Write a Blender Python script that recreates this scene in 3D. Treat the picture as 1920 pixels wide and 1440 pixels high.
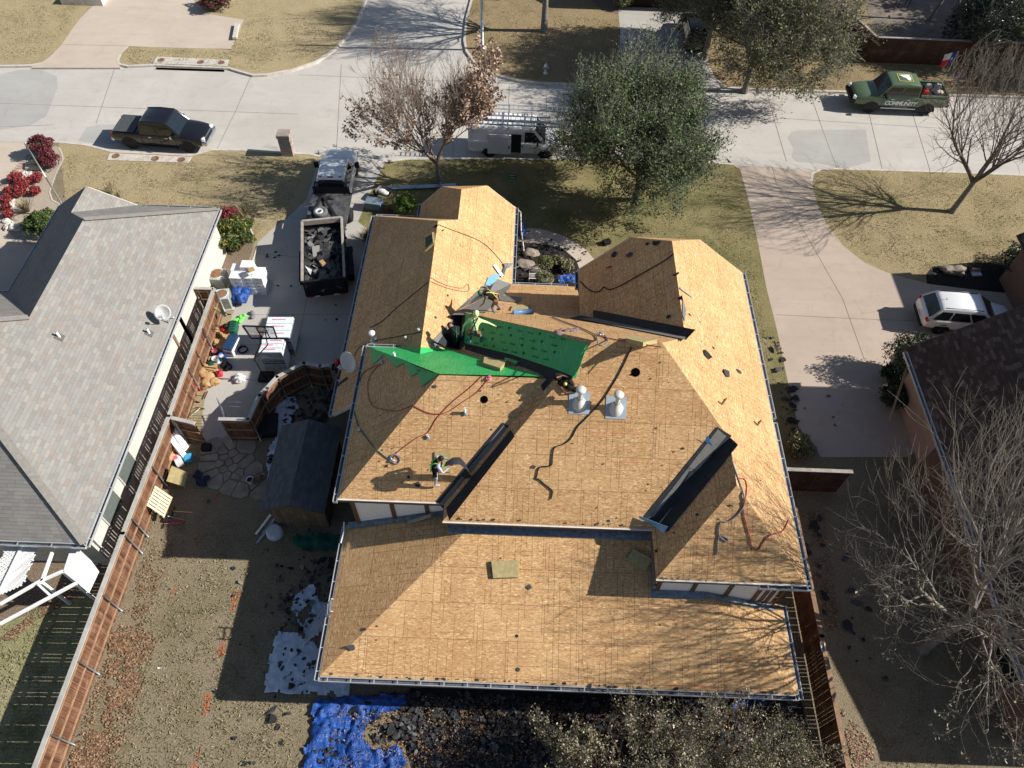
import bpy, bmesh, math, random
from mathutils import Vector, Matrix
R_ = math.radians
sc = bpy.context.scene
for o in list(bpy.data.objects): bpy.data.objects.remove(o)
# ---------------------------------------------------------------- camera, sky, sun, exposure
H = 29.3; F = 1386.6
PITCH, ROLL, YAW = R_(53.885), R_(1.562), R_(0.678)
_f = Vector((0, math.cos(PITCH), -math.sin(PITCH))); _r = Vector((1, 0, 0)); _u = _r.cross(_f)
_r2 = math.cos(ROLL)*_r + math.sin(ROLL)*_u; _u2 = -math.sin(ROLL)*_r + math.cos(ROLL)*_u
_Z = Matrix.Rotation(YAW, 3, 'Z')
CR, CU, CF = _Z@_r2, _Z@_u2, _Z@_f
CAM = Vector((0, 0, H))
cd = bpy.data.cameras.new('camera'); cam = bpy.data.objects.new('camera', cd); sc.collection.objects.link(cam)
m = Matrix((CR, CU, -CF)).transposed().to_4x4(); m.translation = CAM; cam.matrix_world = m
cd.sensor_fit = 'HORIZONTAL'; cd.sensor_width = 36; cd.lens = 36*F/1920; cd.clip_start = .1; cd.clip_end = 2000
sc.camera = cam
SUN_EL, SUN_AZ = 33.4, 1.6     # elevation; azimuth measured from +x towards +y
w = bpy.data.worlds.new('World'); sc.world = w; w.use_nodes = True
nt = w.node_tree; sk = nt.nodes.new('ShaderNodeTexSky'); sk.sky_type = 'NISHITA'; sk.sun_disc = False
sk.sun_elevation = R_(SUN_EL); sk.sun_rotation = R_(90-SUN_AZ); sk.air_density = 1.0; sk.dust_density = .6
bg = nt.nodes['Background']; bg.inputs[1].default_value = .062; nt.links.new(sk.outputs[0], bg.inputs[0])
sd = bpy.data.lights.new('sun', 'SUN'); sd.energy = 5.0; sd.angle = R_(.5); sd.color = (1, .955, .88)
so = bpy.data.objects.new('sun', sd); sc.collection.objects.link(so)
sv = Vector((math.cos(R_(SUN_EL))*math.cos(R_(SUN_AZ)), math.cos(R_(SUN_EL))*math.sin(R_(SUN_AZ)), math.sin(R_(SUN_EL))))
so.rotation_euler = sv.to_track_quat('Z', 'Y').to_euler(); so.location = (30, 0, 60)
vs = sc.view_settings; vs.view_transform = 'Standard'; vs.look = 'None'; vs.gamma = 1; vs.exposure = .46; vs.use_curve_mapping = False

# ---------------------------------------------------------------- measuring helpers
def ray(x, y): return (x-960)*CR/F - (y-720)*CU/F + CF
def P(x, y, z=0.0):
    d = ray(x, y); t = (z-H)/d.z; return CAM + t*d
def PX(x, y, X):
    d = ray(x, y); return CAM + d*(X/d.x)
def PP(x, y, p, n, off=0.0):
    d = ray(x, y); n = Vector(n).normalized(); p = Vector(p)+n*off
    return CAM + d*((p-CAM).dot(n)/d.dot(n))
V = Vector
# ---------------------------------------------------------------- mesh builder
class MB:
    def __init__(s): s.v = []; s.f = []; s.m = []; s.uv = []; s.sm = []
    def face(s, pts, m=0, uv=None, sm=False):
        i = len(s.v); s.v += [tuple(p) for p in pts]; s.f.append(tuple(range(i, i+len(pts)))); s.m.append(m); s.uv.append(uv); s.sm.append(sm); return s
    def grid(s, rows, m=0, closed=False, sm=True, uv=None):
        i = len(s.v); n = len(rows[0])
        for r in rows: s.v += [tuple(p) for p in r]
        for a in range(len(rows)-1):
            for b in range(n if closed else n-1):
                c = (b+1) % n
                s.f.append((i+a*n+b, i+a*n+c, i+(a+1)*n+c, i+(a+1)*n+b)); s.m.append(m); s.sm.append(sm)
                s.uv.append(None)
        return s
    def box(s, c, d, rz=0.0, m=0, rx=0.0, ry=0.0, taper=1.0):
        c = V(c); M_ = Matrix.Rotation(rz, 3, 'Z')@Matrix.Rotation(ry, 3, 'Y')@Matrix.Rotation(rx, 3, 'X')
        i = len(s.v)
        for z in (-1, 1):
            k = taper if z > 0 else 1
            for x, y in ((-1, -1), (1, -1), (1, 1), (-1, 1)):
                s.v.append(tuple(c+M_@V((x*d[0]/2*k, y*d[1]/2*k, z*d[2]/2))))
        for f in ((3, 2, 1, 0), (4, 5, 6, 7), (0, 1, 5, 4), (1, 2, 6, 5), (2, 3, 7, 6), (3, 0, 4, 7)):
            s.f.append(tuple(i+k for k in f)); s.m.append(m); s.uv.append(None); s.sm.append(False)
        return s
    def beam(s, a, b, w, h, m=0, up=(0, 0, 1)):
        a = V(a); b = V(b); d = (b-a).normalized(); u = V(up); sd_ = d.cross(u)
        if sd_.length < 1e-4: sd_ = d.cross(V((0, 1, 0)))
        sd_.normalize(); u = sd_.cross(d).normalized(); i = len(s.v)
        for p in (a, b):
            for x, y in ((-1, -1), (1, -1), (1, 1), (-1, 1)): s.v.append(tuple(p+sd_*x*w/2+u*y*h/2))
        for f in ((3, 2, 1, 0), (4, 5, 6, 7), (0, 1, 5, 4), (1, 2, 6, 5), (2, 3, 7, 6), (3, 0, 4, 7)):
            s.f.append(tuple(i+k for k in f)); s.m.append(m); s.uv.append(None); s.sm.append(False)
        return s
    def tube(s, pts, r, n=6, m=0, cap=True, sm=True):
        pts = [V(p) for p in pts]; rs = r if isinstance(r, (list, tuple)) else [r]*len(pts); rows = []
        ref = V((0, 0, 1))
        for k, p in enumerate(pts):
            d = (pts[min(k+1, len(pts)-1)]-pts[max(k-1, 0)])
            if d.length < 1e-7: d = V((0, 0, 1))
            d.normalize()
            a = d.cross(ref)
            if a.length < .05: a = d.cross(V((1, 0, 0)))
            a.normalize(); b = d.cross(a)
            rows.append([p+(a*math.cos(2*math.pi*j/n)+b*math.sin(2*math.pi*j/n))*rs[k] for j in range(n)])
        i = len(s.v); s.grid(rows, m, True, sm)
        if cap:
            L = len(rows); s.f.append(tuple(i+j for j in range(n))); s.m.append(m); s.uv.append(None); s.sm.append(False)
            s.f.append(tuple(i+(L-1)*n+j for j in reversed(range(n)))); s.m.append(m); s.uv.append(None); s.sm.append(False)
        return s
    def lathe(s, prof, c=(0, 0, 0), n=16, m=0, axis='z', sm=True):
        c = V(c); rows = []
        for r, h in prof:
            row = []
            for j in range(n):
                a = 2*math.pi*j/n; x, y = r*math.cos(a), r*math.sin(a)
                row.append(c+(V((x, y, h)) if axis == 'z' else V((x, h, y)) if axis == 'y' else V((h, x, y))))
            rows.append(row)
        s.grid(rows, m, True, sm); return s
    def prism(s, poly, z0, z1, m=0, ms=None):
        ms = m if ms is None else ms
        n = len(poly); s.face([(p[0], p[1], z1) for p in poly], m); 
        for k in range(n):
            a, b = poly[k], poly[(k+1) % n]
            s.face([(a[0], a[1], z0), (b[0], b[1], z0), (b[0], b[1], z1), (a[0], a[1], z1)], ms)
        return s
    def plate(s, pts, t, m=0):
        pts = [V(p) for p in pts]; n = (pts[1]-pts[0]).cross(pts[2]-pts[0]).normalized()
        if n.z < 0: pts.reverse(); n = -n
        lo = [p-n*t for p in pts]; s.face(pts, m); s.face(lo[::-1], m)
        for k in range(len(pts)):
            j = (k+1) % len(pts); s.face([lo[k], lo[j], pts[j], pts[k]], m)
        return s
    def ico(s, c, r, m=0, sub=2, jit=0, sc_=(1, 1, 1), rnd=None, sm=True):
        bm = bmesh.new(); bmesh.ops.create_icosphere(bm, subdivisions=sub, radius=1); i = len(s.v); c = V(c)
        for v in bm.verts:
            k = 1+(rnd.uniform(-jit, jit) if rnd else 0)
            s.v.append((c.x+v.co.x*r*sc_[0]*k, c.y+v.co.y*r*sc_[1]*k, c.z+v.co.z*r*sc_[2]*k))
        for f in bm.faces: s.f.append(tuple(i+v.index for v in f.verts)); s.m.append(m); s.uv.append(None); s.sm.append(sm)
        bm.free(); return s
    def xform(s, M_): s.v = [tuple(M_@V(p)) for p in s.v]; return s
    def build(s, name, mats, parent=None, label=None, cat=None, group=None, kind=None, origin=None, bevel=0, merge=False):
        me = bpy.data.meshes.new(name)
        mats = mats if isinstance(mats, (list, tuple)) else [mats]
        vv = s.v
        if parent is None and kind is None:
            if origin is None:
                xs = [p[0] for p in vv]; ys = [p[1] for p in vv]; zs = [p[2] for p in vv]
                origin = V(((min(xs)+max(xs))/2, (min(ys)+max(ys))/2, min(zs)))
            o3 = V(origin); vv = [(p[0]-o3.x, p[1]-o3.y, p[2]-o3.z) for p in vv]
        me.from_pydata(vv, [], s.f)
        for mt in mats: me.materials.append(mt)
        me.polygons.foreach_set('material_index', s.m); me.polygons.foreach_set('use_smooth', s.sm)
        if any(u is not None for u in s.uv):
            ul = me.uv_layers.new(name='UVMap')
            for p, u in zip(me.polygons, s.uv):
                if u is not None:
                    for li, q in zip(p.loop_indices, u): ul.data[li].uv = q
        me.update()
        o = bpy.data.objects.new(name, me); sc.collection.objects.link(o)
        if merge:
            bm = bmesh.new(); bm.from_mesh(me); bmesh.ops.remove_doubles(bm, verts=bm.verts, dist=.004); bm.to_mesh(me); bm.free()
        if bevel:
            b = o.modifiers.new('bevel', 'BEVEL'); b.width = bevel; b.segments = 3 if merge else 2; b.limit_method = 'ANGLE'; b.angle_limit = R_(24 if merge else 35)
        if parent is not None:
            o.parent = parent
            if parent.get('_w') is not None: o.matrix_parent_inverse = Matrix.Translation(-V(parent['_w']))
        elif kind is None: o.location = origin
        if label: o['label'] = label
        if cat and parent is None: o['category'] = cat
        if group and parent is None: o['group'] = group
        if kind: o['kind'] = kind
        return o
def thing(name, label, cat, loc=(0, 0, 0), rz=0.0, group=None, world=False):
    o = bpy.data.objects.new(name, None); sc.collection.objects.link(o); o.location = loc; o.rotation_euler.z = rz
    o['label'] = label; o['category'] = cat
    if group: o['group'] = group
    if world: o['_w'] = tuple(loc)        # children are given in world coordinates
    o.empty_display_size = .2
    return o
def dup(root, loc, rz, label):
    r = root.copy(); sc.collection.objects.link(r); r.location = loc; r.rotation_euler.z = rz; r['label'] = label
    for ch in list(root.children):
        c = ch.copy(); sc.collection.objects.link(c); c.parent = r
        for g in list(ch.children):
            d = g.copy(); sc.collection.objects.link(d); d.parent = c
    return r
# ---------------------------------------------------------------- node helpers
class X:
    def __init__(s, t, k): s.t = t; s.k = k
    def op(s, o, b=None, c=None, r=False):
        n = s.t.nodes.new('ShaderNodeMath'); n.operation = o
        L = [s, b] if not r else [b, s]
        if c is not None: L.append(c)
        for i, q in enumerate(L):
            if q is None: continue
            if isinstance(q, X): s.t.links.new(q.k, n.inputs[i])
            else: n.inputs[i].default_value = q
        return X(s.t, n.outputs[0])
    def __add__(s, b): return s.op('ADD', b)
    def __sub__(s, b): return s.op('SUBTRACT', b)
    def __mul__(s, b): return s.op('MULTIPLY', b)
    def __truediv__(s, b): return s.op('DIVIDE', b)
    def fl(s): return s.op('FLOOR')
    def fr(s): return s.op('FRACT')
    def lt(s, b): return s.op('LESS_THAN', b)
    def gt(s, b): return s.op('GREATER_THAN', b)
class MT:
    def __init__(s, name, rough=.8, metal=0.0, spec=.3):
        s.m = bpy.data.materials.new(name); s.m.use_nodes = True; s.t = s.m.node_tree
        s.b = s.t.nodes['Principled BSDF']; s.b.inputs['Roughness'].default_value = rough; s.b.inputs['Metallic'].default_value = metal
        s.b.inputs['Specular IOR Level'].default_value = spec
    def coord(s, kind='Object', scale=None, rot=0):
        n = s.t.nodes.new('ShaderNodeTexCoord'); k = n.outputs[kind]
        if scale or rot:
            mp = s.t.nodes.new('ShaderNodeMapping'); s.t.links.new(k, mp.inputs[0])
            if scale: mp.inputs['Scale'].default_value = scale
            mp.inputs['Rotation'].default_value = (0, 0, rot); k = mp.outputs[0]
        return k
    def uv(s):
        sp = s.t.nodes.new('ShaderNodeSeparateXYZ'); s.t.links.new(s.coord('UV'), sp.inputs[0]); return X(s.t, sp.outputs[0]), X(s.t, sp.outputs[1])
    def xyz(s, kind='Object'):
        sp = s.t.nodes.new('ShaderNodeSeparateXYZ'); s.t.links.new(s.coord(kind), sp.inputs[0]); return [X(s.t, sp.outputs[i]) for i in range(3)]
    def white(s, a, b):
        c = s.t.nodes.new('ShaderNodeCombineXYZ'); s.t.links.new(a.k, c.inputs[0]); s.t.links.new(b.k, c.inputs[1])
        n = s.t.nodes.new('ShaderNodeTexWhiteNoise'); n.noise_dimensions = '2D'; s.t.links.new(c.outputs[0], n.inputs['Vector']); return X(s.t, n.outputs['Value'])
    def noise(s, k, scale, detail=3, rough=.55, dist=0):
        n = s.t.nodes.new('ShaderNodeTexNoise'); s.t.links.new(k, n.inputs['Vector']); n.inputs['Scale'].default_value = scale
        n.inputs['Detail'].default_value = detail; n.inputs['Roughness'].default_value = rough; n.inputs['Distortion'].default_value = dist; return X(s.t, n.outputs[0])
    def vor(s, k, scale, feat='F1', out='Color'):
        n = s.t.nodes.new('ShaderNodeTexVoronoi'); n.feature = feat; s.t.links.new(k, n.inputs['Vector']); n.inputs['Scale'].default_value = scale
        if out == 'Color':
            sp = s.t.nodes.new('ShaderNodeSeparateColor'); s.t.links.new(n.outputs['Color'], sp.inputs[0]); return X(s.t, sp.outputs[0])
        return X(s.t, n.outputs[out])
    def ramp(s, f, stops, const=False):
        n = s.t.nodes.new('ShaderNodeValToRGB'); e = n.color_ramp.elements
        if const: n.color_ramp.interpolation = 'CONSTANT'
        while len(e) < len(stops): e.new(.5)
        for q, (p, c) in zip(e, stops): q.position = p; q.color = (*c, 1) if not isinstance(c, float) else (c, c, c, 1)
        s.t.links.new(f.k, n.inputs[0]); return X(s.t, n.outputs[0])
    def mix(s, f, a, b, mode='MIX'):
        n = s.t.nodes.new('ShaderNodeMix'); n.data_type = 'RGBA'; n.blend_type = mode
        for i, q in ((0, f), (6, a), (7, b)):
            if isinstance(q, X): s.t.links.new(q.k, n.inputs[i])
            elif i == 0: n.inputs[0].default_value = q
            else: n.inputs[i].default_value = (*q, 1)
        return X(s.t, n.outputs[2])
    def out(s, col, bump=None, bs=.3, bd=.02, rough=None):
        if isinstance(col, X): s.t.links.new(col.k, s.b.inputs['Base Color'])
        else: s.b.inputs['Base Color'].default_value = (*col, 1)
        if bump is not None:
            n = s.t.nodes.new('ShaderNodeBump'); n.inputs['Strength'].default_value = bs; n.inputs['Distance'].default_value = bd
            s.t.links.new(bump.k, n.inputs['Height']); s.t.links.new(n.outputs[0], s.b.inputs['Normal'])
        if rough is not None: s.t.links.new(rough.k, s.b.inputs['Roughness'])
        return s.m
def plain(name, c, rough=.7, metal=0.0, var=.12, scale=6.0, spec=.3, bump=0):
    a = MT(name, rough, metal, spec); k = a.coord(); n = a.noise(k, scale, 4)
    c1 = tuple(max(0, q*(1-var)) for q in c); c2 = tuple(min(1, q*(1+var)) for q in c)
    col = a.ramp(n, [(.3, c1), (.7, c2)])
    return a.out(col, n if bump else None, bump, .02)
def grass(name, base, dry, green, gr=.45, sc1=.35, dark=.35):
    a = MT(name, .95, 0, .1); k = a.coord()
    big = a.noise(k, sc1, 4, .6, .5); mid = a.noise(k, 2.2, 4, .65); fine = a.noise(k, 14, 3, .8); fib = a.noise(a.coord('Object', (1, 1.6, 1)), 38, 2, .7)
    c = a.mix(a.ramp(big, [(gr-.1, 0.0), (gr+.22, 1.0)]), dry, green)
    c = a.mix(a.ramp(mid, [(.38, 0.0), (.68, 1.0)])*.6, c, base)
    soil = a.noise(k, .9, 6, .72, .6); c = a.mix(a.ramp(soil, [(.56, 0.0), (.72, 1.0)])*.45, c, tuple(q*.62 for q in base)); c = a.mix(a.ramp(soil, [(.28, 1.0), (.42, 0.0)])*.35, c, tuple(min(1, q*1.25) for q in dry))
    v = (fine-.5)*1.5+(fib-.5)*1.3+(mid-.5)*.5+.5
    c = a.mix(a.ramp(v, [(.18, 1.0), (.55, 0.0)])*.75, c, tuple(q*dark for q in base))
    c = a.mix(a.ramp(v, [(.62, 0.0), (1.0, 1.0)])*.5, c, tuple(min(1, q*1.5) for q in dry))
    return a.out(c, v, .9, .05)
def concrete(name, c1, c2, c3=None, stain=(.3, .25, .2)):
    a = MT(name, .9, 0, .2); k = a.coord(); big = a.noise(k, .22, 5, .6, .8); mid = a.noise(a.coord('Object', (.25, 1.2, 1)), 1.1, 5, .6); fine = a.noise(k, 40, 2, .7)
    c = a.mix(a.ramp(big, [(.35, 0.0), (.65, 1.0)]), c1, c2)
    c = a.mix(a.ramp(mid, [(.45, 0.0), (.75, 1.0)])*.45, c, c3 or c1)
    c = a.mix(a.ramp(a.noise(k, .8, 6, .7, 1), [(.52, 0.0), (.8, 1.0)])*.4, c, stain)
    c = a.mix(a.ramp(a.noise(a.coord('Object', (.12, 2.2, 1)), 1.3, 4, .7), [(.55, 0.0), (.8, 1.0)])*.3, c, tuple(q*.7 for q in c1))
    ck = a.vor(k, .38, 'DISTANCE_TO_EDGE', 'Distance'); wv = a.noise(k, .5, 2).gt(.53); c = a.mix((ck+(a.noise(k, 3, 4)-.5)*.03).lt(.003)*wv*.35, c, stain)
    c = a.mix(a.ramp(fine, [(.3, 1.0), (.6, 0.0)])*.22, c, tuple(q*.6 for q in c1))
    return a.out(c, fine, .25, .01)
def osb(name, seedshift=0.0):
    a = MT(name, .8, 0, .2); u, v = a.uv(); uvk = a.coord('UV')
    row = (v/1.22).fl(); off = (row*.5).fr()*2.44; col = ((u+off)/2.44).fl()
    tone = a.white(col+seedshift, row)
    f1 = a.vor(a.coord('UV', (12, 38, 1), .25), 1); f2 = a.vor(a.coord('UV', (11, 34, 1), -.5), 1); f3 = a.vor(a.coord('UV', (30, 12, 1), .2), 1)
    nz = a.noise(uvk, 1.3, 4, .6)
    s_ = f1*.42+f2*.38+f3*.2
    c = a.ramp(s_, [(.12, (.37, .185, .078)), (.38, (.51, .295, .137)), (.6, (.60, .378, .182)), (.88, (.77, .55, .305))])
    c = a.mix(a.ramp(tone, [(0, 0.0), (.5, 0.0), (1, 1.0)])*.3, c, (.68, .44, .22)); c = a.mix(a.ramp(tone, [(0, 1.0), (.4, 0.0), (1, 0.0)])*.28, c, (.45, .25, .105))
    c = a.mix(a.ramp(nz, [(.35, 1.0), (.6, 0.0)])*.35, c, (.43, .235, .10)); c = a.mix(a.ramp(a.noise(uvk, .45, 5, .65, .7), [(.52, 0.0), (.72, 1.0)])*.3, c, (.36, .21, .11))
    c = a.mix(f2.gt(.95)*.45, c, (.86, .62, .34)); c = a.mix(f1.lt(.04)*.35, c, (.26, .11, .035))
    # panel joints
    e = .014
    vj = ((v/1.22).fr()).lt(e/1.22); hj = (((u+off)/2.44).fr()).lt(e/2.44)
    c = a.mix(vj.op('MAXIMUM', hj)*.85, c, (.16, .07, .03))
    # weathered stain lines left by the old shingle courses
    cu = (u/.203).fl(); seg = (v/1.22+a.white(cu, cu*0+3.1)).fl()
    on = a.white(cu, seg).lt(.42); ln = ((u/.203).fr()).lt(.075)
    wob = a.noise(a.coord('UV', (3, 9, 1)), 3, 2).gt(.42)
    c = a.mix(on*ln*wob*.8, c, (.10, .055, .03))
    rv = (v/.143).fl(); sg = (u/1.6+a.white(rv, rv*0+7.7)).fl(); on2 = a.white(rv+31, sg).lt(.27)
    c = a.mix(on2*((v/.143).fr()).lt(.10)*a.noise(a.coord('UV', (9, 3, 1)), 2, 2).gt(.4)*.6, c, (.14, .07, .03))
    on3 = a.white(rv+77, sg+5).lt(.015); c = a.mix(on3*((v/.143).fr()).lt(.16)*.55, c, (.55, .07, .02))
    # nail heads and torn felt specks
    sp = a.vor(uvk, 6.5, 'F1', 'Distance'); sr = a.vor(uvk, 6.5)
    c = a.mix(sp.lt(.085)*sr.gt(.72)*.85, c, (.04, .035, .035))
    return a.out(c, s_, .25, .004)
def shingle(name, cols, w_=.30, h_=.145, dark=.25, gap=.07):
    a = MT(name, .95, 0, .1); u, v = a.uv(); row = (v/h_).fl(); off = a.white(row, row*0+2.3)
    cu = u/w_+off; col = cu.fl(); r = a.white(col, row); n = len(cols)
    c = a.ramp(r, [(i/n, q) for i, q in enumerate(cols)], True)
    big = a.noise(a.coord('UV'), .5, 4); fine = a.noise(a.coord('UV'), 45, 2, .8)
    c = a.mix(a.ramp(fine, [(.3, 1.0), (.65, 0.0)])*.35, c, tuple(q*.5 for q in cols[0]))
    c = a.mix(a.ramp(big, [(.3, 1.0), (.6, 0.0)])*.18, c, tuple(q*.7 for q in cols[0]))
    fv = (v/h_).fr(); tab = a.white(col+9, row).gt(.5)
    edge = fv.lt(gap)+(cu.fr()).lt(.03)*tab
    c = a.mix(edge.op('MINIMUM', 1.0)*.6, c, tuple(q*dark for q in cols[0]))
    return a.out(c, (fv*-.6+1.0)+tab*.4+fine*.3, .6, .012)
def brick(name, c1, c2, mortar, sc_=1.0, kind='UV'):
    a = MT(name, .9, 0, .15); n = a.t.nodes.new('ShaderNodeTexBrick'); a.t.links.new(a.coord(kind), n.inputs[0])
    n.inputs['Color1'].default_value = (*c1, 1); n.inputs['Color2'].default_value = (*c2, 1); n.inputs['Mortar'].default_value = (*mortar, 1)
    n.inputs['Scale'].default_value = 1; n.inputs['Mortar Size'].default_value = .012; n.inputs['Brick Width'].default_value = .21*sc_; n.inputs['Row Height'].default_value = .075*sc_
    q = a.noise(a.coord(kind), 9, 4, .7)
    c = a.mix(a.ramp(q, [(.3, 1.0), (.65, 0.0)])*.3, X(a.t, n.outputs[0]), tuple(k*.6 for k in c1))
    return a.out(c, X(a.t, n.outputs[1]), -.3, .01)
def planks(name, c1, c2, c3, wdt=.14, kind='UV', rough=.85):
    a = MT(name, rough, 0, .2); u, v = a.uv() if kind == 'UV' else a.xyz()[:2]
    col = (u/wdt).fl(); r = a.white(col, col*0+1.7)
    c = a.ramp(r, [(0, c1), (.5, c2), (1, c3)])
    gr = a.noise(a.coord(kind, (22, 1.4, 1)), 1.0, 5, .65); st = a.noise(a.coord(kind, (1, 1, 1)), 1.7, 4, .6)
    c = a.mix(a.ramp(gr, [(.38, 1.0), (.6, 0.0)])*.5, c, tuple(q*.35 for q in c1))
    c = a.mix(a.ramp(st, [(.5, 0.0), (.72, 1.0)])*.45, c, tuple(min(1, q*1.5+.06) for q in c3))
    c = a.mix((u/wdt).fr().lt(.06)*.85, c, (.015, .01, .008))
    return a.out(c, gr, .3, .01)
M = {}
M['osb'] = osb('osb_sheathing'); M['osb2'] = osb('osb_sheathing_low', 17.3)
M['edge'] = plain('osb_edge', (.52, .33, .16), .8, 0, .3, 12)
M['street'] = concrete('street_concrete', (.50, .465, .42), (.56, .53, .485), (.45, .42, .38), (.33, .29, .25))
M['patch'] = concrete('street_patch', (.40, .39, .37), (.46, .45, .42), (.36, .34, .32))
M['drive'] = concrete('driveway_concrete', (.44, .415, .38), (.49, .465, .425), (.40, .38, .35))
M['drive_pink'] = concrete('pinkish_driveway', (.46, .37, .30), (.52, .425, .345), (.40, .32, .26), (.32, .24, .19))
M['drive_tan'] = concrete('tan_driveway', (.52, .44, .36), (.58, .49, .40), (.47, .39, .32), (.36, .28, .22))
M['curb'] = plain('curb_concrete', (.55, .50, .44), .9, 0, .15, 3)
M['joint'] = plain('joint', (.13, .115, .10), .95)
M['g_front'] = grass('lawn_dormant', (.40, .32, .18), (.56, .45, .27), (.33, .295, .14), .60)
M['g_mid'] = grass('lawn_green_tan', (.25, .21, .10), (.42, .345, .18), (.18, .19, .065), .45)
M['g_back'] = grass('lawn_back', (.245, .195, .125), (.39, .32, .215), (.19, .18, .085), .62)
M['g_north'] = grass('lawn_north', (.27, .20, .11), (.42, .32, .185), (.21, .185, .085), .6)
M['g_left'] = grass('lawn_left', (.38, .35, .19), (.48, .43, .26), (.32, .32, .14), .45)
M['g_right'] = grass('lawn_right', (.33, .26, .145), (.50, .395, .225), (.26, .235, .105), .56)
M['dirt'] = grass('dry_ground', (.25, .19, .12), (.36, .28, .19), (.22, .18, .10), .55)
M['mulch'] = plain('mulch', (.20, .15, .11), 1, 0, .5, 18, .1, .5)
M['gravel'] = plain('bed_gravel', (.40, .34, .27), 1, 0, .35, 22, .1, .5)
M['blackmulch'] = plain('black_mulch', (.035, .03, .028), 1, 0, .5, 25, .1, .5)
M['stone'] = plain('flagstone', (.29, .25, .20), .9, 0, .25, 2.5, .2, .3)
M['rock'] = plain('white_rock', (.62, .58, .52), .9, 0, .25, 5, .2, .6)
M['galv'] = plain('galvanised', (.42, .46, .50), .38, .75, .15, 3)
M['gutter'] = plain('gutter_metal', (.55, .56, .57), .4, .35, .12, 3)
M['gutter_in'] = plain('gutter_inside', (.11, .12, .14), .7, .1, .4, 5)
M['fascia'] = plain('fascia_white', (.68, .66, .62), .6)
M['white'] = plain('white_paint', (.78, .78, .77), .45, 0, .04, 2)
M['whitecard'] = plain('white_carton', (.80, .79, .79), .6, 0, .05, 4)
M['stucco'] = plain('stucco', (.80, .79, .78), .9, 0, .06, 8, .2, .15)
M['brownwood'] = plain('brown_trim', (.13, .075, .045), .7)
M['lead'] = plain('lead_flashing', (.20, .24, .28), .45, .5, .35, 6, .4, .4)
M['felt'] = plain('black_felt', (.022, .026, .032), .75, 0, .3, 4, .3, .2)
M['feltg'] = plain('grey_felt', (.17, .165, .155), .85, 0, .12, 5)
M['black'] = plain('matt_black', (.015, .015, .017), .6)
M['hole'] = plain('dark_hole', (.002, .002, .002), 1, spec=0)
M['green_under'] = None
_a = MT('green_underlayment', .45, 0, .35); _k = _a.coord('Object', (5.5, 1.0, 1.0)); _n = _a.noise(_k, 1.6, 5, .6, .8); _m = _a.noise(_a.coord(), .9, 4, .6)
M['green_under'] = _a.out(_a.mix(_a.ramp(_n, [(.35, 0.0), (.7, 1.0)])*.6, _a.mix(_a.ramp(_m, [(.4, 0.0), (.7, 1.0)]), (.022, .40, .10), (.05, .44, .15)), (.02, .31, .075)), _n, .6, .05)
M['mark'] = plain('print_black', (.008, .085, .03), .7)
M['foam'] = plain('foam_pad', (.42, .34, .17), .95, 0, .18, 7, .1, .3)
M['brick'] = brick('house_brick', (.16, .075, .055), (.11, .055, .045), (.22, .20, .18))
M['brick_w'] = brick('white_brick', (.70, .66, .60), (.60, .54, .48), (.54, .50, .45))
M['brick_r'] = brick('brown_brick', (.21, .125, .095), (.155, .085, .065), (.22, .17, .14))
M['shing_l'] = shingle('grey_shingles', [(.25, .24, .225), (.275, .265, .25), (.295, .285, .265), (.285, .245, .215), (.265, .26, .25), (.315, .30, .275), (.245, .232, .215), (.28, .27, .25)], gap=.05)
M['shing_r'] = shingle('brown_shingles', [(.085, .064, .056), (.10, .076, .067), (.075, .058, .052), (.165, .135, .12), (.09, .068, .06), (.12, .092, .08)], .26, .14)
M['shing_s'] = shingle('shed_shingles', [(.12, .125, .13), (.14, .145, .15), (.105, .11, .115)], .3, .14)
M['fence'] = planks('cedar_fence', (.12, .055, .032), (.18, .085, .048), (.25, .125, .075))
M['fence_d'] = planks('dark_fence', (.075, .038, .026), (.095, .048, .032), (.12, .06, .04))
M['cap'] = plain('grey_cap', (.42, .40, .37), .9, 0, .18, 2.5)
M['rail'] = plain('fence_rail', (.30, .185, .11), .85, 0, .25, 4)
M['woodtan'] = plain('tan_wood', (.62, .50, .30), .8, 0, .12, 5)
M['woodgrey'] = plain('grey_wood', (.36, .32, .28), .9, 0, .2, 5)
M['bark'] = plain('bark_grey', (.22, .20, .175), .95, 0, .35, 9, .1, .5)
M['twig'] = plain('twig_pale', (.215, .19, .16), .9, 0, .25, 3)
M['twigdark'] = plain('twig_dark', (.16, .13, .105), .95, 0, .3, 3)
M['twigbr'] = plain('twig_brown', (.25, .19, .15), .95, 0, .3, 3)
def leafmat(name, a_, b_, c_, rough=.6):
    a = MT(name, rough, 0, .35); oi = a.t.nodes.new('ShaderNodeNewGeometry'); r = X(a.t, oi.outputs['Random Per Island'])
    return a.out(a.ramp(r, [(0, a_), (.55, b_), (1, c_)]))
M['lf_oak'] = leafmat('oak_leaves', (.05, .088, .028), (.10, .155, .052), (.16, .22, .085), .8)
M['lf_oak2'] = leafmat('oak_leaves_olive', (.075, .085, .03), (.15, .16, .06), (.25, .25, .11), .75)
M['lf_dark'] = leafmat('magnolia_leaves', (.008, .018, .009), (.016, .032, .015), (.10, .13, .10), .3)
M['lf_brown'] = leafmat('dead_leaves', (.18, .10, .065), (.36, .24, .165), (.56, .44, .34))
M['lf_ground'] = leafmat('fallen_leaves', (.12, .06, .035), (.26, .15, .085), (.42, .29, .18))
M['lf_red'] = leafmat('red_leaves', (.11, .010, .018), (.27, .028, .04), (.42, .10, .08))
M['lf_maroon'] = leafmat('maroon_leaves', (.06, .010, .018), (.14, .025, .035), (.22, .06, .06))
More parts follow.
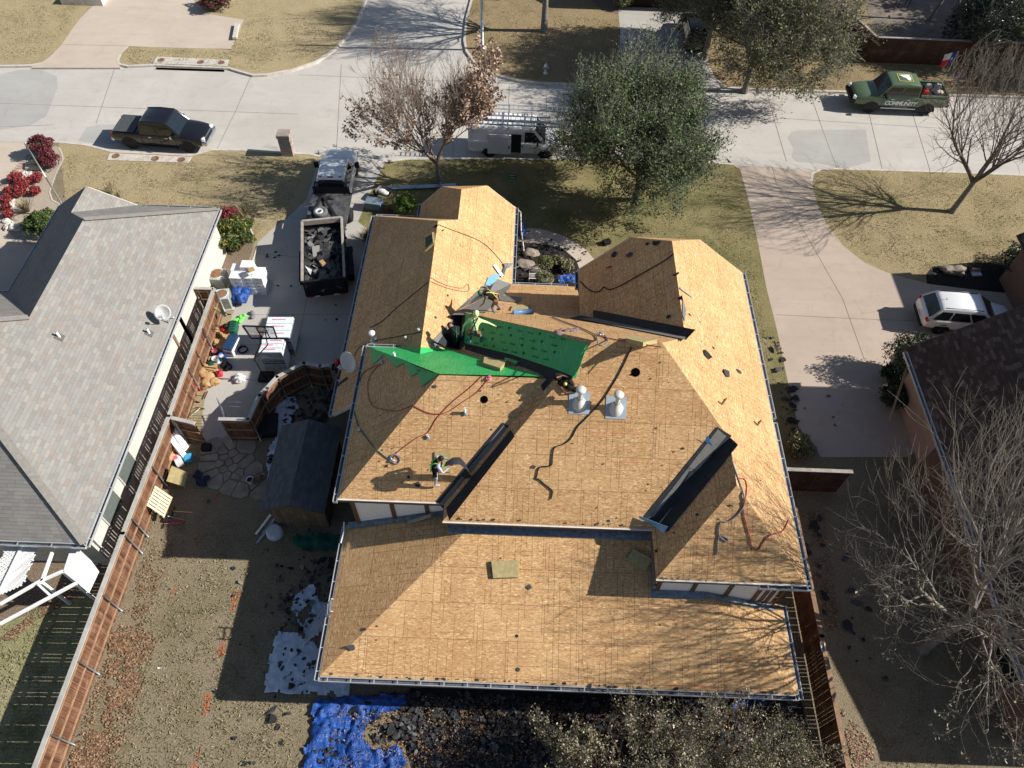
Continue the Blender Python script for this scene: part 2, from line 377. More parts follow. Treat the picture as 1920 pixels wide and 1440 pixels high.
M['lf_green'] = leafmat('shrub_leaves', (.02, .045, .01), (.05, .095, .02), (.15, .17, .045))
M['lf_ball'] = leafmat('ball_shrub_leaves', (.045, .085, .012), (.11, .19, .03), (.24, .34, .07))
M['lf_yel'] = leafmat('yellow_leaves', (.35, .22, .02), (.52, .36, .05), (.30, .30, .05))
M['lf_crape'] = leafmat('mixed_leaves', (.16, .14, .06), (.36, .29, .17), (.66, .58, .46))
M['lf_bed'] = leafmat('bed_leaves', (.07, .095, .03), (.16, .19, .07), (.30, .28, .13))
M['grasstuft'] = leafmat('dry_blades', (.18, .14, .08), (.30, .24, .13), (.42, .36, .22))
M['tarpb'] = MT('blue_tarp', .35, 0, .5)
_a = M['tarpb']; _k = _a.coord(); _n = _a.noise(_k, 2.2, 6, .65, 1.6); M['tarpb'] = _a.out(_a.ramp(_n, [(.3, (.008, .04, .20)), (.7, (.02, .11, .44))]), _n, .9, .12)
_a = MT('white_tarp', .4, 0, .5); _k = _a.coord(); _n = _a.noise(_k, 2.0, 6, .6, 1.4); M['tarpw'] = _a.out(_a.ramp(_n, [(.3, (.42, .50, .60)), (.7, (.70, .76, .82))]), _n, .9, .1)
M['scrap'] = leafmat('torn_shingle', (.018, .018, .02), (.035, .036, .04), (.085, .085, .09), .9)
M['scrapg'] = leafmat('torn_shingle_grey', (.09, .085, .08), (.15, .145, .14), (.24, .23, .22), .9)
M['tyre'] = plain('tyre_rubber', (.018, .018, .018), .85)
M['glass'] = plain('car_glass', (.012, .018, .022), .06, 0, .05, 1, .9)
M['chrome'] = plain('chrome', (.62, .66, .72), .12, 1.0, .05)
M['alum'] = plain('aluminium', (.60, .62, .64), .35, .7, .08)
M['rim'] = plain('wheel_rim', (.30, .30, .31), .35, .6)
M['rimb'] = plain('black_rim', (.02, .02, .022), .35, .3)
M['redlt'] = plain('tail_light', (.55, .02, .015), .25)
M['lamp'] = plain('head_lamp', (.75, .77, .80), .1, .2)
def paint(name, c, rough=.22):
    a = MT(name, rough, 0, .5); a.b.inputs['Coat Weight'].default_value = .6; a.b.inputs['Coat Roughness'].default_value = .06
    n = a.noise(a.coord(), 2, 3); return a.out(a.ramp(n, [(.3, tuple(q*.93 for q in c)), (.7, c)]))
M['p_black'] = paint('black_paint', (.010, .010, .013)); M['p_green'] = paint('army_green_paint', (.085, .135, .065), .55)
M['p_white'] = paint('white_car_paint', (.84, .85, .86)); M['p_silver'] = paint('van_paint', (.80, .81, .82), .3)
def P_(n, c, r=.7, me=0.0, **k): M[n] = plain(n, c, r, me, **k); return M[n]
P_('skin', (.42, .22, .15)); P_('skin_d', (.27, .14, .09)); P_('hivis', (.62, .82, .36), .85, var=.12); P_('jeans', (.10, .17, .28), .9); P_('greyhood', (.42, .44, .50), .9)
P_('blackcloth', (.012, .012, .013), .9); P_('camo', (.20, .19, .12), .9, var=.75, scale=14); P_('leather', (.30, .13, .07), .7); P_('yellow', (.75, .62, .15), .6); P_('redhat', (.75, .05, .08), .35)
P_('greencap', (.01, .20, .08), .7); P_('hair', (.012, .010, .009), .6); P_('navy', (.02, .03, .06), .9); P_('brownboot', (.16, .09, .05), .8); P_('lime', (.18, .75, .12), .6)
P_('blue', (.02, .12, .45), .5); P_('lightblue', (.06, .40, .70), .4); P_('bluefilm', (.18, .38, .65), .25); P_('red', (.60, .02, .03), .4); P_('cardboard', (.45, .28, .13), .85, var=.2)
P_('pink', (.62, .13, .22), .6); P_('orange', (.60, .17, .08), .8, var=.3, scale=20); P_('dkgreen', (.01, .10, .06), .6); P_('ropeblack', (.02, .018, .02), .8); P_('ropered', (.38, .06, .06), .8, var=.6, scale=60)
P_('ropegrey', (.22, .20, .22), .8, var=.7, scale=50); P_('plastic', (.55, .57, .58), .5); P_('beige', (.50, .46, .40), .8); P_('iron', (.22, .12, .08), .75, var=.25, scale=10); P_('signgreen', (.0, .16, .09), .4)
P_('rust', (.20, .11, .06), .85, var=.5, scale=4); P_('steel', (.12, .12, .125), .6, .4, var=.4, scale=3); P_('pvc', (.66, .63, .58), .6); P_('acgrey', (.42, .45, .42), .6); P_('dish', (.60, .60, .58), .5)
P_('flagred', (.62, .02, .04), .7, var=.03); P_('flagblue', (.015, .05, .32), .7, var=.03); P_('flagwhite', (.78, .78, .8), .7, var=.03); P_('tabblue', (.12, .22, .30), .6); P_('wrap', (.74, .78, .80), .25, var=.12)
P_('bundle', (.38, .46, .46), .4, var=.35, scale=9)
Z0 = -.12   # street level; lawns and drives are at 0
# ================================================================ SETTING
def sheet(name, px, z, mat, depth=None, world=False, side=None):
    pts = [(p[0], p[1]) for p in px] if world else [tuple(P(p[0], p[1], 0)[:2]) for p in px]
    b = MB(); 
    if sum(pts[i][0]*pts[(i+1) % len(pts)][1]-pts[(i+1) % len(pts)][0]*pts[i][1] for i in range(len(pts))) < 0: pts.reverse()
    if depth: b.prism(pts, z-depth, z, 0, 1)
    else: b.face([(p[0], p[1], z) for p in pts])
    return b.build(name, [mat, side or M['curb']], kind='structure')
def curb(name, px, sgn, w_=.17):
    pts = [P(p[0], p[1], 0) for p in px]; inn, out = [], []
    for i, p in enumerate(pts):
        d = (pts[min(i+1, len(pts)-1)]-pts[max(i-1, 0)]).normalized(); n = V((-d.y, d.x, 0))*sgn
        inn.append(p-n*.0); out.append(p+n*w_)
    b = MB()
    for i in range(len(pts)-1):
        a, c, d, e = inn[i], inn[i+1], out[i+1], out[i]
        up = lambda q, z: (q.x, q.y, z)
        b.face([up(a, .018), up(c, .018), up(d, .012), up(e, .012)])
        b.face([up(e, .012), up(d, .012), (d.x+(d-c).x*.15, d.y+(d-c).y*.15, Z0), (e.x+(e-a).x*.15, e.y+(e-a).y*.15, Z0)])
        b.face([up(a, -.01), up(c, -.01), up(c, .018), up(a, .018)])
    return b.build(name, M['curb'], kind='structure')
def lines(name, segs, z, wd=.022, mat='joint'):
    b = MB()
    for s_ in segs:
        for a, c in zip(s_[:-1], s_[1:]):
            a = P(a[0], a[1], z); c = P(c[0], c[1], z); d = (c-a).normalized(); n = V((-d.y, d.x, 0))*wd/2
            b.face([a-n, c-n, c+n, a+n])
    return b.build(name, M[mat], kind='structure')
b = MB(); b.face([(-400, -200, -.15), (400, -200, -.15), (400, 600, -.15), (-400, 600, -.15)]); b.build('ground', M['dirt'], kind='structure')
b = MB(); b.face([(-120, 33, Z0), (120, 33, Z0), (120, 140, Z0), (-120, 140, Z0)]); b.build('street', M['street'], kind='structure')
S_CURB = [(-700, 245), (80, 267), (110, 268), (160, 273), (200, 283), (208, 286), (360, 293), (373, 289), (397, 282), (467, 283), (520, 287), (580, 290), (600, 295), (722, 305), (760, 300), (917, 298), (1057, 300), (1200, 304), (1340, 307), (1375, 309), (1524, 321), (1563, 318), (1780, 324), (1920, 330), (2600, 352)]
wp = [P(a, c, 0) for a, c in S_CURB]
b = MB(); b.prism([(-100, -40), (100, -40)]+[(p.x, p.y) for p in reversed(wp)], Z0-.03, -.004, 0, 1); b.build('backyard_ground', [M['g_back'], M['curb']], kind='structure')
L_EDGE = [(600, 295), (590, 325), (574, 375), (544, 404), (510, 430), (483, 455), (473, 490), (455, 545), (432, 600), (415, 640), (397, 700), (385, 740), (378, 790), (380, 828)]
BED = [(110, 276), (117, 290), (118, 300), (105, 325), (98, 345), (93, 360), (98, 375), (112, 383), (125, 390), (90, 470), (33, 452), (8, 427), (0, 402), (0, 372), (8, 350), (30, 322), (58, 292), (82, 270)]
sheet('front_lawn', [(110, 268), (160, 273), (200, 283), (208, 286), (360, 293), (373, 289), (397, 282), (467, 283), (520, 287), (580, 290)]+L_EDGE+[(300, 828), (300, 560), (90, 470), (125, 390)], .0, M['g_front'])
sheet('flower_bed', BED, .008, M['gravel'])
sheet('left_driveway', [(-700, 247), (82, 268), (58, 292), (30, 322), (8, 350), (0, 372), (0, 402), (8, 427), (33, 452), (90, 470), (60, 600), (-400, 600)], .003, M['drive_tan'])
sheet('shrub_bed', [(392, 500), (388, 430), (430, 404), (455, 411), (470, 426), (476, 440), (474, 468), (462, 500), (440, 520), (400, 530)], .006, M['mulch'])
sheet('driveway', L_EDGE+[(437, 830), (472, 785), (500, 735), (560, 690), (640, 690), (672, 520), (690, 430), (671, 416), (706, 335), (722, 305)], .004, M['drive'])
R_EDGE = [(1375, 309), (1388, 318), (1402, 370), (1420, 450), (1437, 540), (1457, 620), (1478, 720), (1497, 800), (1530, 857)]
sheet('middle_lawn', [(722, 305), (760, 300), (917, 298), (1057, 300), (1200, 304), (1340, 307)]+R_EDGE+[(1480, 860), (700, 700), (690, 430), (671, 416), (706, 335)], .001, M['g_mid'])
RD = [(1524, 330), (1524, 355), (1535, 390), (1553, 425), (1580, 460), (1620, 492), (1660, 510), (1700, 522), (1745, 533), (1840, 545), (1990, 560)]
sheet('right_driveway', R_EDGE[:-1]+[(1540, 857), (1700, 857), (1800, 800), (2050, 700)]+RD[::-1]+[(1530, 321)], .004, M['drive_pink'])
sheet('right_lawn', [(1524, 322), (1563, 318), (1780, 324), (1920, 330), (2600, 352), (2500, 640), (1990, 560)]+RD[::-1], .002, M['g_right'])
sheet('mulch_bed', [(1738, 532), (1736, 515), (1748, 500), (1800, 494), (1850, 492), (1900, 500), (2000, 505), (2000, 560), (1840, 545), (1745, 533)], .009, M['blackmulch'])
sheet('curved_walk', [(968, 427), (1010, 429), (1045, 438), (1075, 452), (1100, 470), (1130, 505), (1092, 520), (1080, 487), (1060, 470), (1030, 460), (1000, 456), (968, 452)], .012, M['drive_tan'])
sheet('entry_bed', [(940, 452), (1000, 456), (1030, 460), (1060, 470), (1080, 487), (1100, 540), (1090, 600), (940, 600)], .007, M['blackmulch'])
sheet('left_yard', [(-60, -20), (-15.75, -20), (-15.75, 24), (-60, 24)], .002, M['g_left'], world=True)
sheet('side_bed', [(-60, 8.8), (-22.3, 7.6), (-18.2, 9.6), (-15.8, 10.6), (-15.8, 25), (-60, 25)], .006, M['mulch'], world=True)
sheet('right_side_yard', [(11.8, -20), (40, -20), (40, 15.9), (11.6, 15.9)], .002, M['g_back'], world=True)
# north side of the street
sheet('northwest_lawn', [(-700, 108), (0, 122), (60, 121), (78, 117), (95, 105), (115, 85), (135, 55), (150, 35), (170, 15), (190, 0), (215, -140), (-900, -140)], 0, M['g_front'], .14)
NWD = [(190, 0), (170, 15), (150, 35), (135, 55), (115, 85), (95, 105), (78, 117)]
sheet('northwest_driveway', NWD[::-1][::-1]+[(60, 127), (225, 127), (222, 118), (228, 100), (240, 87), (433, 92), (457, 37), (395, 27), (372, 12), (355, -10), (350, -140), (215, -140)], .004, M['drive_tan'], .12)
sheet('island_lawn', [(222, 118), (228, 100), (240, 88), (340, 88), (433, 93), (457, 37), (395, 27), (372, 12), (355, -10), (350, -140), (715, -140), (682, 0), (668, 40), (650, 65), (625, 92), (590, 115), (545, 130), (500, 138), (475, 139), (450, 132), (430, 126), (290, 120), (240, 122)], 0, M['g_front'], .14)
NEC = [(905, -140), (886, 0), (877, 35), (873, 75), (877, 95), (892, 115), (925, 137), (975, 150), (1023, 154), (1080, 156), (1158, 158)]
sheet('northeast_lawn', NEC+[(1163, 60), (1160, 27), (1132, 22), (1112, 4), (1105, -140)], 0, M['g_north'], .14)
sheet('north_bed', [(1105, -140), (1112, 4), (1132, 22), (1160, 27), (1160, -140)], .0, M['mulch'], .14)
sheet('north_driveway', [(1160, -140), (1160, 27), (1163, 60), (1158, 163), (1352, 166), (1340, 145), (1328, 118), (1322, 60), (1300, -140)], .003, M['drive'], .12)
sheet('far_lawn', [(1300, -140), (1322, 60), (1328, 118), (1340, 145), (1362, 162), (1400, 165), (1580, 170), (1920, 180), (2600, 200), (2600, -140)], 0, M['g_north'], .14)
curb('curb_island', [(240, 88), (228, 100), (222, 112), (226, 119), (240, 122), (290, 120), (430, 126), (450, 132), (475, 139), (500, 138), (545, 130), (590, 115), (625, 92), (650, 65), (668, 40), (682, 0), (715, -140)], -1)
curb('curb_northeast', NEC[:-1]+[(1158, 158)], -1)
curb('curb_north', [(1322, 90), (1328, 118), (1340, 145), (1362, 162), (1400, 165), (1580, 170), (1920, 180), (2600, 200)], -1)
curb('curb_northwest', [(-700, 108), (0, 122), (60, 121), (78, 117)], -1)
curb('curb_south', S_CURB[1:13], 1); curb('curb_south_middle', S_CURB[13:20], 1); curb('curb_south_right', [(1524, 340), (1526, 326), (1540, 319)]+S_CURB[21:], 1)
for nm, a, c in (('driveway_apron', (600, 295), (722, 305)), ('right_apron', (1375, 309), (1524, 320)), ('left_apron', (-500, 252), (82, 268))):
    p, q = P(*a), P(*c); b = MB(); b.face([(p.x, p.y-.05, .006), (q.x, q.y-.05, .006), (q.x+.3, q.y+.9, Z0+.005), (p.x-.3, p.y+.9, Z0+.005)]); b.build(nm, M['street'], kind='structure')
sheet('street_patch', [(-60, 150), (35, 128), (75, 128), (105, 140), (107, 160), (97, 185), (85, 215), (55, 232), (0, 240), (-60, 240)], 0, M['patch']).location.z = Z0+.004
sheet('street_patch_right', [(1478, 255), (1485, 245), (1500, 241), (1625, 240), (1628, 262), (1634, 300), (1590, 312), (1560, 308), (1530, 302), (1500, 304), (1486, 292), (1489, 275)], 0, M['patch']).location.z = Z0+.004
sheet('street_patch_mid', [(145, 262), (160, 236), (185, 230), (260, 232), (250, 262), (200, 268)], 0, M['patch']).location.z = Z0+.004
lines('street_joints', [[(471, 142), (440, 212), (405, 283)], [(1436, 167), (1455, 235), (1477, 310)], [(1517, 169), (1545, 250), (1570, 318)], [(1620, 172), (1655, 320)], [(1700, 176), (1745, 323)], [(-40, 192), (560, 214)], [(1310, 212), (1920, 250)], [(1026, 157), (1022, 300)], [(215, 128), (180, 232)], [(640, 120), (630, 296)], [(845, 120), (850, 298)], [(560, 140), (1030, 160)], [(0, 238), (100, 234)], [(0, 288), (50, 292)], [(690, 6), (875, 6)], [(655, 88), (870, 92)], [(955, 160), (950, 298)]], Z0+.007, .022)
lines('driveway_joints', [[(583, 345), (690, 350)], [(545, 408), (672, 414)], [(475, 475), (570, 482)], [(448, 590), (672, 590)], [(425, 645), (560, 650)], [(590, 480), (560, 640), (545, 700)], [(620, 300), (612, 400)], [(395, 708), (520, 715)]], .008, .02)
lines('driveway_joints_right', [[(1448, 312), (1456, 345), (1500, 420), (1580, 560), (1620, 672)], [(1455, 590), (1590, 597), (1790, 604)], [(1480, 724), (1640, 727)], [(1440, 358), (1530, 362)], [(1745, 533), (1760, 600)], [(1390, 345), (1448, 348)]], .008, .022)
lines('driveway_joints_north', [[(114, 83), (240, 86)], [(1245, 10), (1247, 160)], [(1160, 110), (1330, 112)]], .008, .02)
lines('lawn_edge_board', [[(470, 497), (477, 480), (482, 462)], [(475, 455), (475, 440), (467, 424), (455, 411)]], .03, .07, 'fascia')
lines('bed_edging', [[(110, 276), (117, 290), (118, 300), (105, 325), (98, 345), (93, 360), (98, 375), (112, 383)]], .03, .09, 'curb')
b = MB(); w2 = [P(x, y) for x, y in BED[11:]]
for i in range(len(w2)-1):
    n = int((w2[i+1]-w2[i]).length/.22)
    for k in range(max(1, n)):
        c = w2[i].lerp(w2[i+1], (k+.5)/max(1, n)); d = w2[i+1]-w2[i]; b.box((c.x, c.y, .03), (.20, .4, .07), math.atan2(d.y, d.x))
b.build('brick_edging', plain('pale_brick', (.46, .34, .27), .9, 0, .3, 3), kind='structure')
# flagstone path
rnd = random.Random(5); b = MB()
cells = [(432, 838), (455, 838), (402, 842), (420, 846), (401, 860), (420, 858), (436, 850), (398, 872), (412, 870), (430, 868), (443, 862), (404, 886), (418, 880), (436, 878), (455, 872), (450, 885), (425, 893), (441, 895), (468, 884), (462, 900), (435, 906), (455, 912), (478, 905), (490, 915), (412, 896)]
sites = [P(x, y) for x, y in cells]
for i, s_ in enumerate(sites):
    poly = [V((s_.x+.62*math.cos(a), s_.y+.62*math.sin(a))) for a in [k*math.pi/6 for k in range(12)]]
    for j, t_ in enumerate(sites):
        if i == j or (t_-s_).length > 1.6: continue
        n = V((t_.x-s_.x, t_.y-s_.y)); L = n.length; n /= L; lim = L/2-.03; o2 = V((s_.x, s_.y)); np_ = []
        for k in range(len(poly)):
            a, c = poly[k], poly[(k+1) % len(poly)]; da = (a-o2).dot(n)-lim; dc = (c-o2).dot(n)-lim
            if da <= 0: np_.append(a)
            if da*dc < 0: np_.append(a+(c-a)*(da/(da-dc)))
        poly = np_
        if len(poly) < 3: break
    if len(poly) >= 3: b.prism([(p.x+rnd.uniform(-.03, .03), p.y+rnd.uniform(-.03, .03)) for p in poly], -.01, .03+rnd.uniform(0, .015))
b.build('flagstone_path', M['stone'], kind='structure')
# paint marks on the back lawn
b = MB(); rnd = random.Random(2)
for a, c, w_ in (((445, 1108), (436, 1144), .24), ((421, 1198), (412, 1233), .22), ((393, 1300), (383, 1341), .22), ((331, 1096), (320, 1123), .07), ((210, 1355), (193, 1385), .12), ((375, 1405), (365, 1440), .13), ((425, 912), (400, 938), .16), ((277, 1220), (270, 1230), .06), ((372, 1003), (367, 1020), .05)):
    p, q = P(*a), P(*c); d = (q-p); n = V((-d.y, d.x, 0)).normalized()
    for k in range(int(d.length*85*w_/.2)):
        c_ = p+d*rnd.random()+n*rnd.gauss(0, w_*.33); r = rnd.uniform(.012, .04); a0 = rnd.random()*6
        b.face([(c_.x+r*math.cos(a0+t), c_.y+r*math.sin(a0+t)*1.5, .012) for t in (0, 2.1, 4.2)])
b.build('paint_marks', M['orange'], kind='structure')

# ================================================================ THE HOUSE BEING RE-ROOFED
def roofuv(pts):
    pts = [V(p) for p in pts]; n = (pts[1]-pts[0]).cross(pts[2]-pts[0])
    for k in range(2, len(pts)-1):
        n2 = (pts[k]-pts[0]).cross(pts[k+1]-pts[0])
        if n2.length > n.length: n = n2
    n.normalize()
    if n.z < 0: n = -n; pts = pts[::-1]
    e = V((-n.y, n.x, 0))
    e = V((1, 0, 0)) if e.length < 1e-4 else e.normalized(); s_ = n.cross(e)
    if s_.z < 0: s_ = -s_
    return pts, [(p.dot(e)+50, p.dot(s_)+50) for p in pts]
def roof(b, pts, m=0):
    q, uv = roofuv(pts); b.face(q, m, uv)
    lo = [(p.x, p.y, p.z-.03) for p in q][::-1]; b.face(lo, m, uv[::-1])
house = thing('house', 'two storey house with bare tan roof decking being re-roofed', 'house', (1.8, 15, 0), world=True)
ZE = 5.35; s = 5/6
A1, A2, AP = (-6.28, 12.1, ZE), (-6.28, 19.12, ZE), (-2.77, 15.61, 8.275)
B1, B2, B3 = (-2.45, 11.37, ZE), (-2.45, 12.1, ZE), (1.06, 15.61, 8.275)
B4, B5 = (-2.45, 19.12, ZE), (-2.45, 21.2, ZE)
RW, RE_ = (2.59, 16.41, 9.55), (4.96, 16.41, 9.55)
C1, C2, C3, C4 = (4.92, 11.37, ZE), (4.92, 9.55, ZE), (7.46, 13.91, 7.467), (7.46, 12.09, 7.467)
D1, D2 = (10.0, 9.55, ZE), (10.0, 24.2, ZE)
N1, N2, N3, N4, N5 = (6.05, 17.45, 8.64), (2.76, 21.2, ZE), (6.05, 22.53, 8.64), (4.66, 24.2, 7.25), (7.67, 24.2, 7.25)
N6, N7 = (2.6, 24.2, 5.19), (2.6, 21.2, 5.19)
planes = {'gw': (A1, A2, AP), 'gs': (A1, B2, B3, AP), 'gn': (A2, B4, B3, AP), 'mw': (B2, B3, B4, B5, RW, B1), 'ms': (B1, C1, C3, RE_, RW),
 'mn': (B5, RW, RE_, N1, N2), 'me': (D1, D2, N5, N3, N1, RE_, C3, C4), 'nw': (N6, N7, N2, N1, N3, N4), 'nj': (N4, N5, N3), 'sw': (C2, C4, C3, C1), 'ss': (C2, D1, C4)}
b = MB()
for k, q in planes.items(): roof(b, q)
b.build('roof', M['osb'], house)
LE, LS = 2.85, .37
LA, LB, LC = (-6.4, 6.63, LE), (-1.33, 11.7, LE+LS*5.07), (-1.33, 12.3, LE+LS*5.07)
planes['ls'] = (LA, (9.97, 6.63, LE), (4.9, 11.7, LE+LS*5.07), LB); planes['lw'] = (LA, LB, LC, (-6.4, 12.25, LE)); planes['le'] = ((9.97, 6.63, LE), (9.97, 9.78, LE), (6.82, 9.78, LE+LS*3.15))
b = MB()
for k in ('ls', 'lw', 'le'): roof(b, planes[k])
b.build('roof', M['osb2'], house, 'low rear roof deck of tan boards')
G1, G2, G3, G4 = (-7.85, 17.35, LE), (-7.85, 29.95, LE), (-3.93, 26.1, 6.1), (-3.93, 17.35, 6.1)
K1, K2, K3, K4 = (-3.11, 27.08, 5.34), (-3.11, 29.3, 5.34), (-1.95, 31.0, 4.26), (-.45, 31.0, 2.865)
K5, K6, K7 = (-4.3, 31.0, 4.09), (-5.45, 31.0, 2.88), (-5.45, 29.95, 2.88)
planes['w'] = (G1, G2, G3, G4); planes['wn'] = (G2, K7, K1, G3); planes['we'] = (G4, G3, K1, K2, K3, K4, (-.45, 19.3, 2.865), (-2.3, 19.3, 4.58), (-3.1, 17.35, 5.33))
planes['bw'] = (K1, K2, K5, K6, K7); planes['bj'] = (K5, K3, K2); planes['en'] = ((-.43, 25.35, LE), (2.75, 25.35, LE), (2.75, 21.25, 5.27), (-2.9, 21.25, 5.27))
b = MB()
for k in ('w', 'wn', 'we', 'bw', 'bj', 'en'): roof(b, planes[k])
b.build('roof', M['osb'], house, 'garage and entry roof deck of tan boards')
def pl(k):
    q = [V(p) for p in planes[k]]; n = V((0, 0, 0))
    for i in range(1, len(q)-1):
        c = (q[i]-q[0]).cross(q[i+1]-q[0])
        if c.z < 0: c = -c
        n += c
    return q[0], n.normalized()
def on(k, x, y, off=0.0): p, n = pl(k); return PP(x, y, p, n, off)
# walls
b = MB()
def wallbox(b, x0, x1, y0, y1, z0, z1, m=0):
    for (ax, ay), (bx, by) in (((x0, y0), (x1, y0)), ((x1, y0), (x1, y1)), ((x1, y1), (x0, y1)), ((x0, y1), (x0, y0))):
        L = math.hypot(bx-ax, by-ay); b.face([(ax, ay, z0), (bx, by, z0), (bx, by, z1), (ax, ay, z1)], m, [(0, z0), (L, z0), (L, z1), (0, z1)])
    b.face([(x0, y0, z1), (x1, y0, z1), (x1, y1, z1), (x0, y1, z1)], m)
wallbox(b, -5.95, 1.0, 12.25, 18.9, 0, 5.28); wallbox(b, -2.2, 9.45, 11.62, 20.9, 0, 5.27); wallbox(b, 5.12, 9.46, 9.74, 13, 0, 5.26)
wallbox(b, 2.95, 9.44, 19, 24.0, 0, 5.15); wallbox(b, -5.92, 9.42, 7.1, 12, 0, 2.78); wallbox(b, -7.4, -.92, 17.6, 29.5, 0, 2.8); wallbox(b, -5.0, -.9, 29, 30.6, 0, 2.79)
b.face([(-7.6, 17.58, 2.8), (-3.93, 17.58, 2.8), (-3.93, 17.58, 5.9)], 0, [(0, 0), (3.6, 0), (3.6, 3)])
b.face([(-5, 30.6, 2.79), (-.9, 30.6, 2.79), (-1.95, 30.6, 4.0), (-4.3, 30.6, 3.9)], 0, [(0, 0), (4, 0), (3, 1), (1, 1)])
b.face([(2.95, 24.0, 5.1), (9.44, 24.0, 5.1), (7.6, 24.0, 7.1), (4.7, 24.0, 7.1)], 0, [(0, 0), (6, 0), (4, 2), (2, 2)])
b.build('wall', M['brick'], house)
b = MB()
b.box((-4.07, 12.235, 4.3), (3.72, .03, 2.05)); b.box((1.4, 11.6, 5.0), (7.1, .03, .9)); b.box((7.28, 9.72, 4.3), (4.3, .03, 2.2)); b.box((5.1, 10.7, 4.75), (.03, 1.9, 1.1))
b.build('stucco_panel', M['stucco'], house)
b = MB()
def TS(c, d): MB().box(c, d).build('timber_strip', M['brownwood'], house)
for x, z0 in ((-5.86, 3.0), (P(731.6, 940, 5.2).x, 3.3), (P(798, 942, 5.2).x, 3.3)): TS((x, 12.21, (z0+5.3)/2), (.16, .05, 5.3-z0))
for px in (1006, 1074, 1141): TS((P(px, 990, 5).x, 11.575, 5.0), (.14, .05, .7))
for px in (868, 1219): TS((P(px, 990, 5).x, 11.575, 5.0), (.2, .05, .7))
for px in (1243, 1311, 1380, 1438): TS((P(px, 1098, 5.1).x, 9.69, 4.3), (.15, .05, 2.1))
for px in (1454, 1466): TS((P(px, 1100, 5.1).x, 9.69, 4.2), (.12, .06, 2.3))
for x0, x1 in ((884, 943), (1160, 1221)):
    a, c = P(x0, 985, 5.1).x, P(x1, 985, 5.1).x; wb = MB(); z0_, z1_ = 4.86, 5.28
    for q in (((a+c)/2, 11.56, z1_), ((a+c)/2, 11.56, z0_)): wb.box(q, (c-a, .07, .07))
    for q in (a, c): wb.box((q, 11.56, (z0_+z1_)/2), (.07, .072, z1_-z0_))
    wf = wb.build('window', M['brownwood'], house)
    g = MB(); g.box(((a+c)/2, 11.58, 5.07), (c-a-.1, .02, .36)); g.build('pane', M['glass'], wf)
    g = MB(); g.beam((a+.12, 11.565, 4.96), (c-.12, 11.565, 4.96), .02, .03); g.beam((a+.12, 11.565, 5.19), (c-.12, 11.565, 5.19), .02, .03); g.build('frame', M['gutter'], wf)
# fascia under the roof edges and lead flashing where walls meet the low roof
b = MB()
def fas(b, a, c, h=.2, off=.035, m=0):
    a, c = V(a), V(c); b.beam(a-V((0, 0, h/2+.03)), c-V((0, 0, h/2+.03)), .035, h, m)
for a, c in ((A1, B2), (B1, C1), (C2, D1), (B1, B2), (C1, C2)): fas(b, a, c)
b.build('fascia', M['brownwood'], house)
b = MB()
for a, c in ((A1, B2), (B1, C1), (C2, D1)): b.beam(V(a)+V((0, -.03, -.005)), V(c)+V((0, -.03, -.005)), .05, .035)
for a, c in ((G1, V(G4)), (D2, N5), (N5, N4), (N4, N6), (K4, K3), (K3, K5), (K5, K6), (A1, A2), (D1, D2), (B4, A2), (LA, (9.97, 6.63, LE)), (LA, (-6.4, 12.25, LE)), (G1, G2), (G2, K7)): fas(b, a, c, .16)
b.build('fascia', M['fascia'], house)
b = MB()
b.plate([(-6.3, 12.2, 2.99), (-2.3, 12.2, 4.47), (-2.3, 12.06, 4.44), (-6.3, 12.06, 2.94)], .03); b.plate([(-6.3, 12.2, 2.96), (-2.3, 12.2, 4.44), (-2.3, 12.2, 4.6), (-6.3, 12.2, 3.12)], .03)
zc = LE+LS*(11.6-6.63)
b.plate([(-2.3, 11.56, zc+.02), (5.0, 11.56, zc+.02), (5.0, 11.28, zc-.07), (-2.3, 11.28, zc-.07)], .02); b.box((1.3, 11.57, zc+.1), (7.3, .03, .2))
zd = LE+LS*(9.7-6.63); b.plate([(5.0, 9.68, zd+.03), (6.9, 9.68, zd+.03), (6.9, 9.45, zd-.05), (5.0, 9.45, zd-.05)], .02)
b.plate([(6.9, 9.68, zd+.03), (9.6, 9.68, 3.03), (9.6, 9.46, 3.03), (6.9, 9.46, zd+.03)], .02); b.beam((9.5, 9.62, 3.02), (10, 9.62, 2.9), .12, .06)
b.box((5.05, 10.6, zd+.32), (.1, 1.9, .3))
b.build('flashing', M['lead'], house)
# gutters
def gutter(a, c, outd, name='gutter', straps=.8, wd=.15, dp=.12, drop=.05):
    a, c = V(a), V(c); a.z -= drop; c.z -= drop; o = V(outd); d = (c-a); L = d.length; d.normalize(); g = MB()
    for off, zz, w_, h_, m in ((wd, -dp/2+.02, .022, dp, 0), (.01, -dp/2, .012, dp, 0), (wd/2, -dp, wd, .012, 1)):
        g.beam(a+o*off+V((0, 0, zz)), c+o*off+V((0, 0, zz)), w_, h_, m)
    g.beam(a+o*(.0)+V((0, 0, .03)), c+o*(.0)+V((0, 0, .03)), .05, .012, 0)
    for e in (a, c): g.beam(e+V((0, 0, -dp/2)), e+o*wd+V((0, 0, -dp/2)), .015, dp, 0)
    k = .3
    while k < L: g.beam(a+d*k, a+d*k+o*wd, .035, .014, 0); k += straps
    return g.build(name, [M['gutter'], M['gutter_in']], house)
gutter((-6.42, 6.62, LE), (9.98, 6.62, LE), (0, -1, 0)); gutter((-6.41, 6.5, LE), (-6.41, 12.2, LE), (-1, 0, 0)); gutter((9.98, 6.5, LE), (9.98, 9.75, LE), (1, 0, 0))
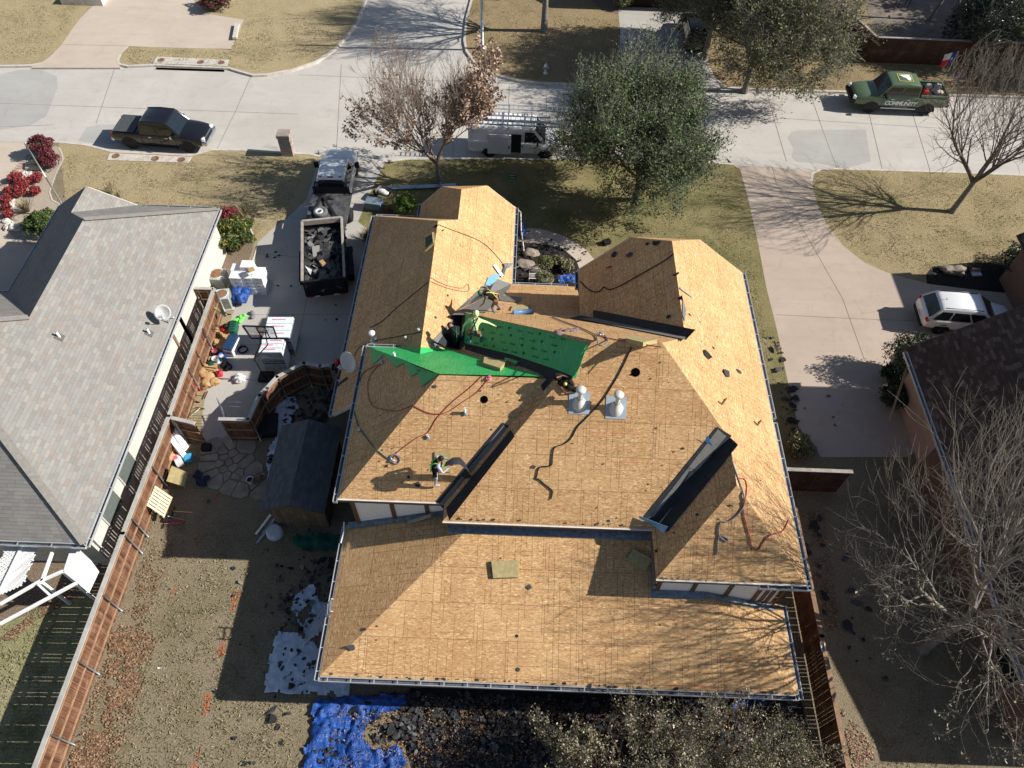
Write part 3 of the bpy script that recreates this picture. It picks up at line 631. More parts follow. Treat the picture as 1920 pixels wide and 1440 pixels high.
gutter((-6.3, 12.0, ZE), (-6.3, 19.2, ZE), (-1, 0, 0)); gutter((10.02, 9.4, ZE), (10.02, 16.1, ZE), (1, 0, 0)); gutter((10.02, 16.3, ZE), (10.02, 24.2, ZE), (1, 0, 0)); gutter((8.4, 9.53, ZE), (10.15, 9.53, ZE), (0, -1, 0))
gutter((-6.3, 19.14, ZE), (-3.95, 19.14, ZE), (0, 1, 0)); gutter((-7.87, 17.3, LE), (-7.87, 19.2, LE), (-1, 0, 0)); gutter((-7.87, 20.3, LE), (-7.87, 30.0, LE), (-1, 0, 0))
gutter((-7.8, 29.97, LE), (-5.5, 29.97, LE), (0, 1, 0)); gutter((-5.47, 29.9, 2.9), (-5.47, 31, 2.9), (-1, 0, 0)); gutter((-.43, 25.4, 2.88), (-.43, 31, 2.88), (1, 0, 0)); gutter((-.4, 25.37, LE), (2.3, 25.37, LE), (0, 1, 0)); gutter((2.6, 23.1, 5.15), (2.6, 24.15, 5.15), (-1, 0, 0))
# downspouts
b = MB(); b.tube([(-6.5, 12.35, 2.9), (-6.45, 11.9, 2.88), (-6.5, 11.5, 2.84)], .035, 4); b.build('downspout', M['white'], house)
b = MB(); b.tube([(9.55, 9.65, 5.1), (9.5, 9.6, 3.1), (10.0, 9.6, 2.95)], .045, 4); b.build('downspout', M['brownwood'], house)

# roof things -----------------------------------------------------
def strip(name, k, px, mat, label, cat, off=.02, t=.006, group=None):
    b = MB(); b.plate([on(k, x, y, off) for x, y in px], t); return b.build(name, mat, None, label, cat, group)
rnd = random.Random(11)
def rag(n, a, c, amp, k, off):  # ragged line in pixel space
    return [(a[0]+(c[0]-a[0])*i/n+rnd.uniform(-amp, amp), a[1]+(c[1]-a[1])*i/n+rnd.uniform(-amp, amp)) for i in range(n+1)]
def felt_pair(name, kA, kB, pxA, pxB, label, stripe=None, group='black felt strips laid in the roof valleys'):
    root = thing(name, label, 'roofing felt', on(kA, *pxA[0]), world=True, group=group)
    b = MB(); b.plate([on(kA, x, y, .03) for x, y in pxA], .008); b.build('felt_half', M['felt'], root)
    b = MB(); b.plate([on(kB, x, y, .03) for x, y in pxB], .008); b.build('felt_half', M['felt'], root)
    if stripe:
        b = MB(); b.plate([on(stripe[0], x, y, .042) for x, y in stripe[1]], .004); b.build('lap_stripe', M['feltg'], root)
    return root
felt_pair('valley_felt', 'gs', 'mw', [(818, 940), (943, 792), (964, 808), (844, 962), (836, 957), (829, 952)], [(836, 953), (957, 806), (965, 818), (842, 976)],
          'black felt strip with a grey stripe in the left valley below the crouching worker', ('gs', [(822, 946), (828, 939), (944, 797), (953, 803), (902, 862), (864, 905), (831, 948)]))
felt_pair('valley_felt', 'ms', 'sw', [(1205, 972), (1345, 800), (1372, 817), (1245, 985)], [(1232, 990), (1360, 812), (1384, 834), (1252, 996)],
          'black felt strip held by blue film in the right hand valley', ('ms', [(1213, 973), (1222, 966), (1346, 805), (1362, 818), (1345, 838), (1300, 880), (1226, 968)]))
felt_pair('valley_felt', 'mn', 'nw', [(1068, 596), (1118, 585), (1290, 622), (1288, 636), (1180, 615)], [(1112, 581), (1140, 586), (1304, 618), (1286, 637), (1112, 597)],
          'long black felt strip across the valley below the far right ridge', ('mn', [(1085, 597), (1118, 596), (1286, 627), (1284, 636)]))
vf = thing('valley_felt', 'wide grey felt strip in the far valley under the three workers', 'roofing felt', on('we', 870, 600), world=True, group='black felt strips laid in the roof valleys')
b = MB(); b.plate([on('we', x, y, .035) for x, y in ((930, 522), (959, 532), (846, 591), (868, 594), (868, 652), (803, 647), (849, 599), (870, 574), (906, 536))], .008); b.build('felt_half', M['feltg'], vf)
b = MB(); b.plate([on('en', x, y, .035) for x, y in ((959, 532), (955, 541), (939, 558), (906, 590), (846, 590))], .008); b.build('felt_half', M['feltg'], vf)
b = MB(); b.plate([on('we', x, y, .045) for x, y in ((822, 641), (838, 618), (868, 606), (868, 652), (818, 650))], .006); b.build('black_lap', M['felt'], vf)
strip('valley_felt', 'mw', [(861, 657), (867, 586), (875, 588), (874, 645)], M['felt'], 'narrow black felt edge left of the dark green sheet', 'roofing felt', .015, .008, 'black felt strips laid in the roof valleys')
strip('valley_felt', 'mw', [(872, 643), (960, 665), (1075, 700), (1072, 712), (1040, 712), (985, 690), (872, 655)], M['felt'], 'black felt between the two green underlayment sheets', 'roofing felt', .015, .008, 'black felt strips laid in the roof valleys')
strip('felt_offcut', 'mw', [(1005, 702), (1045, 702), (1018, 733)], M['felt'], 'small black felt offcut under the right tip of the bright green sheet', 'felt offcut', .02)
strip('felt_offcut', 'en', [(938, 553), (979, 557), (972, 567), (937, 563)], M['feltg'], 'small grey felt rectangle lying right of the man in camouflage', 'felt offcut', .03)
strip('felt_offcut', 'w', [(632, 720), (650, 706), (651, 710), (628, 728)], M['felt'], 'black felt scrap on the garage eave below the satellite dish', 'felt offcut', .03)
# green underlayment
gs_ = thing('green_underlayment', 'bright green underlayment sheet on the sunlit north slope of the left wing', 'underlayment', on('gn', 700, 650), world=True)
b = MB(); b.plate([V(A2)+V((.05, -.02, .03)), V(B4)+V((-.6, -.02, .03)), V((-2.9, 19.05, 5.45)), V(B3)+V((-.1, .1, .03)), V(AP)+V((0, .02, .05))], .006)
b.plate([on('w', x, y, .04) for x, y in ((742, 650), (789, 651), (787, 668))], .005); b.plate([on('we', x, y, .04) for x, y in ((789, 651), (862, 655), (834, 660), (787, 668))], .005)
b.build('sheet', M['green_under'], gs_)
b = MB()
for fl in ([(694, 650), (722, 663), (698, 684)], [(720, 662), (765, 677), (742, 688), (722, 668)], [(755, 674), (805, 700), (790, 695), (770, 706)], [(780, 690), (822, 701), (791, 724)]): b.plate([on('gw', x, y, .035) for x, y in fl], .005)
b.build('folded_flap', M['green_under'], gs_)
gd = thing('green_underlayment', 'darker green printed underlayment sheet on the shaded slope beside the workers', 'underlayment', on('mw', 900, 620), world=True)
gpx = [(872, 586), (921, 599), (1010, 618), (1102, 645), (1086, 690), (1076, 706), (1035, 690), (960, 665), (871, 643)]
b = MB(); b.plate([on('mw', x, y, .03) for x, y in gpx], .006); b.build('sheet', M['green_under'], gd)
b = MB(); b.plate([on('ms', 1101, 645, .04), on('ms', 1085, 690, .06), on('ms', 1080, 709, .06), on('ms', 1063, 706, .05)], .006)
b.build('turned_edge', M['green_under'], gd)
# printed marks: small words and shields repeated over the sheet
def scribble(b, o, e, u, L, h, rnd):
    x = 0
    while x < L:
        w_ = rnd.uniform(.035, .06); hh = h*rnd.choice((.5, .5, .6, 1, .9))
        p = o+e*x; b.face([p, p+e*w_*.45, p+e*w_*.6+u*hh, p+e*w_*.15+u*hh]); b.face([p, p+e*w_*.8, p+e*w_*.85+u*h*.16, p+u*h*.16]); x += w_*1.25
b = MB(); p0, n0 = pl('mw'); e0 = (on('mw', 1090, 690)-on('mw', 872, 640)).normalized(); u0 = n0.cross(e0); u0 = -u0 if u0.z < 0 else u0
org = on('mw', 872, 640, .042); rr = random.Random(3)
def inpoly(x, y, q):
    c = False
    for i in range(len(q)):
        (x1, y1), (x2, y2) = q[i], q[i-1]
        if (y1 > y) != (y2 > y) and x < (x2-x1)*(y-y1)/(y2-y1)+x1: c = not c
    return c
def topix(p): d = p-CAM; return 960+F*d.dot(CR)/d.dot(CF), 720-F*d.dot(CU)/d.dot(CF)
for r_ in range(-4, 16):
    for c_ in range(-2, 9):
        o_ = org+e0*(c_*.62+(r_ % 2)*.3)+u0*(r_*.30)
        a_ = topix(o_); c2 = topix(o_+e0*.34)
        if inpoly(*a_, gpx) and inpoly(*c2, gpx):
            if (r_+c_) % 3: scribble(b, o_, e0, u0, .30, .085, rr)
            else:
                b.face([o_+u0*.12, o_+e0*.1+u0*.12, o_+e0*.1+u0*.04, o_+e0*.05, o_+u0*.04]); 
b.build('print', M['mark'], gd)
b = MB(); rr = random.Random(9)
p0, n0 = pl('gn'); q4 = [(700, 652), (1000, 700), (830, 697)]
for k in range(46):
    x = rr.uniform(705, 960); y = rr.uniform(652, 696)
    if inpoly(x, y, [(696, 651), (845, 657), (1000, 702), (825, 698)]): scribble(b, on('gn', x, y, .05), V((1, 0, 0)), V((0, -s, s)).normalized()*.6, .3, .05, rr)
b.build('print', M['mark'], gs_)
def slab(name, k, px, t, mat, label, cat, off=0.0):
    b = MB(); b.plate([on(k, x, y, t+off) for x, y in px], t); return b.build(name, mat, None, label, cat, bevel=.015)
slab('foam_pad', 'ls', [(921, 1052), (972, 1050), (972, 1082), (925, 1084)], .12, M['foam'], 'tan foam pad alone in the sun on the low rear roof', 'foam pad')
slab('foam_pad', 'ls', [(1188, 1029), (1224, 1049), (1210, 1071), (1175, 1048)], .10, M['foam'], 'tan foam pad in shade beside the right hand upper wall', 'foam pad')
slab('foam_pad', 'gn', [(908, 669), (950, 676), (938, 690), (906, 680)], .16, M['foam'], 'thick foam pad under the green roll on the bright green sheet', 'foam pad', .04)
slab('foam_pad', 'mn', [(1175, 628), (1208, 633), (1232, 636), (1206, 642), (1173, 634)], .14, M['foam'], 'foam pad just above the main ridge', 'foam pad')
slab('foam_pad', 'gs', [(815, 847), (846, 847), (846, 885), (815, 885)], .05, M['foam'], 'square foam pad behind the worker in the grey hood', 'foam pad')
slab('foam_pad', 'en', [(962, 572), (992, 570), (990, 578), (958, 580)], .08, M['foam'], 'foam pad in shade behind the blue roll', 'foam pad')
b = MB(); 
p1, p2, p3 = on('w', 812, 437, .08), on('w', 814, 455, .12), on('w', 797, 470, .1)
b.beam(p1, p2, .10, .10, 1); b.beam(p2, p3, .10, .10, 1); b.plate([on('w', 811, 438, .05), on('w', 812, 456, .05), on('w', 798, 468, .05), on('w', 797, 446, .05)], .03, 0)
b.build('roof_jack', [plain('olive_board', (.06, .065, .04)), M['foam']], None, 'olive board edged with tan foam near the garage ridge', 'roof pad')
# rolls
def roll(name, k, a, c, r, mat, label, cat):
    p, q = on(k, *a, r), on(k, *c, r); b = MB(); d = (q-p).normalized(); b.tube([p, q], r, 16)
    b.tube([p-d*.01, q+d*.01], r*.4, 10, 1); return b.build(name, [mat, M['cardboard']], None, label, cat)
roll('underlayment_roll', 'gn', (930, 667), (972, 684), .13, plain('roll_green', (.05, .30, .11), .35), 'green underlayment roll lying on the foam pad', 'roll')
roll('felt_roll', 'en', (962, 586), (1000, 584), .12, plain('roll_blue', (.10, .20, .38), .4), 'blue roll lying in shade on the entry roof', 'roll')
# vents
def mushroom(k, x, y, h, r, label, plate_=.42, mat='pvc', flash=True, big=False):
    p = on(k, x, y); root = thing('roof_vent', label, 'roof vent', p)
    b = MB(); n = pl(k)[1]
    if flash:
        e = V((-n.y, n.x, 0)).normalized(); u = n.cross(e); R = Matrix((e, u, n)).transposed(); q = [R@V((i*plate_, j*plate_*1.1, .02)) for i, j in ((-1, -1), (1, -1), (1, 1), (-1, 1))]
        b.plate(q, .01); b.build('flashing', M['bluefl'] if big else M['galv'], root)
        b = MB()
    if big: b.lathe([(.27, -.18), (.25, .02), (.12, .22), (.10, .26)], n=18)
    b.lathe([(r*.45, -.1), (r*.45, h)], n=12); b.build('pipe', M[mat], root)
    b = MB(); b.lathe([(r*.5, h-.02), (r, h), (r*1.02, h+.07), (r*.7, h+.12), (.001, h+.14)], n=16); b.build('cap', M['white'] if not big else M[mat], root)
M['bluefl'] = plain('pale_flashing', (.40, .47, .52), .5, .2)
mushroom('ms', 1086, 755, .72, .17, 'left one of the two tall vents on blue flashing plates', .36, 'pvc', True, True)
mushroom('ms', 1155, 764, .72, .17, 'right one of the two tall vents on blue flashing plates', .36, 'pvc', True, True)
mushroom('w', 700, 641, .55, .15, 'white capped vent on the garage slope above the green sheet corner', .2, 'white')
for k, x, y, h, lb in (('gn', 740, 669, .26, 'small white pipe poking through the bright green sheet'), ('w', 761, 637, .2, 'short white pipe near the garage ridge above the green sheet'), ('gs', 872, 775, .3, 'short white pipe left of the round hole on the left wing'),
                       ('gw', 674, 808, .18, 'short pipe on the shaded western slope above the shed'), ('gs', 802, 819, .1, 'stubby rusty pipe between the red rope and the crouched worker'), ('w', 785, 620, .12, 'stubby pipe beside the garage ridge')):
    p = on(k, x, y); b = MB(); b.lathe([(.045, -.05), (.045, h), (.03, h), (.03, h-.1)], n=10); b.lathe([(.10, 0), (.06, .05), (.047, .07)], n=10, m=1); b.xform(Matrix.Translation(p)); b.build('vent_pipe', [M['white'], M['lead']], None, lb, 'vent pipe', 'small pipes through the roof', origin=p)
for k, x, y, r, lb in (('gs', 908, 749, .135, 'round black vent hole cut in the left wing slope'), ('ms', 1192, 698, .155, 'round black vent hole with a notch near the ridge')):
    p, n = on(k, x, y, .012), pl(k)[1]; e = V((-n.y, n.x, 0)).normalized(); u = n.cross(e); b = MB()
    b.face([p+e*r*math.cos(t*math.pi/12)+u*r*math.sin(t*math.pi/12) for t in range(24)])
    if r > .15: b.face([p-e*.19-u*.06, p-e*.08-u*.06, p-e*.08-u*.12, p-e*.2-u*.12])
    b.build('vent_hole', M['hole'], None, lb, 'hole')
# blue film pieces
b = MB(); b.plate([on('ms', 1198, 967, .1), on('sw', 1252, 988, .25), on('sw', 1244, 1000, .05), on('sw', 1222, 983, .1), on('ms', 1199, 972, .06)], .01); b.build('release_film', M['bluefilm'], None, 'blue film curled over the bottom of the right valley felt', 'plastic film')
b = MB(); b.plate([on('ms', 1326, 816, .18), on('ms', 1337, 836, .05), on('ms', 1321, 828, .05)], .01); b.build('release_film', M['bluefilm'], None, 'small blue film triangle near the top of the right valley felt', 'plastic film')
b = MB(); q = [on('we', x, y, .06) for x, y in ((910, 533), (916, 520), (928, 513), (938, 515), (930, 527), (918, 536))]; b.plate(q, .02); b.build('release_film', M['bluefilm'], None, 'pale blue film curled above the far valley felt', 'plastic film')
# curled felt being lifted by the worker
cols = [((836, 866), (832, 872)), ((848, 858), (846, 868)), ((862, 857), (862, 868)), ((872, 868), (876, 878)), ((874, 880), (884, 890)), ((866, 893), (882, 900))]; hs = [1.05, 1.1, 1.0, .7, .35, .04]
b = MB(); rows = []
for (a, c), h_ in zip(cols, hs): rows.append([on('gs', a[0], a[1]+0, .03)+V((0, 0, 0)) if h_ < .1 else P(a[0], a[1], on('gs', *a).z+h_*.8), P(c[0], c[1]+3, on('gs', *c).z+h_*.75)])
b.grid(rows); b.grid([[p-V((0, 0, .01)) for p in r] for r in rows]); b.build('lifted_felt', M['felt'], None, 'end of black felt curled up in the hands of the grey hooded worker', 'roofing felt')
# tool bag, rag, sticks
p = on('mw', 1060, 712, .1); b = MB(); rnd = random.Random(4)
for x, y, r in ((1046, 706, .17), (1056, 716, .2), (1068, 722, .19), (1062, 712, .15), (1078, 730, .12)): b.ico(on('ms', x, y, .06), r, 0, 2, .18, (1, 1, .6), rnd)
b.tube([on('ms', x, y, .1) for x, y in ((1040, 712), (1052, 726), (1062, 737), (1086, 734))], .025, 5, 1); b.tube([on('ms', x, y, .2) for x, y in ((1044, 708), (1056, 704), (1072, 710), (1078, 722))], .025, 5, 1); b.ico(on('ms', 1060, 720, .25), .07, 2, 1)
b.build('tool_bag', [M['blackcloth'], M['leather'], M['yellow']], None, 'open black tool bag with tan trim beside the left tall vent', 'tool bag')
b = MB(); rnd = random.Random(8)
for x, y in ((1044, 622), (1052, 620), (1062, 621), (1072, 621), (1080, 620), (1049, 624), (1066, 619)): b.ico(on('mn', x, y, .02), rnd.uniform(.07, .13), 0, 2, .35, (1.3, 1, .35), rnd)
b.build('work_glove', plain('mauve_cloth', (.25, .17, .16), .9), None, 'crumpled mauve rag on the far slope above the dark green sheet', 'rag')
b = MB(); b.beam(on('lw', 765, 980, .05), on('lw', 808, 966, .3), .12, .05); b.build('board', M['woodgrey'], None, 'grey board leaning on the low roof under the left wing wall', 'board')
b = MB(); b.beam(on('me', 1275, 540, .05), on('me', 1297, 556, .04), .1, .03); b.build('board', M['woodgrey'], None, 'grey strip of wood beside the far right ridge', 'board')
b = MB(); b.plate([on('me', x, y, .05) for x, y in ((1280, 560), (1287, 580), (1284, 602), (1280, 590))], .01); b.build('felt_offcut', M['feltg'], None, 'long grey felt scrap along the far right ridge', 'felt offcut')
for (a, c, d), lb in ((((1347, 753), (1354, 758), (1362, 747)), 'bent metal flashing piece highest of the two on the sunlit east slope'), (((1414, 790), (1421, 797), (1427, 788)), 'bent metal flashing piece lower down the sunlit east slope')):
    b = MB(); b.tube([on('me', *a, .03), on('me', *c, .03), on('me', *d, .08)], .03, 4); b.build('roof_bracket', M['rust'], None, lb, 'bracket')
# aluminium pieces on garage slope
b = MB(); b.beam(on('we', 927, 497, .1), on('we', 942, 518, .1), .13, .05); b.beam(on('we', 942, 518, .1), on('we', 950, 494, .12), .13, .05); b.plate([on('we', x, y, .15) for x, y in ((945, 493), (962, 493), (958, 500), (948, 502))], .02)
b.build('gutter_offcut', M['galv'], None, 'bent aluminium gutter piece in a V shape at the garage eave', 'gutter piece')
# chalked letters on the shaded slope of the right wing
fz = bpy.data.curves.new('x', 'FONT')
def textmesh(txt, size, M_, mat, name, parent=None, ext=.004, **kw):
    cu = bpy.data.curves.new('t', 'FONT'); cu.body = txt; cu.size = size; cu.extrude = ext; cu.align_x = 'CENTER'; cu.align_y = 'CENTER'
    if 'shear' in kw: cu.shear = kw.pop('shear')
    if 'space' in kw: cu.space_character = kw.pop('space')
    bold = kw.pop('bold', 0); cu.offset = bold
    o = bpy.data.objects.new('t', cu); sc.collection.objects.link(o); bpy.context.view_layer.update()
    me = bpy.data.meshes.new_from_object(o.evaluated_get(bpy.context.evaluated_depsgraph_get())); bpy.data.objects.remove(o)
    me.transform(M_); me.materials.clear(); me.materials.append(mat); t = bpy.data.objects.new(name, me); sc.collection.objects.link(t)
    if parent is not None:
        t.parent = parent
        if parent.get('_w') is not None: t.matrix_parent_inverse = Matrix.Translation(-V(parent['_w']))
    for k_, v_ in kw.items(): t[k_] = v_
    return t
# ropes
def rope(name, pts, r, mat, label, cat='rope', group=None):
    q = [on(k, x, y, r+.01) for k, x, y in pts]; o = []
    for i in range(len(q)-1):
        p0, p1, p2, p3 = q[max(i-1, 0)], q[i], q[i+1], q[min(i+2, len(q)-1)]
        for t in (0, .25, .5, .75):
            o.append(.5*((2*p1)+(p2-p0)*t+(2*p0-5*p1+4*p2-p3)*t*t+(3*p1-p0-3*p2+p3)*t**3))
    o.append(q[-1]); b = MB(); b.tube(o, r, 5); return b.build(name, mat, None, label, cat, group or 'safety ropes lying on the roof')
K = lambda k, *p: [(k, x, y) for x, y in p]
rope('rope', K('ms', (1184, 651), (1175, 672), (1160, 702), (1140, 735), (1128, 752), (1100, 783), (1083, 800), (1072, 820), (1058, 832), (1040, 839), (1036, 857), (1033, 873), (1012, 876), (1007, 892), (1005, 897), (1012, 900), (1020, 907), (1030, 915), (1036, 922), (1033, 936)), .022, M['ropeblack'], 'long black rope running from the ridge down the centre of the roof')
rope('rope', K('nw', (1264, 475), (1240, 492), (1200, 515), (1168, 533), (1150, 541), (1140, 543), (1132, 538), (1124, 546), (1112, 547), (1100, 540), (1087, 527)), .022, M['ropeblack'], 'black rope on the shaded slope of the far right wing')
rope('rope', K('gw', (713, 683), (700, 695), (690, 715), (691, 745), (700, 762), (720, 768), (745, 770), (774, 760))+K('gs', (776, 761), (800, 773), (820, 776), (840, 772), (870, 752), (895, 735), (914, 712)), .014, M['ropered'], 'red rope looping from the shaded slope across to the bright green sheet')
rope('rope', K('gs', (905, 704), (880, 728), (850, 752), (820, 783), (803, 810), (780, 822), (745, 848), (738, 857)), .014, M['ropered'], 'red rope running diagonally down to the coil left of the grey hooded worker')
rope('rope', K('gs', (738, 857), (733, 862), (722, 856), (712, 848), (705, 842))+K('gw', (700, 838), (680, 812), (670, 795), (664, 772)), .018, plain('rope_teal', (.03, .10, .10)), 'thin teal rope crossing the hip of the left wing')
rope('rope', K('gs', (738, 868), (731, 862), (733, 854), (742, 853), (750, 861), (746, 869), (738, 868), (732, 860), (740, 852), (751, 858)), .022, M['ropegrey'], 'small grey coil of rope left of the grey hooded worker')
rope('rope', K('mn', (1035, 594), (1060, 604), (1085, 613), (1105, 622), (1118, 630), (1121, 643), (1125, 648), (1135, 647), (1140, 637), (1133, 629)), .024, M['ropegrey'], 'grey rope with a loop on the far slope beside the dark green sheet')
rope('rope', K('mn', (1118, 628), (1150, 636), (1180, 641), (1215, 647), (1240, 651)), .02, M['ropered'], 'rope lying along the main ridge')
rope('rope', K('we', (822, 421), (850, 432), (880, 443), (905, 455), (925, 473), (945, 497)), .014, M['ropeblack'], 'thin black rope curving down the sunlit garage slope')
rope('rope', K('we', (806, 520), (830, 532), (850, 538), (868, 540), (876, 533), (880, 541), (876, 546), (860, 545), (838, 540), (808, 528)), .013, M['ropered'], 'thin red rope loop near the garage ridge')
rope('rope', K('w', (804, 528), (780, 547), (740, 580), (715, 603), (693, 614)), .015, M['ropeblack'], 'thin rope on the shaded garage slope')
rope('rope', K('w', (790, 622), (760, 628), (735, 633), (710, 637), (690, 643), (672, 653), (664, 668)), .015, M['ropeblack'], 'black cable leading to the satellite dish on the garage eave')
rope('rope', K('me', (1372, 862), (1378, 880), (1385, 900))+K('ss', (1394, 925), (1396, 940), (1393, 952), (1380, 968), (1365, 978), (1352, 979), (1348, 990), (1349, 1005), (1362, 1015), (1364, 1010), (1350, 1004), (1346, 1015), (1344, 1040)), .026, M['ropegrey'], 'thick speckled rope hanging down to the left on the right wing')
rope('rope', K('me', (1374, 868), (1384, 895), (1395, 898), (1400, 910))+K('ss', (1398, 935), (1393, 950), (1397, 975), (1402, 995), (1406, 1006), (1408, 1022), (1416, 1030), (1424, 1028), (1436, 1010))+K('me', (1448, 1002), (1468, 995), (1478, 975)), .02, M['ropered'], 'speckled red rope curving to the eave on the right wing')
rope('rope', K('gw', (712, 682), (695, 690), (680, 700), (674, 715)), .018, M['ropered'], 'short red rope end near the top of the left gutter')
for k, x, y, lb in (('gw', 712, 679, 'grey metal roof anchor below the bright green sheet'), ('gs', 737, 862, 'metal rope grab by the coil left of the grey hooded worker'), ('gs', 915, 708, 'pink rope knot at the edge of the bright green sheet'), ('mn', 1128, 626, 'metal rope grab on the far slope')):
    b = MB(); r2 = random.Random(int(x))
    for i in range(6): b.ico(on(k, x+r2.uniform(-4, 4), y+r2.uniform(-3, 3), .05), .06, 0, 1, .2, (1, 1, .7), r2)
    b.build('rope_anchor', M['pink'] if 'pink' in lb else M['galv'], None, lb, 'roof anchor')
# torn felt scraps on all slopes
b = MB(); rnd = random.Random(21)
def scrap(b, p, n, r, rnd, m=0, jz=.3):
    n = V(n); e = n.cross(V((0.3, 1, .1))).normalized(); u = n.cross(e); k = rnd.randint(4, 6); a0 = rnd.random()*6; st = rnd.uniform(.35, 1)
    b.face([p+e*r*rnd.uniform(.5, 1)*math.cos(a0+t*6.283/k)+u*r*st*rnd.uniform(.5, 1)*math.sin(a0+t*6.283/k)+n*r*rnd.uniform(0, jz) for t in range(k)], m)
bxs = {'gw': (640, 660, 820, 930, 18), 'gs': (650, 710, 1040, 940, 40), 'ms': (850, 660, 1370, 985, 60), 'me': (1240, 460, 1510, 1095, 60), 'nw': (1090, 455, 1290, 610, 55), 'ss': (1240, 925, 1500, 1095, 24), 'ls': (620, 1015, 1480, 1290, 45), 'lw': (620, 985, 850, 1240, 14), 'w': (630, 410, 815, 760, 60), 'we': (805, 360, 950, 600, 50), 'sw': (1225, 900, 1385, 1070, 12), 'bw': (795, 356, 860, 400, 14), 'mn': (1090, 600, 1280, 645, 10)}
for k, (x0, y0, x1, y1, n_) in bxs.items():
    q = [topix(V(p)) for p in planes[k]]; nn = pl(k)[1]; c = 0; tr = 0
    while c < n_ and tr < 4000:
        tr += 1; x, y = rnd.uniform(x0, x1), rnd.uniform(y0, y1)
        if inpoly(x, y, q): c += 1; scrap(b, on(k, x, y, .012), nn, rnd.choice((.015, .02, .025, .03, .045)) if rnd.random() < .965 else rnd.uniform(.07, .13), rnd)
for k, x, y, r in (('me', 1293, 590, .1), ('me', 1276, 560, .2), ('me', 1325, 664, .35), ('me', 1360, 700, .3), ('me', 1385, 697, .25), ('nw', 1230, 456, .3), ('nw', 1143, 501, .22), ('nw', 1214, 458, .15), ('nw', 1268, 515, .25), ('nw', 1254, 594, .15), ('nw', 1276, 560, .2), ('nw', 1152, 477, .25), ('nw', 1180, 478, .2), ('gs', 783, 909, .15), ('gs', 766, 895, .1), ('ls', 658, 1215, .2), ('w', 818, 425, .2), ('w', 830, 433, .15)): scrap(b, on(k, x, y, .015), pl(k)[1], r, rnd)
for a, c, n_ in (((605, 1266), (1500, 1303), 60), ((845, 973), (1215, 988), 25), ((1235, 1087), (1505, 1095), 22), ((680, 981), (830, 962), 14)):
    for i in range(n_):
        t = rnd.random(); x, y = a[0]+(c[0]-a[0])*t, a[1]+(c[1]-a[1])*t
        k = 'ls' if a[0] == 605 else 'ms' if a[0] == 845 else 'ss' if a[0] == 1235 else 'lw'
        scrap(b, on(k, x, y-rnd.uniform(0, 4), .02), pl(k)[1], rnd.uniform(.03, .09), rnd)
b.build('roof_scraps', M['scrap'], kind='stuff', label='small torn black felt scraps scattered over the roof decking', cat='scraps')
# satellite dish on garage
def dish(p, rz, tilt, r, label, mat):
    root = thing('satellite_dish', label, 'satellite dish', p, rz)
    T = Matrix.Translation((0, 0, .75))@Matrix.Rotation(tilt, 4, 'Y')
    b = MB(); b.lathe([(.001, 0), (r*.4, .02), (r*.75, .07), (r, .13), (r*.99, .145), (r*.72, .085), (r*.4, .035), (.001, .015)], n=28); b.xform(T); b.build('reflector', mat, root)
    b = MB(); b.tube([(0, 0, -.1), (0, 0, .5), (-.05, 0, .75)], .03, 8); b.tube([(-.3, .25, 0), (0, 0, .5)], .018, 6); b.tube([(-.3, -.25, 0), (0, 0, .5)], .018, 6); b.build('mast', M['galv'], root)
    b = MB(); b.tube([T@V((r*.9, 0, .05)), T@V((r*.75, 0, .35)), T@V((r*.35, 0, .55))], .018, 6, 1); b.box(T@V((r*.3, 0, .57)), (.12, .2, .09)); b.build('feed_arm', [M['plastic'], M['galv']], root)
dish(on('w', 662, 697), R_(-125), R_(62), .46, 'white satellite dish on the garage eave above the man in the red hat', M['dish'])
# ================================================================ NEIGHBOUR HOUSES
lh = thing('house', 'single storey neighbour house with grey shingle roof and white brick wall', 'house', (-20, 20, 0), world=True)
b = MB(); A, B, C, D, E_, F_, G, Hh, I, J = (-16.15, 11.1, LE), (-16.2, 30.05, LE), (-20.5, 30.15, LE), (-21.9, 27.1, 4.92), (-21.9, 29.05, 4.92), (-24.5, 30.1, LE), (-20.1, 25.35, 6.1), (-20.1, 19.4, 6.1), (-24.5, 23.6, LE), (-22.3, 17.2, 8.0)
M['capsh'] = plain('cap_shingle', (.24, .225, .205), .95, 0, .15, 8)
Kk, Lq, Mq = (-45, 17.2, 8), (-45, 23.6, LE), (-45, 11.1, LE)
for q in ((A, B, G, Hh, J), (B, C, D, G), (C, E_, D), (G, D, E_, F_, I, Hh), (F_, C, E_), (Hh, I, Lq, Kk, J), (A, J, Kk, Mq)): roof(b, q)
b.build('roof', M['shing_l'], lh)
b = MB()
for a, c in ((A, J), (B, G), (J, Hh)):
    a, c = V(a), V(c); b = MB(); b.beam(a+V((0, 0, .03)), c+V((0, 0, .03)), .3, .02); b.build('hip_cap', M['capsh'], lh)
b = MB(); wallbox(b, -44, -16.45, 11.45, 23.3, 0, 2.8); wallbox(b, -24.1, -16.45, 23, 29.7, 0, 2.78); b.build('wall', M['brick_w'], lh)
b = MB()
for a, c in ((A, B), (B, C), (A, Mq), (F_, I), (F_, E_), (E_, C)): fas(b, a, c, .17)
b.build('fascia', M['fascia'], lh)
_h = house; house = lh
gutter((-16.13, 11.0, LE), (-16.18, 30.1, LE), (1, 0, 0), straps=1.1); gutter((-45, 11.08, LE), (-16.1, 11.08, LE), (0, -1, 0), straps=1.3); gutter((-20.4, 30.1, LE), (-16.2, 30.1, LE), (0, 1, 0), straps=1.2); gutter((-24.5, 23.7, LE), (-24.5, 30.1, LE), (-1, 0, 0)); gutter((-30, 23.6, LE), (-24.6, 23.6, LE), (0, 1, 0))
house = _h
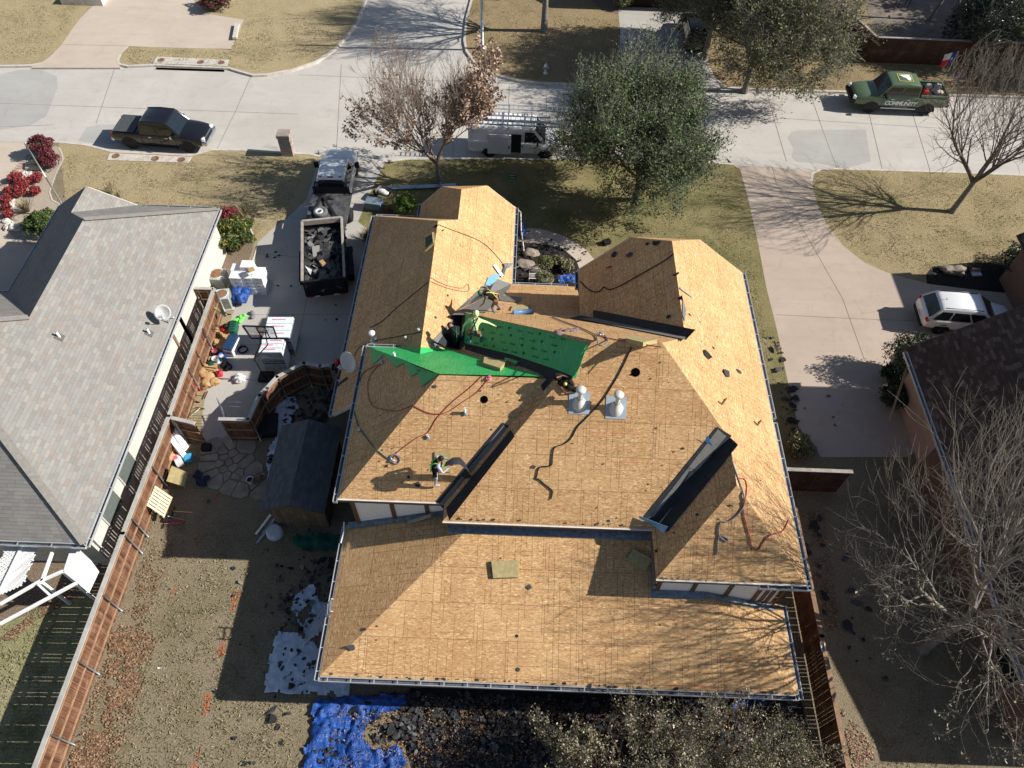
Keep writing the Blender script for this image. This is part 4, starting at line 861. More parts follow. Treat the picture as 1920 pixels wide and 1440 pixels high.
for y in (13.2, 15.05):
    wf = MB()
    for yy in (y-.62, y+.62): wf.box((-16.42, yy, 1.7), (.06, .06, 1.5))
    for zz in (.95, 2.45): wf.box((-16.42, y, zz), (.06, 1.3, .06))
    wf = wf.build('window', M['beige'], lh); g = MB(); g.box((-16.43, y, 1.7), (.02, 1.2, 1.44)); g.build('pane', plain('window_screen', (.12, .14, .13), .3), wf)
b = MB(); b.tube([(-16.3, 11.2, 2.8), (-16.35, 11.6, 2.5), (-16.38, 11.6, .2), (-16.1, 11.3, .05), (-15.8, 11.5, .03)], .04, 5); b.build('downspout', M['white'], lh)
b = MB(); b.tube([(-16.35, 22.0, 2.8), (-16.38, 22.0, .1)], .045, 5); b.build('downspout', plain('downspout_tan', (.42, .28, .19)), lh)
for (x, y), lb in (((112, 632), 'left one of two small white vent pipes on the grey shingle roof'), ((280, 625), 'right one of two small white vent pipes on the grey shingle roof')):
    z = LE; p = V((0, 0, 0)); q = [V(A), V(B), V(G)]; n = (q[1]-q[0]).cross(q[2]-q[0]); n = -n if n.z < 0 else n; p = PP(x, y, q[0], n)
    b = MB(); b.lathe([(.05, -.05), (.05, .32), (.035, .32)], n=10); b.box((0, 0, .02), (.35, .3, .02), 0, 1, 0, .65); b.xform(Matrix.Translation(p)); b.build('vent_pipe', [M['white'], M['shing_l']], None, lb, 'vent pipe', 'white vent pipes on the grey roof', origin=p)
q = [V(A), V(B), V(G)]; n = (q[1]-q[0]).cross(q[2]-q[0]); n = -n if n.z < 0 else n
dish(PP(317, 606, q[0], n), R_(-75), R_(48), .38, 'white satellite dish on the grey shingle roof of the left house', M['dish'])
# white pergola with lattice behind the left house
pg = thing('pergola', 'white lattice patio cover frame behind the grey roofed house', 'pergola', (-18, 10, 0), world=True)
PZ = 2.3
T = lambda x, y, z=PZ: P(x, y, z)
b = MB()
for a, c in (((103, 1022), (78, 1092)), ((0, 1133), (75, 1090)), ((75, 1090), (118, 1071)), ((0, 1170), (142, 1094)), ((72, 1096), (95, 1117)), ((45, 1018), (0, 1110))): b.beam(T(*a), T(*c), .08, .13)
b.build('beam', M['white'], pg)
b = MB(); b.plate([T(136, 1018), T(170, 1050), T(150, 1097), T(118, 1072)], .03); b.plate([T(170, 1050), T(186, 1072, 1.7), T(167, 1112, 1.6), T(150, 1097)], .03); b.build('solid_panel', M['white'], pg)
for q4 in ([(8, 1016), (76, 1018), (45, 1095), (-30, 1128)], [(-60, 1016), (2, 1016), (-30, 1080), (-90, 1100)]):
    b = MB(); pts = [T(*q) for q in q4]; BL = lambda u, v: (pts[0].lerp(pts[1], u)).lerp(pts[3].lerp(pts[2], u), v)
    W1, W2 = (pts[1]-pts[0]).length, (pts[3]-pts[0]).length
    for sg in (1, -1):
        k = -W2
        while k < W1+W2:
            best = []
            for t in [i/14 for i in range(15)]:
                u = (k+sg*t*W2)/W1
                if 0 <= u <= 1: best.append(BL(u, t))
            if len(best) > 1: b.beam(best[0]-V((0, 0, .03+.012*sg)), best[-1]-V((0, 0, .03+.012*sg)), .06, .01)
            k += .13
    b.build('lattice_sheet', M['white'], pg)
b = MB()
for x, y in ((78, 1092), (142, 1094), (118, 1072)): p = T(x, y); b.box((p.x, p.y, PZ/2), (.1, .1, PZ))
b.build('post', M['white'], pg)

rh = thing('house', 'neighbour house with dark brown shingle roof and brown brick walls', 'house', (24, 14, 0), world=True)
rs = .86
a1, a2 = (18.0, 22.2, LE), (18.0, 5.3, LE); rz_ = LE+rs*6.4; a3, a4 = (24.4, 22.2, rz_), (24.4, 11.7, rz_); a5, a6 = (30.8, 22.2, LE), (30.8, 5.3, LE)
b = MB()
for q in ((a1, a2, a4, a3), (a2, a6, a4), (a5, a3, a4, a6)): roof(b, q)
for q in (((26, 24.4, LE), (29.8, 24.4, 6.1), (29.8, 30.2, 6.1), (26, 30.2, LE)), ((33.6, 24.4, LE), (33.6, 30.2, LE), (29.8, 30.2, 6.1), (29.8, 24.4, 6.1))): roof(b, q)
b.build('roof', M['shing_r'], rh)
b = MB(); wallbox(b, 18.55, 30.4, 5.9, 21.8, 0, 2.8); wallbox(b, 26.5, 33, 21.5, 29.8, 0, 2.8)
for q in (((18.5, 21.8, 2.8), (30.3, 21.8, 2.8), (24.4, 21.8, 7.9)), ((26.4, 29.8, 2.8), (33.2, 29.8, 2.8), (29.8, 29.8, 5.7)), ((26.4, 24.6, 2.8), (33.2, 24.6, 2.8), (29.8, 24.6, 5.7))): b.face(q, 0, [(0, 0), (6, 0), (3, 3)])
b.build('wall', M['brick_r'], rh)
b = MB(); wallbox(b, 18.53, 18.6, 17.6, 21.7, 0, 2.4); b.build('siding', plain('pale_siding', (.42, .30, .24), .9, 0, .1, 3), rh)
b = MB(); b.beam((18.1, 21.6, 2.5), (16.6, 18.6, 1.9), .08, .08); b.build('trim_board', M['rail'], rh)
_h = house; house = rh; gutter((17.98, 5.3, LE), (17.98, 22.0, LE), (-1, 0, 0), straps=1.2); house = _h
b = MB(); fas(b, a2, a6, .17); fas(b, a1, a2, .17); fas(b, a1, a3, .2); b.build('fascia', M['brownwood'], rh)
for y in (8.4, 14.0):
    g = MB(); g.box((18.52, y, 1.6), (.05, 1.5, 1.4)); wf = g.build('window', M['beige'], rh); g = MB(); g.box((18.48, y, 1.6), (.03, 1.3, 1.2)); g.build('pane', M['glass'], wf)
# house across the street at the top edge (only its garage front and its shadow show)
nh = thing('house', 'brick house with dark garage front at the top edge beyond the north driveway', 'house', (8, 62, 0), world=True)
p = P(1165, 12); q = P(1290, 14); yb = p.y
b = MB(); wallbox(b, p.x-.6, 22, yb, yb+10, 0, 2.9); b.build('wall', M['brick_r'], nh)
b = MB(); b.box(((p.x+q.x)/2+.2, yb-.03, 1.15), (q.x-p.x-.3, .06, 2.3)); b.build('garage_door', M['fence_d'], nh)
b = MB(); roof(b, ((p.x-1.2, yb-.5, 2.9), (22.6, yb-.5, 2.9), (22.6, yb+5, 6.5), (p.x-1.2, yb+5, 6.5))); roof(b, ((p.x-1.2, yb+10.5, 2.9), (22.6, yb+10.5, 2.9), (22.6, yb+5, 6.5), (p.x-1.2, yb+5, 6.5))); b.build('roof', M['shing_r'], nh)
# ================================================================ FENCES
def fence(name, label, pts, h=1.83, mat='fence', rails=True, posts=2.4, inner=1, cap=True, gaps=0, capm='cap', offs=0):
    root = thing(name, label, 'fence', (pts[0][0], pts[0][1], 0), world=True)
    pk = MB(); cp = MB(); rnd = random.Random(len(pts)*7+int(h*10)); run = 0
    for a, c in zip(pts[:-1], pts[1:]):
        a, c = V((a[0], a[1], 0)), V((c[0], c[1], 0)); d = c-a; L = d.length; d.normalize(); n = V((-d.y, d.x, 0))*inner; k = 0.0
        while k < L-.02:
            w_ = min(.14, L-k); g = .017 if rnd.random() < gaps else .002; p0, p1 = a+d*k, a+d*(k+w_-g); hh = h-.05-rnd.uniform(0, .02)
            for zz in (1,):
                pts8 = [p0, p1, p1-n*.018, p0-n*.018]
                pk.face([(p0.x, p0.y, .03), (p1.x, p1.y, .03), (p1.x, p1.y, hh), (p0.x, p0.y, hh)], 0, [(run+k, 0), (run+k+w_, 0), (run+k+w_, h), (run+k, h)])
                q0, q1 = p0-n*.018, p1-n*.018
                pk.face([(q1.x, q1.y, .03), (q0.x, q0.y, .03), (q0.x, q0.y, hh), (q1.x, q1.y, hh)], 0, [(run+k, 0), (run+k+w_, 0), (run+k+w_, h), (run+k, h)])
            k += .14
        run += L
        if rails:
            for z in (.32, 1.0, 1.62): rl = MB(); rl.beam(a+n*.03+V((0, 0, z)), c+n*.03+V((0, 0, z)), .045, .09); rl.build('rail', M['rail'] if mat == 'fence' else M['brownwood'], root)
        if cap: cp.beam(a-d*.06+n*.02+V((0, 0, h)), c+d*.06+n*.02+V((0, 0, h)), .17, .045)
        if posts:
            k = offs if offs else .05
            while k < L+.01:
                p = a+d*min(k, L-.05)+n*.09; m_ = MB(); m_.tube([(p.x, p.y, 0), (p.x, p.y, h-.12)], .035, 8); m_.build('post', M['galv'], root); k += posts
    kd = dict(); o = pk.build('pickets', M[mat], root)
    if cap: cp.build('cap_board', M[capm], root)
    return root
fence('wooden_fence', 'long brown fence with grey cap between back lawn and grey roofed house', [(-15.45, 25.25), (-15.35, 17.6), (-15.45, 12), (-15.5, 2.5)], inner=1, posts=2.43, gaps=.5)
fence('wooden_fence', 'short fence section closing the gap beside the grey roofed house', [(-16.42, 25.3), (-15.5, 25.3)], inner=-1, posts=0, gaps=.2)
g1, g2, g3, g4 = P(365, 789, 1.83), P(412, 785, 1.83), P(464, 791, 1.83), P(320, 783, 1.83)
fence('wooden_fence', 'short fence section left of the open gate by the flagstone path', [(g4.x+.1, g4.y), (g1.x, g1.y-.1)], inner=-1, posts=1.2, gaps=.1)
cv = [(465, 786), (486, 741), (519, 706), (570, 680), (600, 686), (616, 684)]; cw = [P(x, y, 1.83) for x, y in cv]
fence('wooden_fence', 'curved cedar fence between the driveway and the shed', [(g2.x, g2.y)]+[(p.x, p.y) for p in cw], inner=-1, posts=1.9, gaps=.35)
# iron gate leaf open
b = MB(); p, q = P(413, 787, 0), P(416, 760, 0)
gt = thing('metal_gate', 'open black metal gate leaf on the driveway by the flagstone path', 'gate', P(436, 828), world=True)
hp = P(437, 828); tp = P(418, 800)
b = MB()
for z in (.1, .75, 1.35): b.beam((hp.x, hp.y+.2, z), (tp.x, tp.y+.6, z), .03, .04)
for i in range(9):
    t = i/8; x, y = hp.x+(tp.x-hp.x)*t, hp.y+.2+(tp.y+.4-hp.y)*t; b.tube([(x, y, .1), (x, y, 1.5+.1*math.sin(t*3.1))], .012, 5)
b.build('bars', M['galv'], gt)
fn = fence('wooden_fence', 'short brown fence with a pale cap closing the end of the pink driveway', [(10.2, 16.05), (14.4, 16.05)], inner=1, mat='fence_d', posts=0, gaps=.2, capm='woodgrey')
rfx = [(11.62, 14.2), (11.6, 9), (11.55, 2.0)]
fence('wooden_fence', 'rust brown fence running along the right side of the re-roofed house', rfx, inner=1, mat='fence', posts=2.75, gaps=.5, offs=5.0, capm='rail')
nf = [(P(1575, 66, 1.9).x-1.5, P(1648, 70, 1.9).y+3.5), (P(1640, 68, 1.9).x, P(1648, 70, 1.9).y)]
fy = P(1648, 70, 1.9)
fence('wooden_fence', 'dark brown board fence around the shaded patio at the top right', [(P(1590, 40, 1.9).x, fy.y+5), (P(1645, 70, 1.9).x, fy.y), (P(2300, 84, 1.9).x, fy.y-.2)], h=1.9, inner=1, mat='fence_d', posts=0, rails=False, gaps=0, capm='woodgrey')
P_('patio_shade_brown', (.20, .165, .135), .95, var=.3, scale=1.2)  # patio brown darkened, shade put into the colour
sheet('patio', [(1648, 118), (1600, -100), (2500, -100), (2500, 130)], .006, M['patio_shade_brown'])
# ================================================================ SHED
sh = thing('shed', 'small garden shed with a dark shingle gable roof in the house shade', 'shed', (-9, 15, 0), world=True)
SW, SN = 2.0, 2.62
r1, r2 = P(583, 785, SN), P(535, 950, SN); w1, w2_ = P(521, 806, SW), P(491, 957, SW); e1 = V((2*r1.x-w1.x, 2*r1.y-w1.y-.2, SW)); e2 = V((2*r2.x-w2_.x, 2*r2.y-w2_.y, SW))
yN, yS = (w1.y+r1.y)/2+.1, (w2_.y+r2.y)/2; xr, xw = (r1.x+r2.x)/2, (w1.x+w2_.x)/2; xe = 2*xr-xw
b = MB(); roof(b, ((xw, yS, SW), (xw, yN, SW), (xr, yN, SN), (xr, yS, SN))); roof(b, ((xe, yS, SW), (xe, yN, SW), (xr, yN, SN), (xr, yS, SN))); b.build('roof', M['shing_s'], sh)
b = MB(); wallbox(b, xw+.2, xe-.2, yS+.35, yN-.2, 0, SW-.02)
b.face([(xw+.2, yS+.35, SW-.02), (xe-.2, yS+.35, SW-.02), (xr, yS+.35, SN-.1)], 0, [(0, 2), (2.4, 2), (1.2, 2.6)]); b.build('wall', planks('shed_siding', (.15, .11, .07), (.19, .14, .09), (.22, .165, .11), .2), sh)
b = MB(); b.beam((xw, yS+.02, SW-.09), (xr, yS+.02, SN-.09), .03, .12); b.beam((xr, yS+.02, SN-.09), (xe, yS+.02, SW-.09), .03, .12); b.build('fascia', M['brownwood'], sh)
# ================================================================ VEHICLES (length along +x, wheels on z=0)
def wheel(root, x, y, r, wd, rim, name='wheel'):
    sgn = 1 if y > 0 else -1; b = MB()
    b.lathe([(r*.62, wd/2), (r*.92, wd/2), (r, wd*.36), (r, -wd*.36), (r*.92, -wd/2), (r*.3, -wd/2)], (x, y, r), 22, 0, 'y')
    t = b.build(name, M['tyre'], root)
    b = MB(); f = wd/2 if sgn > 0 else -wd/2
    b.lathe([(r*.62, f), (r*.58, f*.6), (r*.25, f*.55), (r*.16, f*.8), (.001, f*.82)], (x, y, r), 22, 0, 'y')
    for k in range(6):
        a = k*math.pi/3+.2; b.beam((x+r*.15*math.cos(a), y+f*.85, r+r*.15*math.sin(a)), (x+r*.58*math.cos(a), y+f*.85, r+r*.58*math.sin(a)), r*.14, .02, 0, (0, 1, 0))
    b.build('rim', M[rim], t)
def body_loft(st, m=0):
    # stations: x, z_bottom, z_shoulder, z_top, half width at shoulder, half width at top
    b = MB(); rows = []
    for x, zb, zs, zt, hw, ht in st:
        pr = [(hw*.90, zb), (hw*.985, zb+.12), (hw, (zb+zs)/2), (hw*.985, zs-.03), (ht+(hw-ht)*.35, zs+(zt-zs)*.6), (ht*.88, zt), (ht*.45, zt+.02)]
        rows.append([V((x, y, z)) for y, z in pr]+[V((x, -y, z)) for y, z in reversed(pr)])
    b.grid(rows, m, True); n = len(rows[0])
    b.face(rows[0][::-1], m); b.face(rows[-1], m); return b
def cabin(root, xs, zb, zt, hwb, hwt, pmat, glass='glass', side=((.0, .5), (.5, 1.)), name='cab', rear=True, roofmat=None):
    # xs: windshield base, roof front, roof rear, rear base (front is +x)
    x0, x1, x2, x3 = xs; b = MB(); N = 6; rows = []
    prof = [(x0, zb, hwb), (x1, zt-.05, hwt+.02), (x1-.18, zt, hwt-.03), ((x1+x2)/2, zt+.025, hwt-.02), (x2+.15, zt, hwt-.03), (x2, zt-.06, hwt+.01), (x3, zb, hwb)]
    for x, z, h in prof: rows.append([V((x, h, z)), V((x, h*.6, z+(.025 if z > zb+.1 else 0))), V((x, 0, z+(.035 if z > zb+.1 else 0))), V((x, -h*.6, z+(.025 if z > zb+.1 else 0))), V((x, -h, z))])
    b.grid(rows, 0)
    for sg in (0, -1):
        q = [r[sg] for r in rows]; b.face(q if sg else q[::-1], 0)
    cab = b.build(name, M[pmat], root, bevel=.045, merge=True)
    def lerp(a, c, t): return a+(c-a)*t
    def pane(q, o):
        g = MB(); g.plate([p+V(o) for p in q], .006); g.build('window', M[glass], cab)
    fr = lambda u, t: V((lerp(x0, x1, t), lerp(hwb, hwt+.02, t)*u, lerp(zb, zt-.05, t)+.035*(1-abs(u))*t))
    g = MB(); g.grid([[fr(u, t)+V((.02, 0, .015)) for u in (-.92, -.5, 0, .5, .92)] for t in (.04, .5, .93)]); g.build('windshield', M[glass], cab)
    if rear:
        rr = lambda u, t: V((lerp(x3, x2, t), lerp(hwb, hwt, t)*u, lerp(zb, zt-.06, t)+.03*(1-abs(u))*t))
        g = MB(); g.grid([[rr(u, t)+V((-.02, 0, .012)) for u in (-.88, 0, .88)] for t in (.12, .88)]); g.build('rear_window', M[glass], cab)
    L_ = lambda t: lerp(x3, x0, t); U_ = lambda t: lerp(x2, x1, t)
    for sy in (1, -1):
        for a, c in side:
            q = []
            for tb, tv in ((a, .1), (c, .1), (c, .86), (a, .86)):
                xx = lerp(L_(tb), U_(tb), tv); q.append(V((xx, sy*(lerp(hwb, hwt+.02, tv)+.028), lerp(zb, zt-.05, tv))))
            pane(q, (0, 0, 0))
    return cab
def arch(b, x, y, r, m):
    n = 14; s_ = 1 if y > 0 else -1
    b.face([(x+r*math.cos(t*math.pi/n), y+s_*.012, .34+r*math.sin(t*math.pi/n)) for t in range(n+1)][::s_*-1], m)
def pickup(name, label, cat, loc, rz, paintm, rim, L=5.8, W=2.0, lift=0.0, bed='open', cabx=(1.5, .80, -.88, -1.05), chrome='chrome', trim='black', wr=.41):
    root = thing(name, label, cat, loc, rz); hw = W/2; f = L/2; zl = lift
    st = [(-f, .55+zl, 1.05+zl, 1.10+zl, hw*.93, hw*.86), (-f+.15, .48+zl, 1.1+zl, 1.15+zl, hw*.97, hw*.9), (-1.1, .42+zl, 1.1+zl, 1.16+zl, hw*.985, hw*.93), (.9, .42+zl, 1.1+zl, 1.18+zl, hw, hw*.92), (1.5, .42+zl, 1.06+zl, 1.2+zl, hw, hw*.88), (f-.75, .45+zl, 1.0+zl, 1.17+zl, hw*.985, hw*.83), (f-.2, .46+zl, .93+zl, 1.07+zl, hw*.92, hw*.76), (f, .5+zl, .82+zl, .95+zl, hw*.82, hw*.68)]
    b = body_loft(st); wx = (1.85, -1.85) if L > 5.9 else (1.78, -1.9)
    for x in wx:
        for y in (hw*.985, -hw*.985): arch(b, x, y, wr+.13, 1)
    bd = b.build('body', [M[paintm], M['black']], root, bevel=.035, merge=True)
    cabin(root, cabx, 1.12+zl, 1.94+zl, hw*.94, hw*.80, paintm, side=((.03, .47), (.52, .93)))
    for i, x in enumerate(wx):
        for y in (hw-.16, -hw+.16): wheel(root, x, y, wr, .27, rim)
    # bed
    bx0, bx1 = -f+.08, cabx[3]-.1; bw = hw*.86; zt = 1.17+zl
    b = MB()
    if bed == 'cover':
        b.box(((bx0+bx1)/2-.1, 0, zt+.03), (bx1-bx0-.35, bw*2, .05)); b.box(((bx0+bx1)/2-.1, 0, zt+.062), (.02, bw*2, .012)); b.build('bed_cover', plain('tonneau', (.075, .08, .085), .55), root, bevel=.02)
    else:
        b.box(((bx0+bx1)/2, 0, zt+.012), (bx1-bx0-.05, bw*2-.1, .02), m=0)
        b.build('bed_floor', M['black'], root)
        b = MB()
        for y in (bw, -bw): b.beam((bx0, y, zt+.08), (bx1, y, zt+.08), .12, .16)
        b.beam((bx0+.03, -bw, zt+.08), (bx0+.03, bw, zt+.08), .08, .16); b.build('bed_rail', M[paintm], root, bevel=.02)
    b = MB(); b.box((f+.02, 0, .62+zl), (.22, W*.86, .26)); b.box((f+.0, hw*.8, .66+zl), (.3, .22, .24)); b.box((f+.0, -hw*.8, .66+zl), (.3, .22, .24)); b.build('bumper', M[chrome], root, bevel=.05)
    b = MB(); b.box((-f-.08, 0, .6+zl), (.2, W*.88, .2)); b.build('bumper', M[chrome], root, bevel=.03)
    b = MB()
    for i in range(6): b.box((f+.01-.012*i, 0, .74+zl+.045*i), (.09, W*.52, .028))
    b.box((f-.03, 0, .86+zl), (.06, W*.5, .26), m=1); b.build('grille', [M[chrome], M['black']], root)
    for y in (1, -1):
        b = MB(); b.box((f-.07, y*hw*.70, .90+zl), (.22, .3, .2), rz=-y*.35); b.build('headlight', M['lamp'], root, bevel=.04)
        b = MB(); b.box((-f+.02, y*hw*.86, .95+zl), (.1, .14, .34)); b.build('tail_light', M['redlt'], root, bevel=.02)
        b = MB(); b.box((cabx[0]-.45, y*(hw+.12), 1.22+zl), (.14, .24, .2)); b.beam((cabx[0]-.45, y*hw*.9, 1.15+zl), (cabx[0]-.45, y*(hw+.05), 1.2+zl), .05, .05); b.build('mirror', M[chrome if chrome == 'chrome' else 'black'], root, bevel=.03)
        b = MB(); b.beam((-1.1, y*(hw-.02), .38+zl), (1.2, y*(hw-.02), .38+zl), .12, .05); b.build('running_board', M['alum' if chrome != 'chrome' else 'black'], root)
        for xh in (.62, -.42):
            b = MB(); b.box((xh, y*(hw+.0), 1.0+zl), (.18, .03, .035)); b.build('door_handle', M['alum'], root)
        b = MB()
        for xs_ in (cabx[0]-.35, .18, cabx[3]+.05): b.box((xs_, y*hw*.998, .8+zl), (.018, .012, .6))
        b.build('door_gap', M['black'], root)
    return root
q = P(300, 272, Z0)
pc = (P(358.9, 273.4, .3)+P(248.7, 268.6, .3))/2
pk1 = pickup('pickup_truck', 'shiny black crew cab pickup with chrome grille parked by the left front lawn', 'pickup truck', (pc.x-.05, pc.y+.85, Z0), R_(-3), 'p_black', 'rimb', bed='cover')
b = MB(); b.box((3.02, 0, .62), (.02, .35, .14)); b.build('licence_plate', M['white'], pk1)
pc = (P(1624.8, 199.2, .4)+P(1741.3, 202.3, .4))/2
pk2 = pickup('pickup_truck', 'army green crew cab pickup with white lettering and two flags', 'pickup truck', (pc.x+.05, pc.y+.9, Z0), R_(178.5), 'p_green', 'rimb', L=6.2, W=2.04, lift=.12, chrome='black', trim='black', wr=.44, cabx=(1.6, 1.0, -.95, -1.05))
# lettering on the truck's near side: local +y side faces the camera after the turn
Ts = Matrix.Translation((.02, 1.035, .86))@Matrix.Rotation(math.pi, 4, 'Z')@Matrix.Rotation(math.pi/2, 4, 'X')
textmesh('COMMUNITY', .40, Ts@Matrix.Scale(.92, 4, (1, 0, 0)), M['white'], 'lettering', pk2, .004, bold=.014, shear=.15, space=.92)
textmesh('CONSTRUCTION', .15, Ts@Matrix.Translation((0, -.27, 0)), M['beige'], 'lettering', pk2, .003, shear=.15)
textmesh('(817) 274-1254', .23, Matrix.Translation((-2.1, .99, 1.12))@Matrix.Rotation(math.pi, 4, 'Z')@Matrix.Rotation(math.pi/2, 4, 'X'), M['beige'], 'lettering', pk2, .003)
b = MB(); zr = 2.125
for a, c in (((.45, -.42), (.45, .42)), ((.45, .42), (-.45, .42)), ((-.45, .42), (-.45, -.42)), ((-.45, -.42), (.45, -.42))): b.beam((*a, zr), (*c, zr), .035, .01)
b.build('roof_logo', M['yellow'], pk2)
b = MB(); b.plate([(.38, -.30, zr+.01), (.1, -.33, zr+.01), (-.35, -.36, zr+.01), (-.38, .1, zr+.01), (-.3, .34, zr+.01), (-.12, .3, zr+.01), (-.05, .05, zr+.01), (.12, -.02, zr+.01), (.2, -.15, zr+.01)], .006); b.build('roof_logo', M['white'], pk2)
def world_of(root, p): return V(root.location)+Matrix.Rotation(root.rotation_euler.z, 3, 'Z')@V(p)
rnd = random.Random(6); b = MB()
for i in range(9): b.ico((-1.9-rnd.random()*.8, rnd.uniform(-.5, .5), 1.38), rnd.uniform(.14, .26), 0, 2, .22, (1, 1, .7), rnd)
b.xform(Matrix.Translation(pk2.location)@Matrix.Rotation(pk2.rotation_euler.z, 4, 'Z')); b.build('plastic_sacks', M['beige'], None, 'heap of pale sacks in the bed of the green pickup', 'sacks')
b = MB(); b.box((-1.45, .62, 1.52), (.34, .3, .36)); b.box((-1.45, .62, 1.74), (.1, .1, .08)); b.xform(Matrix.Translation(pk2.location)@Matrix.Rotation(pk2.rotation_euler.z, 4, 'Z')); b.build('fuel_can', M['red'], None, 'red fuel can in the bed corner of the green pickup', 'fuel can', bevel=.05)
def flag(loc, label, style, rz):
    root = thing('flag', label, 'flag', loc, rz); b = MB(); b.tube([(0, 0, 0), (0, 0, 2.5)], .018, 6); b.build('pole', M['alum'], root)
    W_, H_ = 1.35, .95; n = 12
    S = lambda u, v: V((-.05-.7*u*W_, .12*math.sin(u*7+v*2)*u, 2.45-H_*(1-v)-u*.75))
    b = MB()
    for i in range(n):
        for j in range(n):
            u0, u1, v0, v1 = i/n, (i+1)/n, j/n, (j+1)/n; uu, vv = (u0+u1)/2, (v0+v1)/2
            if style == 'tx': m_ = 1 if uu < .34 else (2 if vv > .5 else 0)
            else: m_ = 1 if (uu < .42 and vv > .46) else (0 if j % 2 == 0 else 2)
            b.face([S(u0, v0), S(u1, v0), S(u1, v1), S(u0, v1)], m_, None, True)
    if style == 'tx':
        c = S(.17, .5)+V((0, 0, 0)); 
    cl = b.build('cloth', [M['flagred'], M['flagblue'], M['flagwhite']], root)
    b = MB()
    if style == 'tx':
        st = [S(.17+(.11 if k % 2 == 0 else .045)*math.sin(k*math.pi/5), .5+(.17 if k % 2 == 0 else .07)*math.cos(k*math.pi/5))+V((0, -.02, 0)) for k in range(10)]; b.face(st); b.face([p+V((0, .04, 0)) for p in st][::-1])
    else:
        for i in range(6):
            for j in range(4): c = S(.05+i*.06, .55+j*.12); b.face([c+V((-.012, -.015, 0)), c+V((.012, -.015, 0)), c+V((0, -.015, .022))])
    b.build('star', M['flagwhite'], cl)
flag(world_of(pk2, (-2.95, -.75, 1.2)), 'blue, white and red flag with one star at the tail of the green pickup', 'tx', R_(-75))
flag(world_of(pk2, (-3.1, .5, .75)), 'striped flag with a starred blue corner at the tail of the green pickup', 'us', R_(-110))

# white cargo van
def van():
    pc = (P(880+1430/10.1, 190+985/10.1, .3)+P(880+390/10.1, 190+950/10.1, .3))/2
    root = thing('cargo_van', 'white cargo van with open side door and ladders on its roof rack', 'van', (pc.x-.1, pc.y+.85, Z0), R_(-1)); hw = 1.0
    st = [(-2.95, .45, 1.1, 1.2, .93, .9), (-2.7, .4, 1.15, 1.25, hw, .96), (1.3, .4, 1.15, 1.25, hw, .96), (1.75, .4, 1.05, 1.22, hw, .9), (2.4, .42, .95, 1.08, .96, .8), (2.7, .45, .85, .98, .88, .7)]
    b = body_loft(st)
    for x in (1.85, -1.65):
        for y in (.985, -.985): arch(b, x, y, .46, 1)
    bd = b.build('body', [M['p_silver'], M['black']], root)
    b = MB(); rows = []
    for x, z, h in ((1.85, 1.2, .93), (1.15, 1.98, .80), (.95, 2.06, .76), (-1.0, 2.1, .78), (-2.75, 2.06, .78), (-2.9, 1.95, .82), (-2.95, 1.15, .93)):
        rows.append([V((x, h, z)), V((x, h*.6, z+.04*(z > 1.5))), V((x, 0, z+.05*(z > 1.5))), V((x, -h*.6, z+.04*(z > 1.5))), V((x, -h, z))])
    b.grid(rows, 0)
    for sg in (0, -1):
        q = [r[sg] for r in rows]; b.face(q if sg else q[::-1], 0)
    up = b.build('upper_body', M['p_white'], root, bevel=.06, merge=True)
    g = MB(); fr = lambda u, t: V((1.85-.7*t+.02, (.93-.13*t)*u, 1.2+.78*t+.02+.05*(1-abs(u))*t)); g.grid([[fr(u, t) for u in (-.9, -.4, 0, .4, .9)] for t in (.06, .5, .92)]); g.build('windshield', M['glass'], up)
    for sy in (1, -1):
        g = MB(); g.plate([V((.55, sy*.945, 1.24)), V((1.62, sy*.945, 1.24)), V((1.1, sy*.83, 1.88)), V((.55, sy*.83, 1.9))], .006); g.build('window', M['glass'], up)
        b = MB(); b.box((1.35, sy*1.12, 1.3), (.12, .2, .26)); b.build('mirror', M['black'], root, bevel=.03)
        b = MB(); b.box((2.58, sy*.72, .88), (.14, .3, .2)); b.build('headlight', M['lamp'], root, bevel=.03)
        for x in (1.85, -1.65): wheel(root, x, sy*.83, .38, .25, 'rim')
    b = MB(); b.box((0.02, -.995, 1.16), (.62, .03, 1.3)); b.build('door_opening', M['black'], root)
    b = MB(); b.box((-1.02, -1.06, 1.12), (1.45, .07, 1.38)); b.box((-1.02, -1.1, 1.42), (1.2, .02, .55)); b.box((-.42, -1.11, .95), (.07, .03, .16), m=1); b.build('sliding_door', [M['p_silver'], M['black']], root, bevel=.03)
    b = MB(); b.box((.42, -1.0, .98), (.04, .03, .16)); b.build('door_handle', M['black'], root)
    b = MB(); b.box((2.75, 0, .55), (.2, 1.8, .24)); b.build('bumper', M['p_silver'], root, bevel=.05)
    b = MB(); b.box((2.71, 0, .82), (.05, 1.1, .22)); b.build('grille', M['black'], root)
    b = MB(); b.box((0, -.82, 1.33), (.3, .2, .18)); b.box((.02, -.8, 1.5), (.16, .14, .12), m=1); b.build('cargo', [M['beige'], M['orange']], root)
    r_ = MB()
    for x in (-2.3, -.5, .9):
        r_.beam((x, -.95, 2.38), (x, .95, 2.38), .05, .05)
        for y in (-.95, .95): r_.beam((x, y, 2.38), (x, y*.86, 1.95), .04, .04); r_.beam((x, y, 2.38), (x, y, 2.6), .04, .04)
    r_.build('roof_rack', M['galv'], root)
    return root
vn = van()
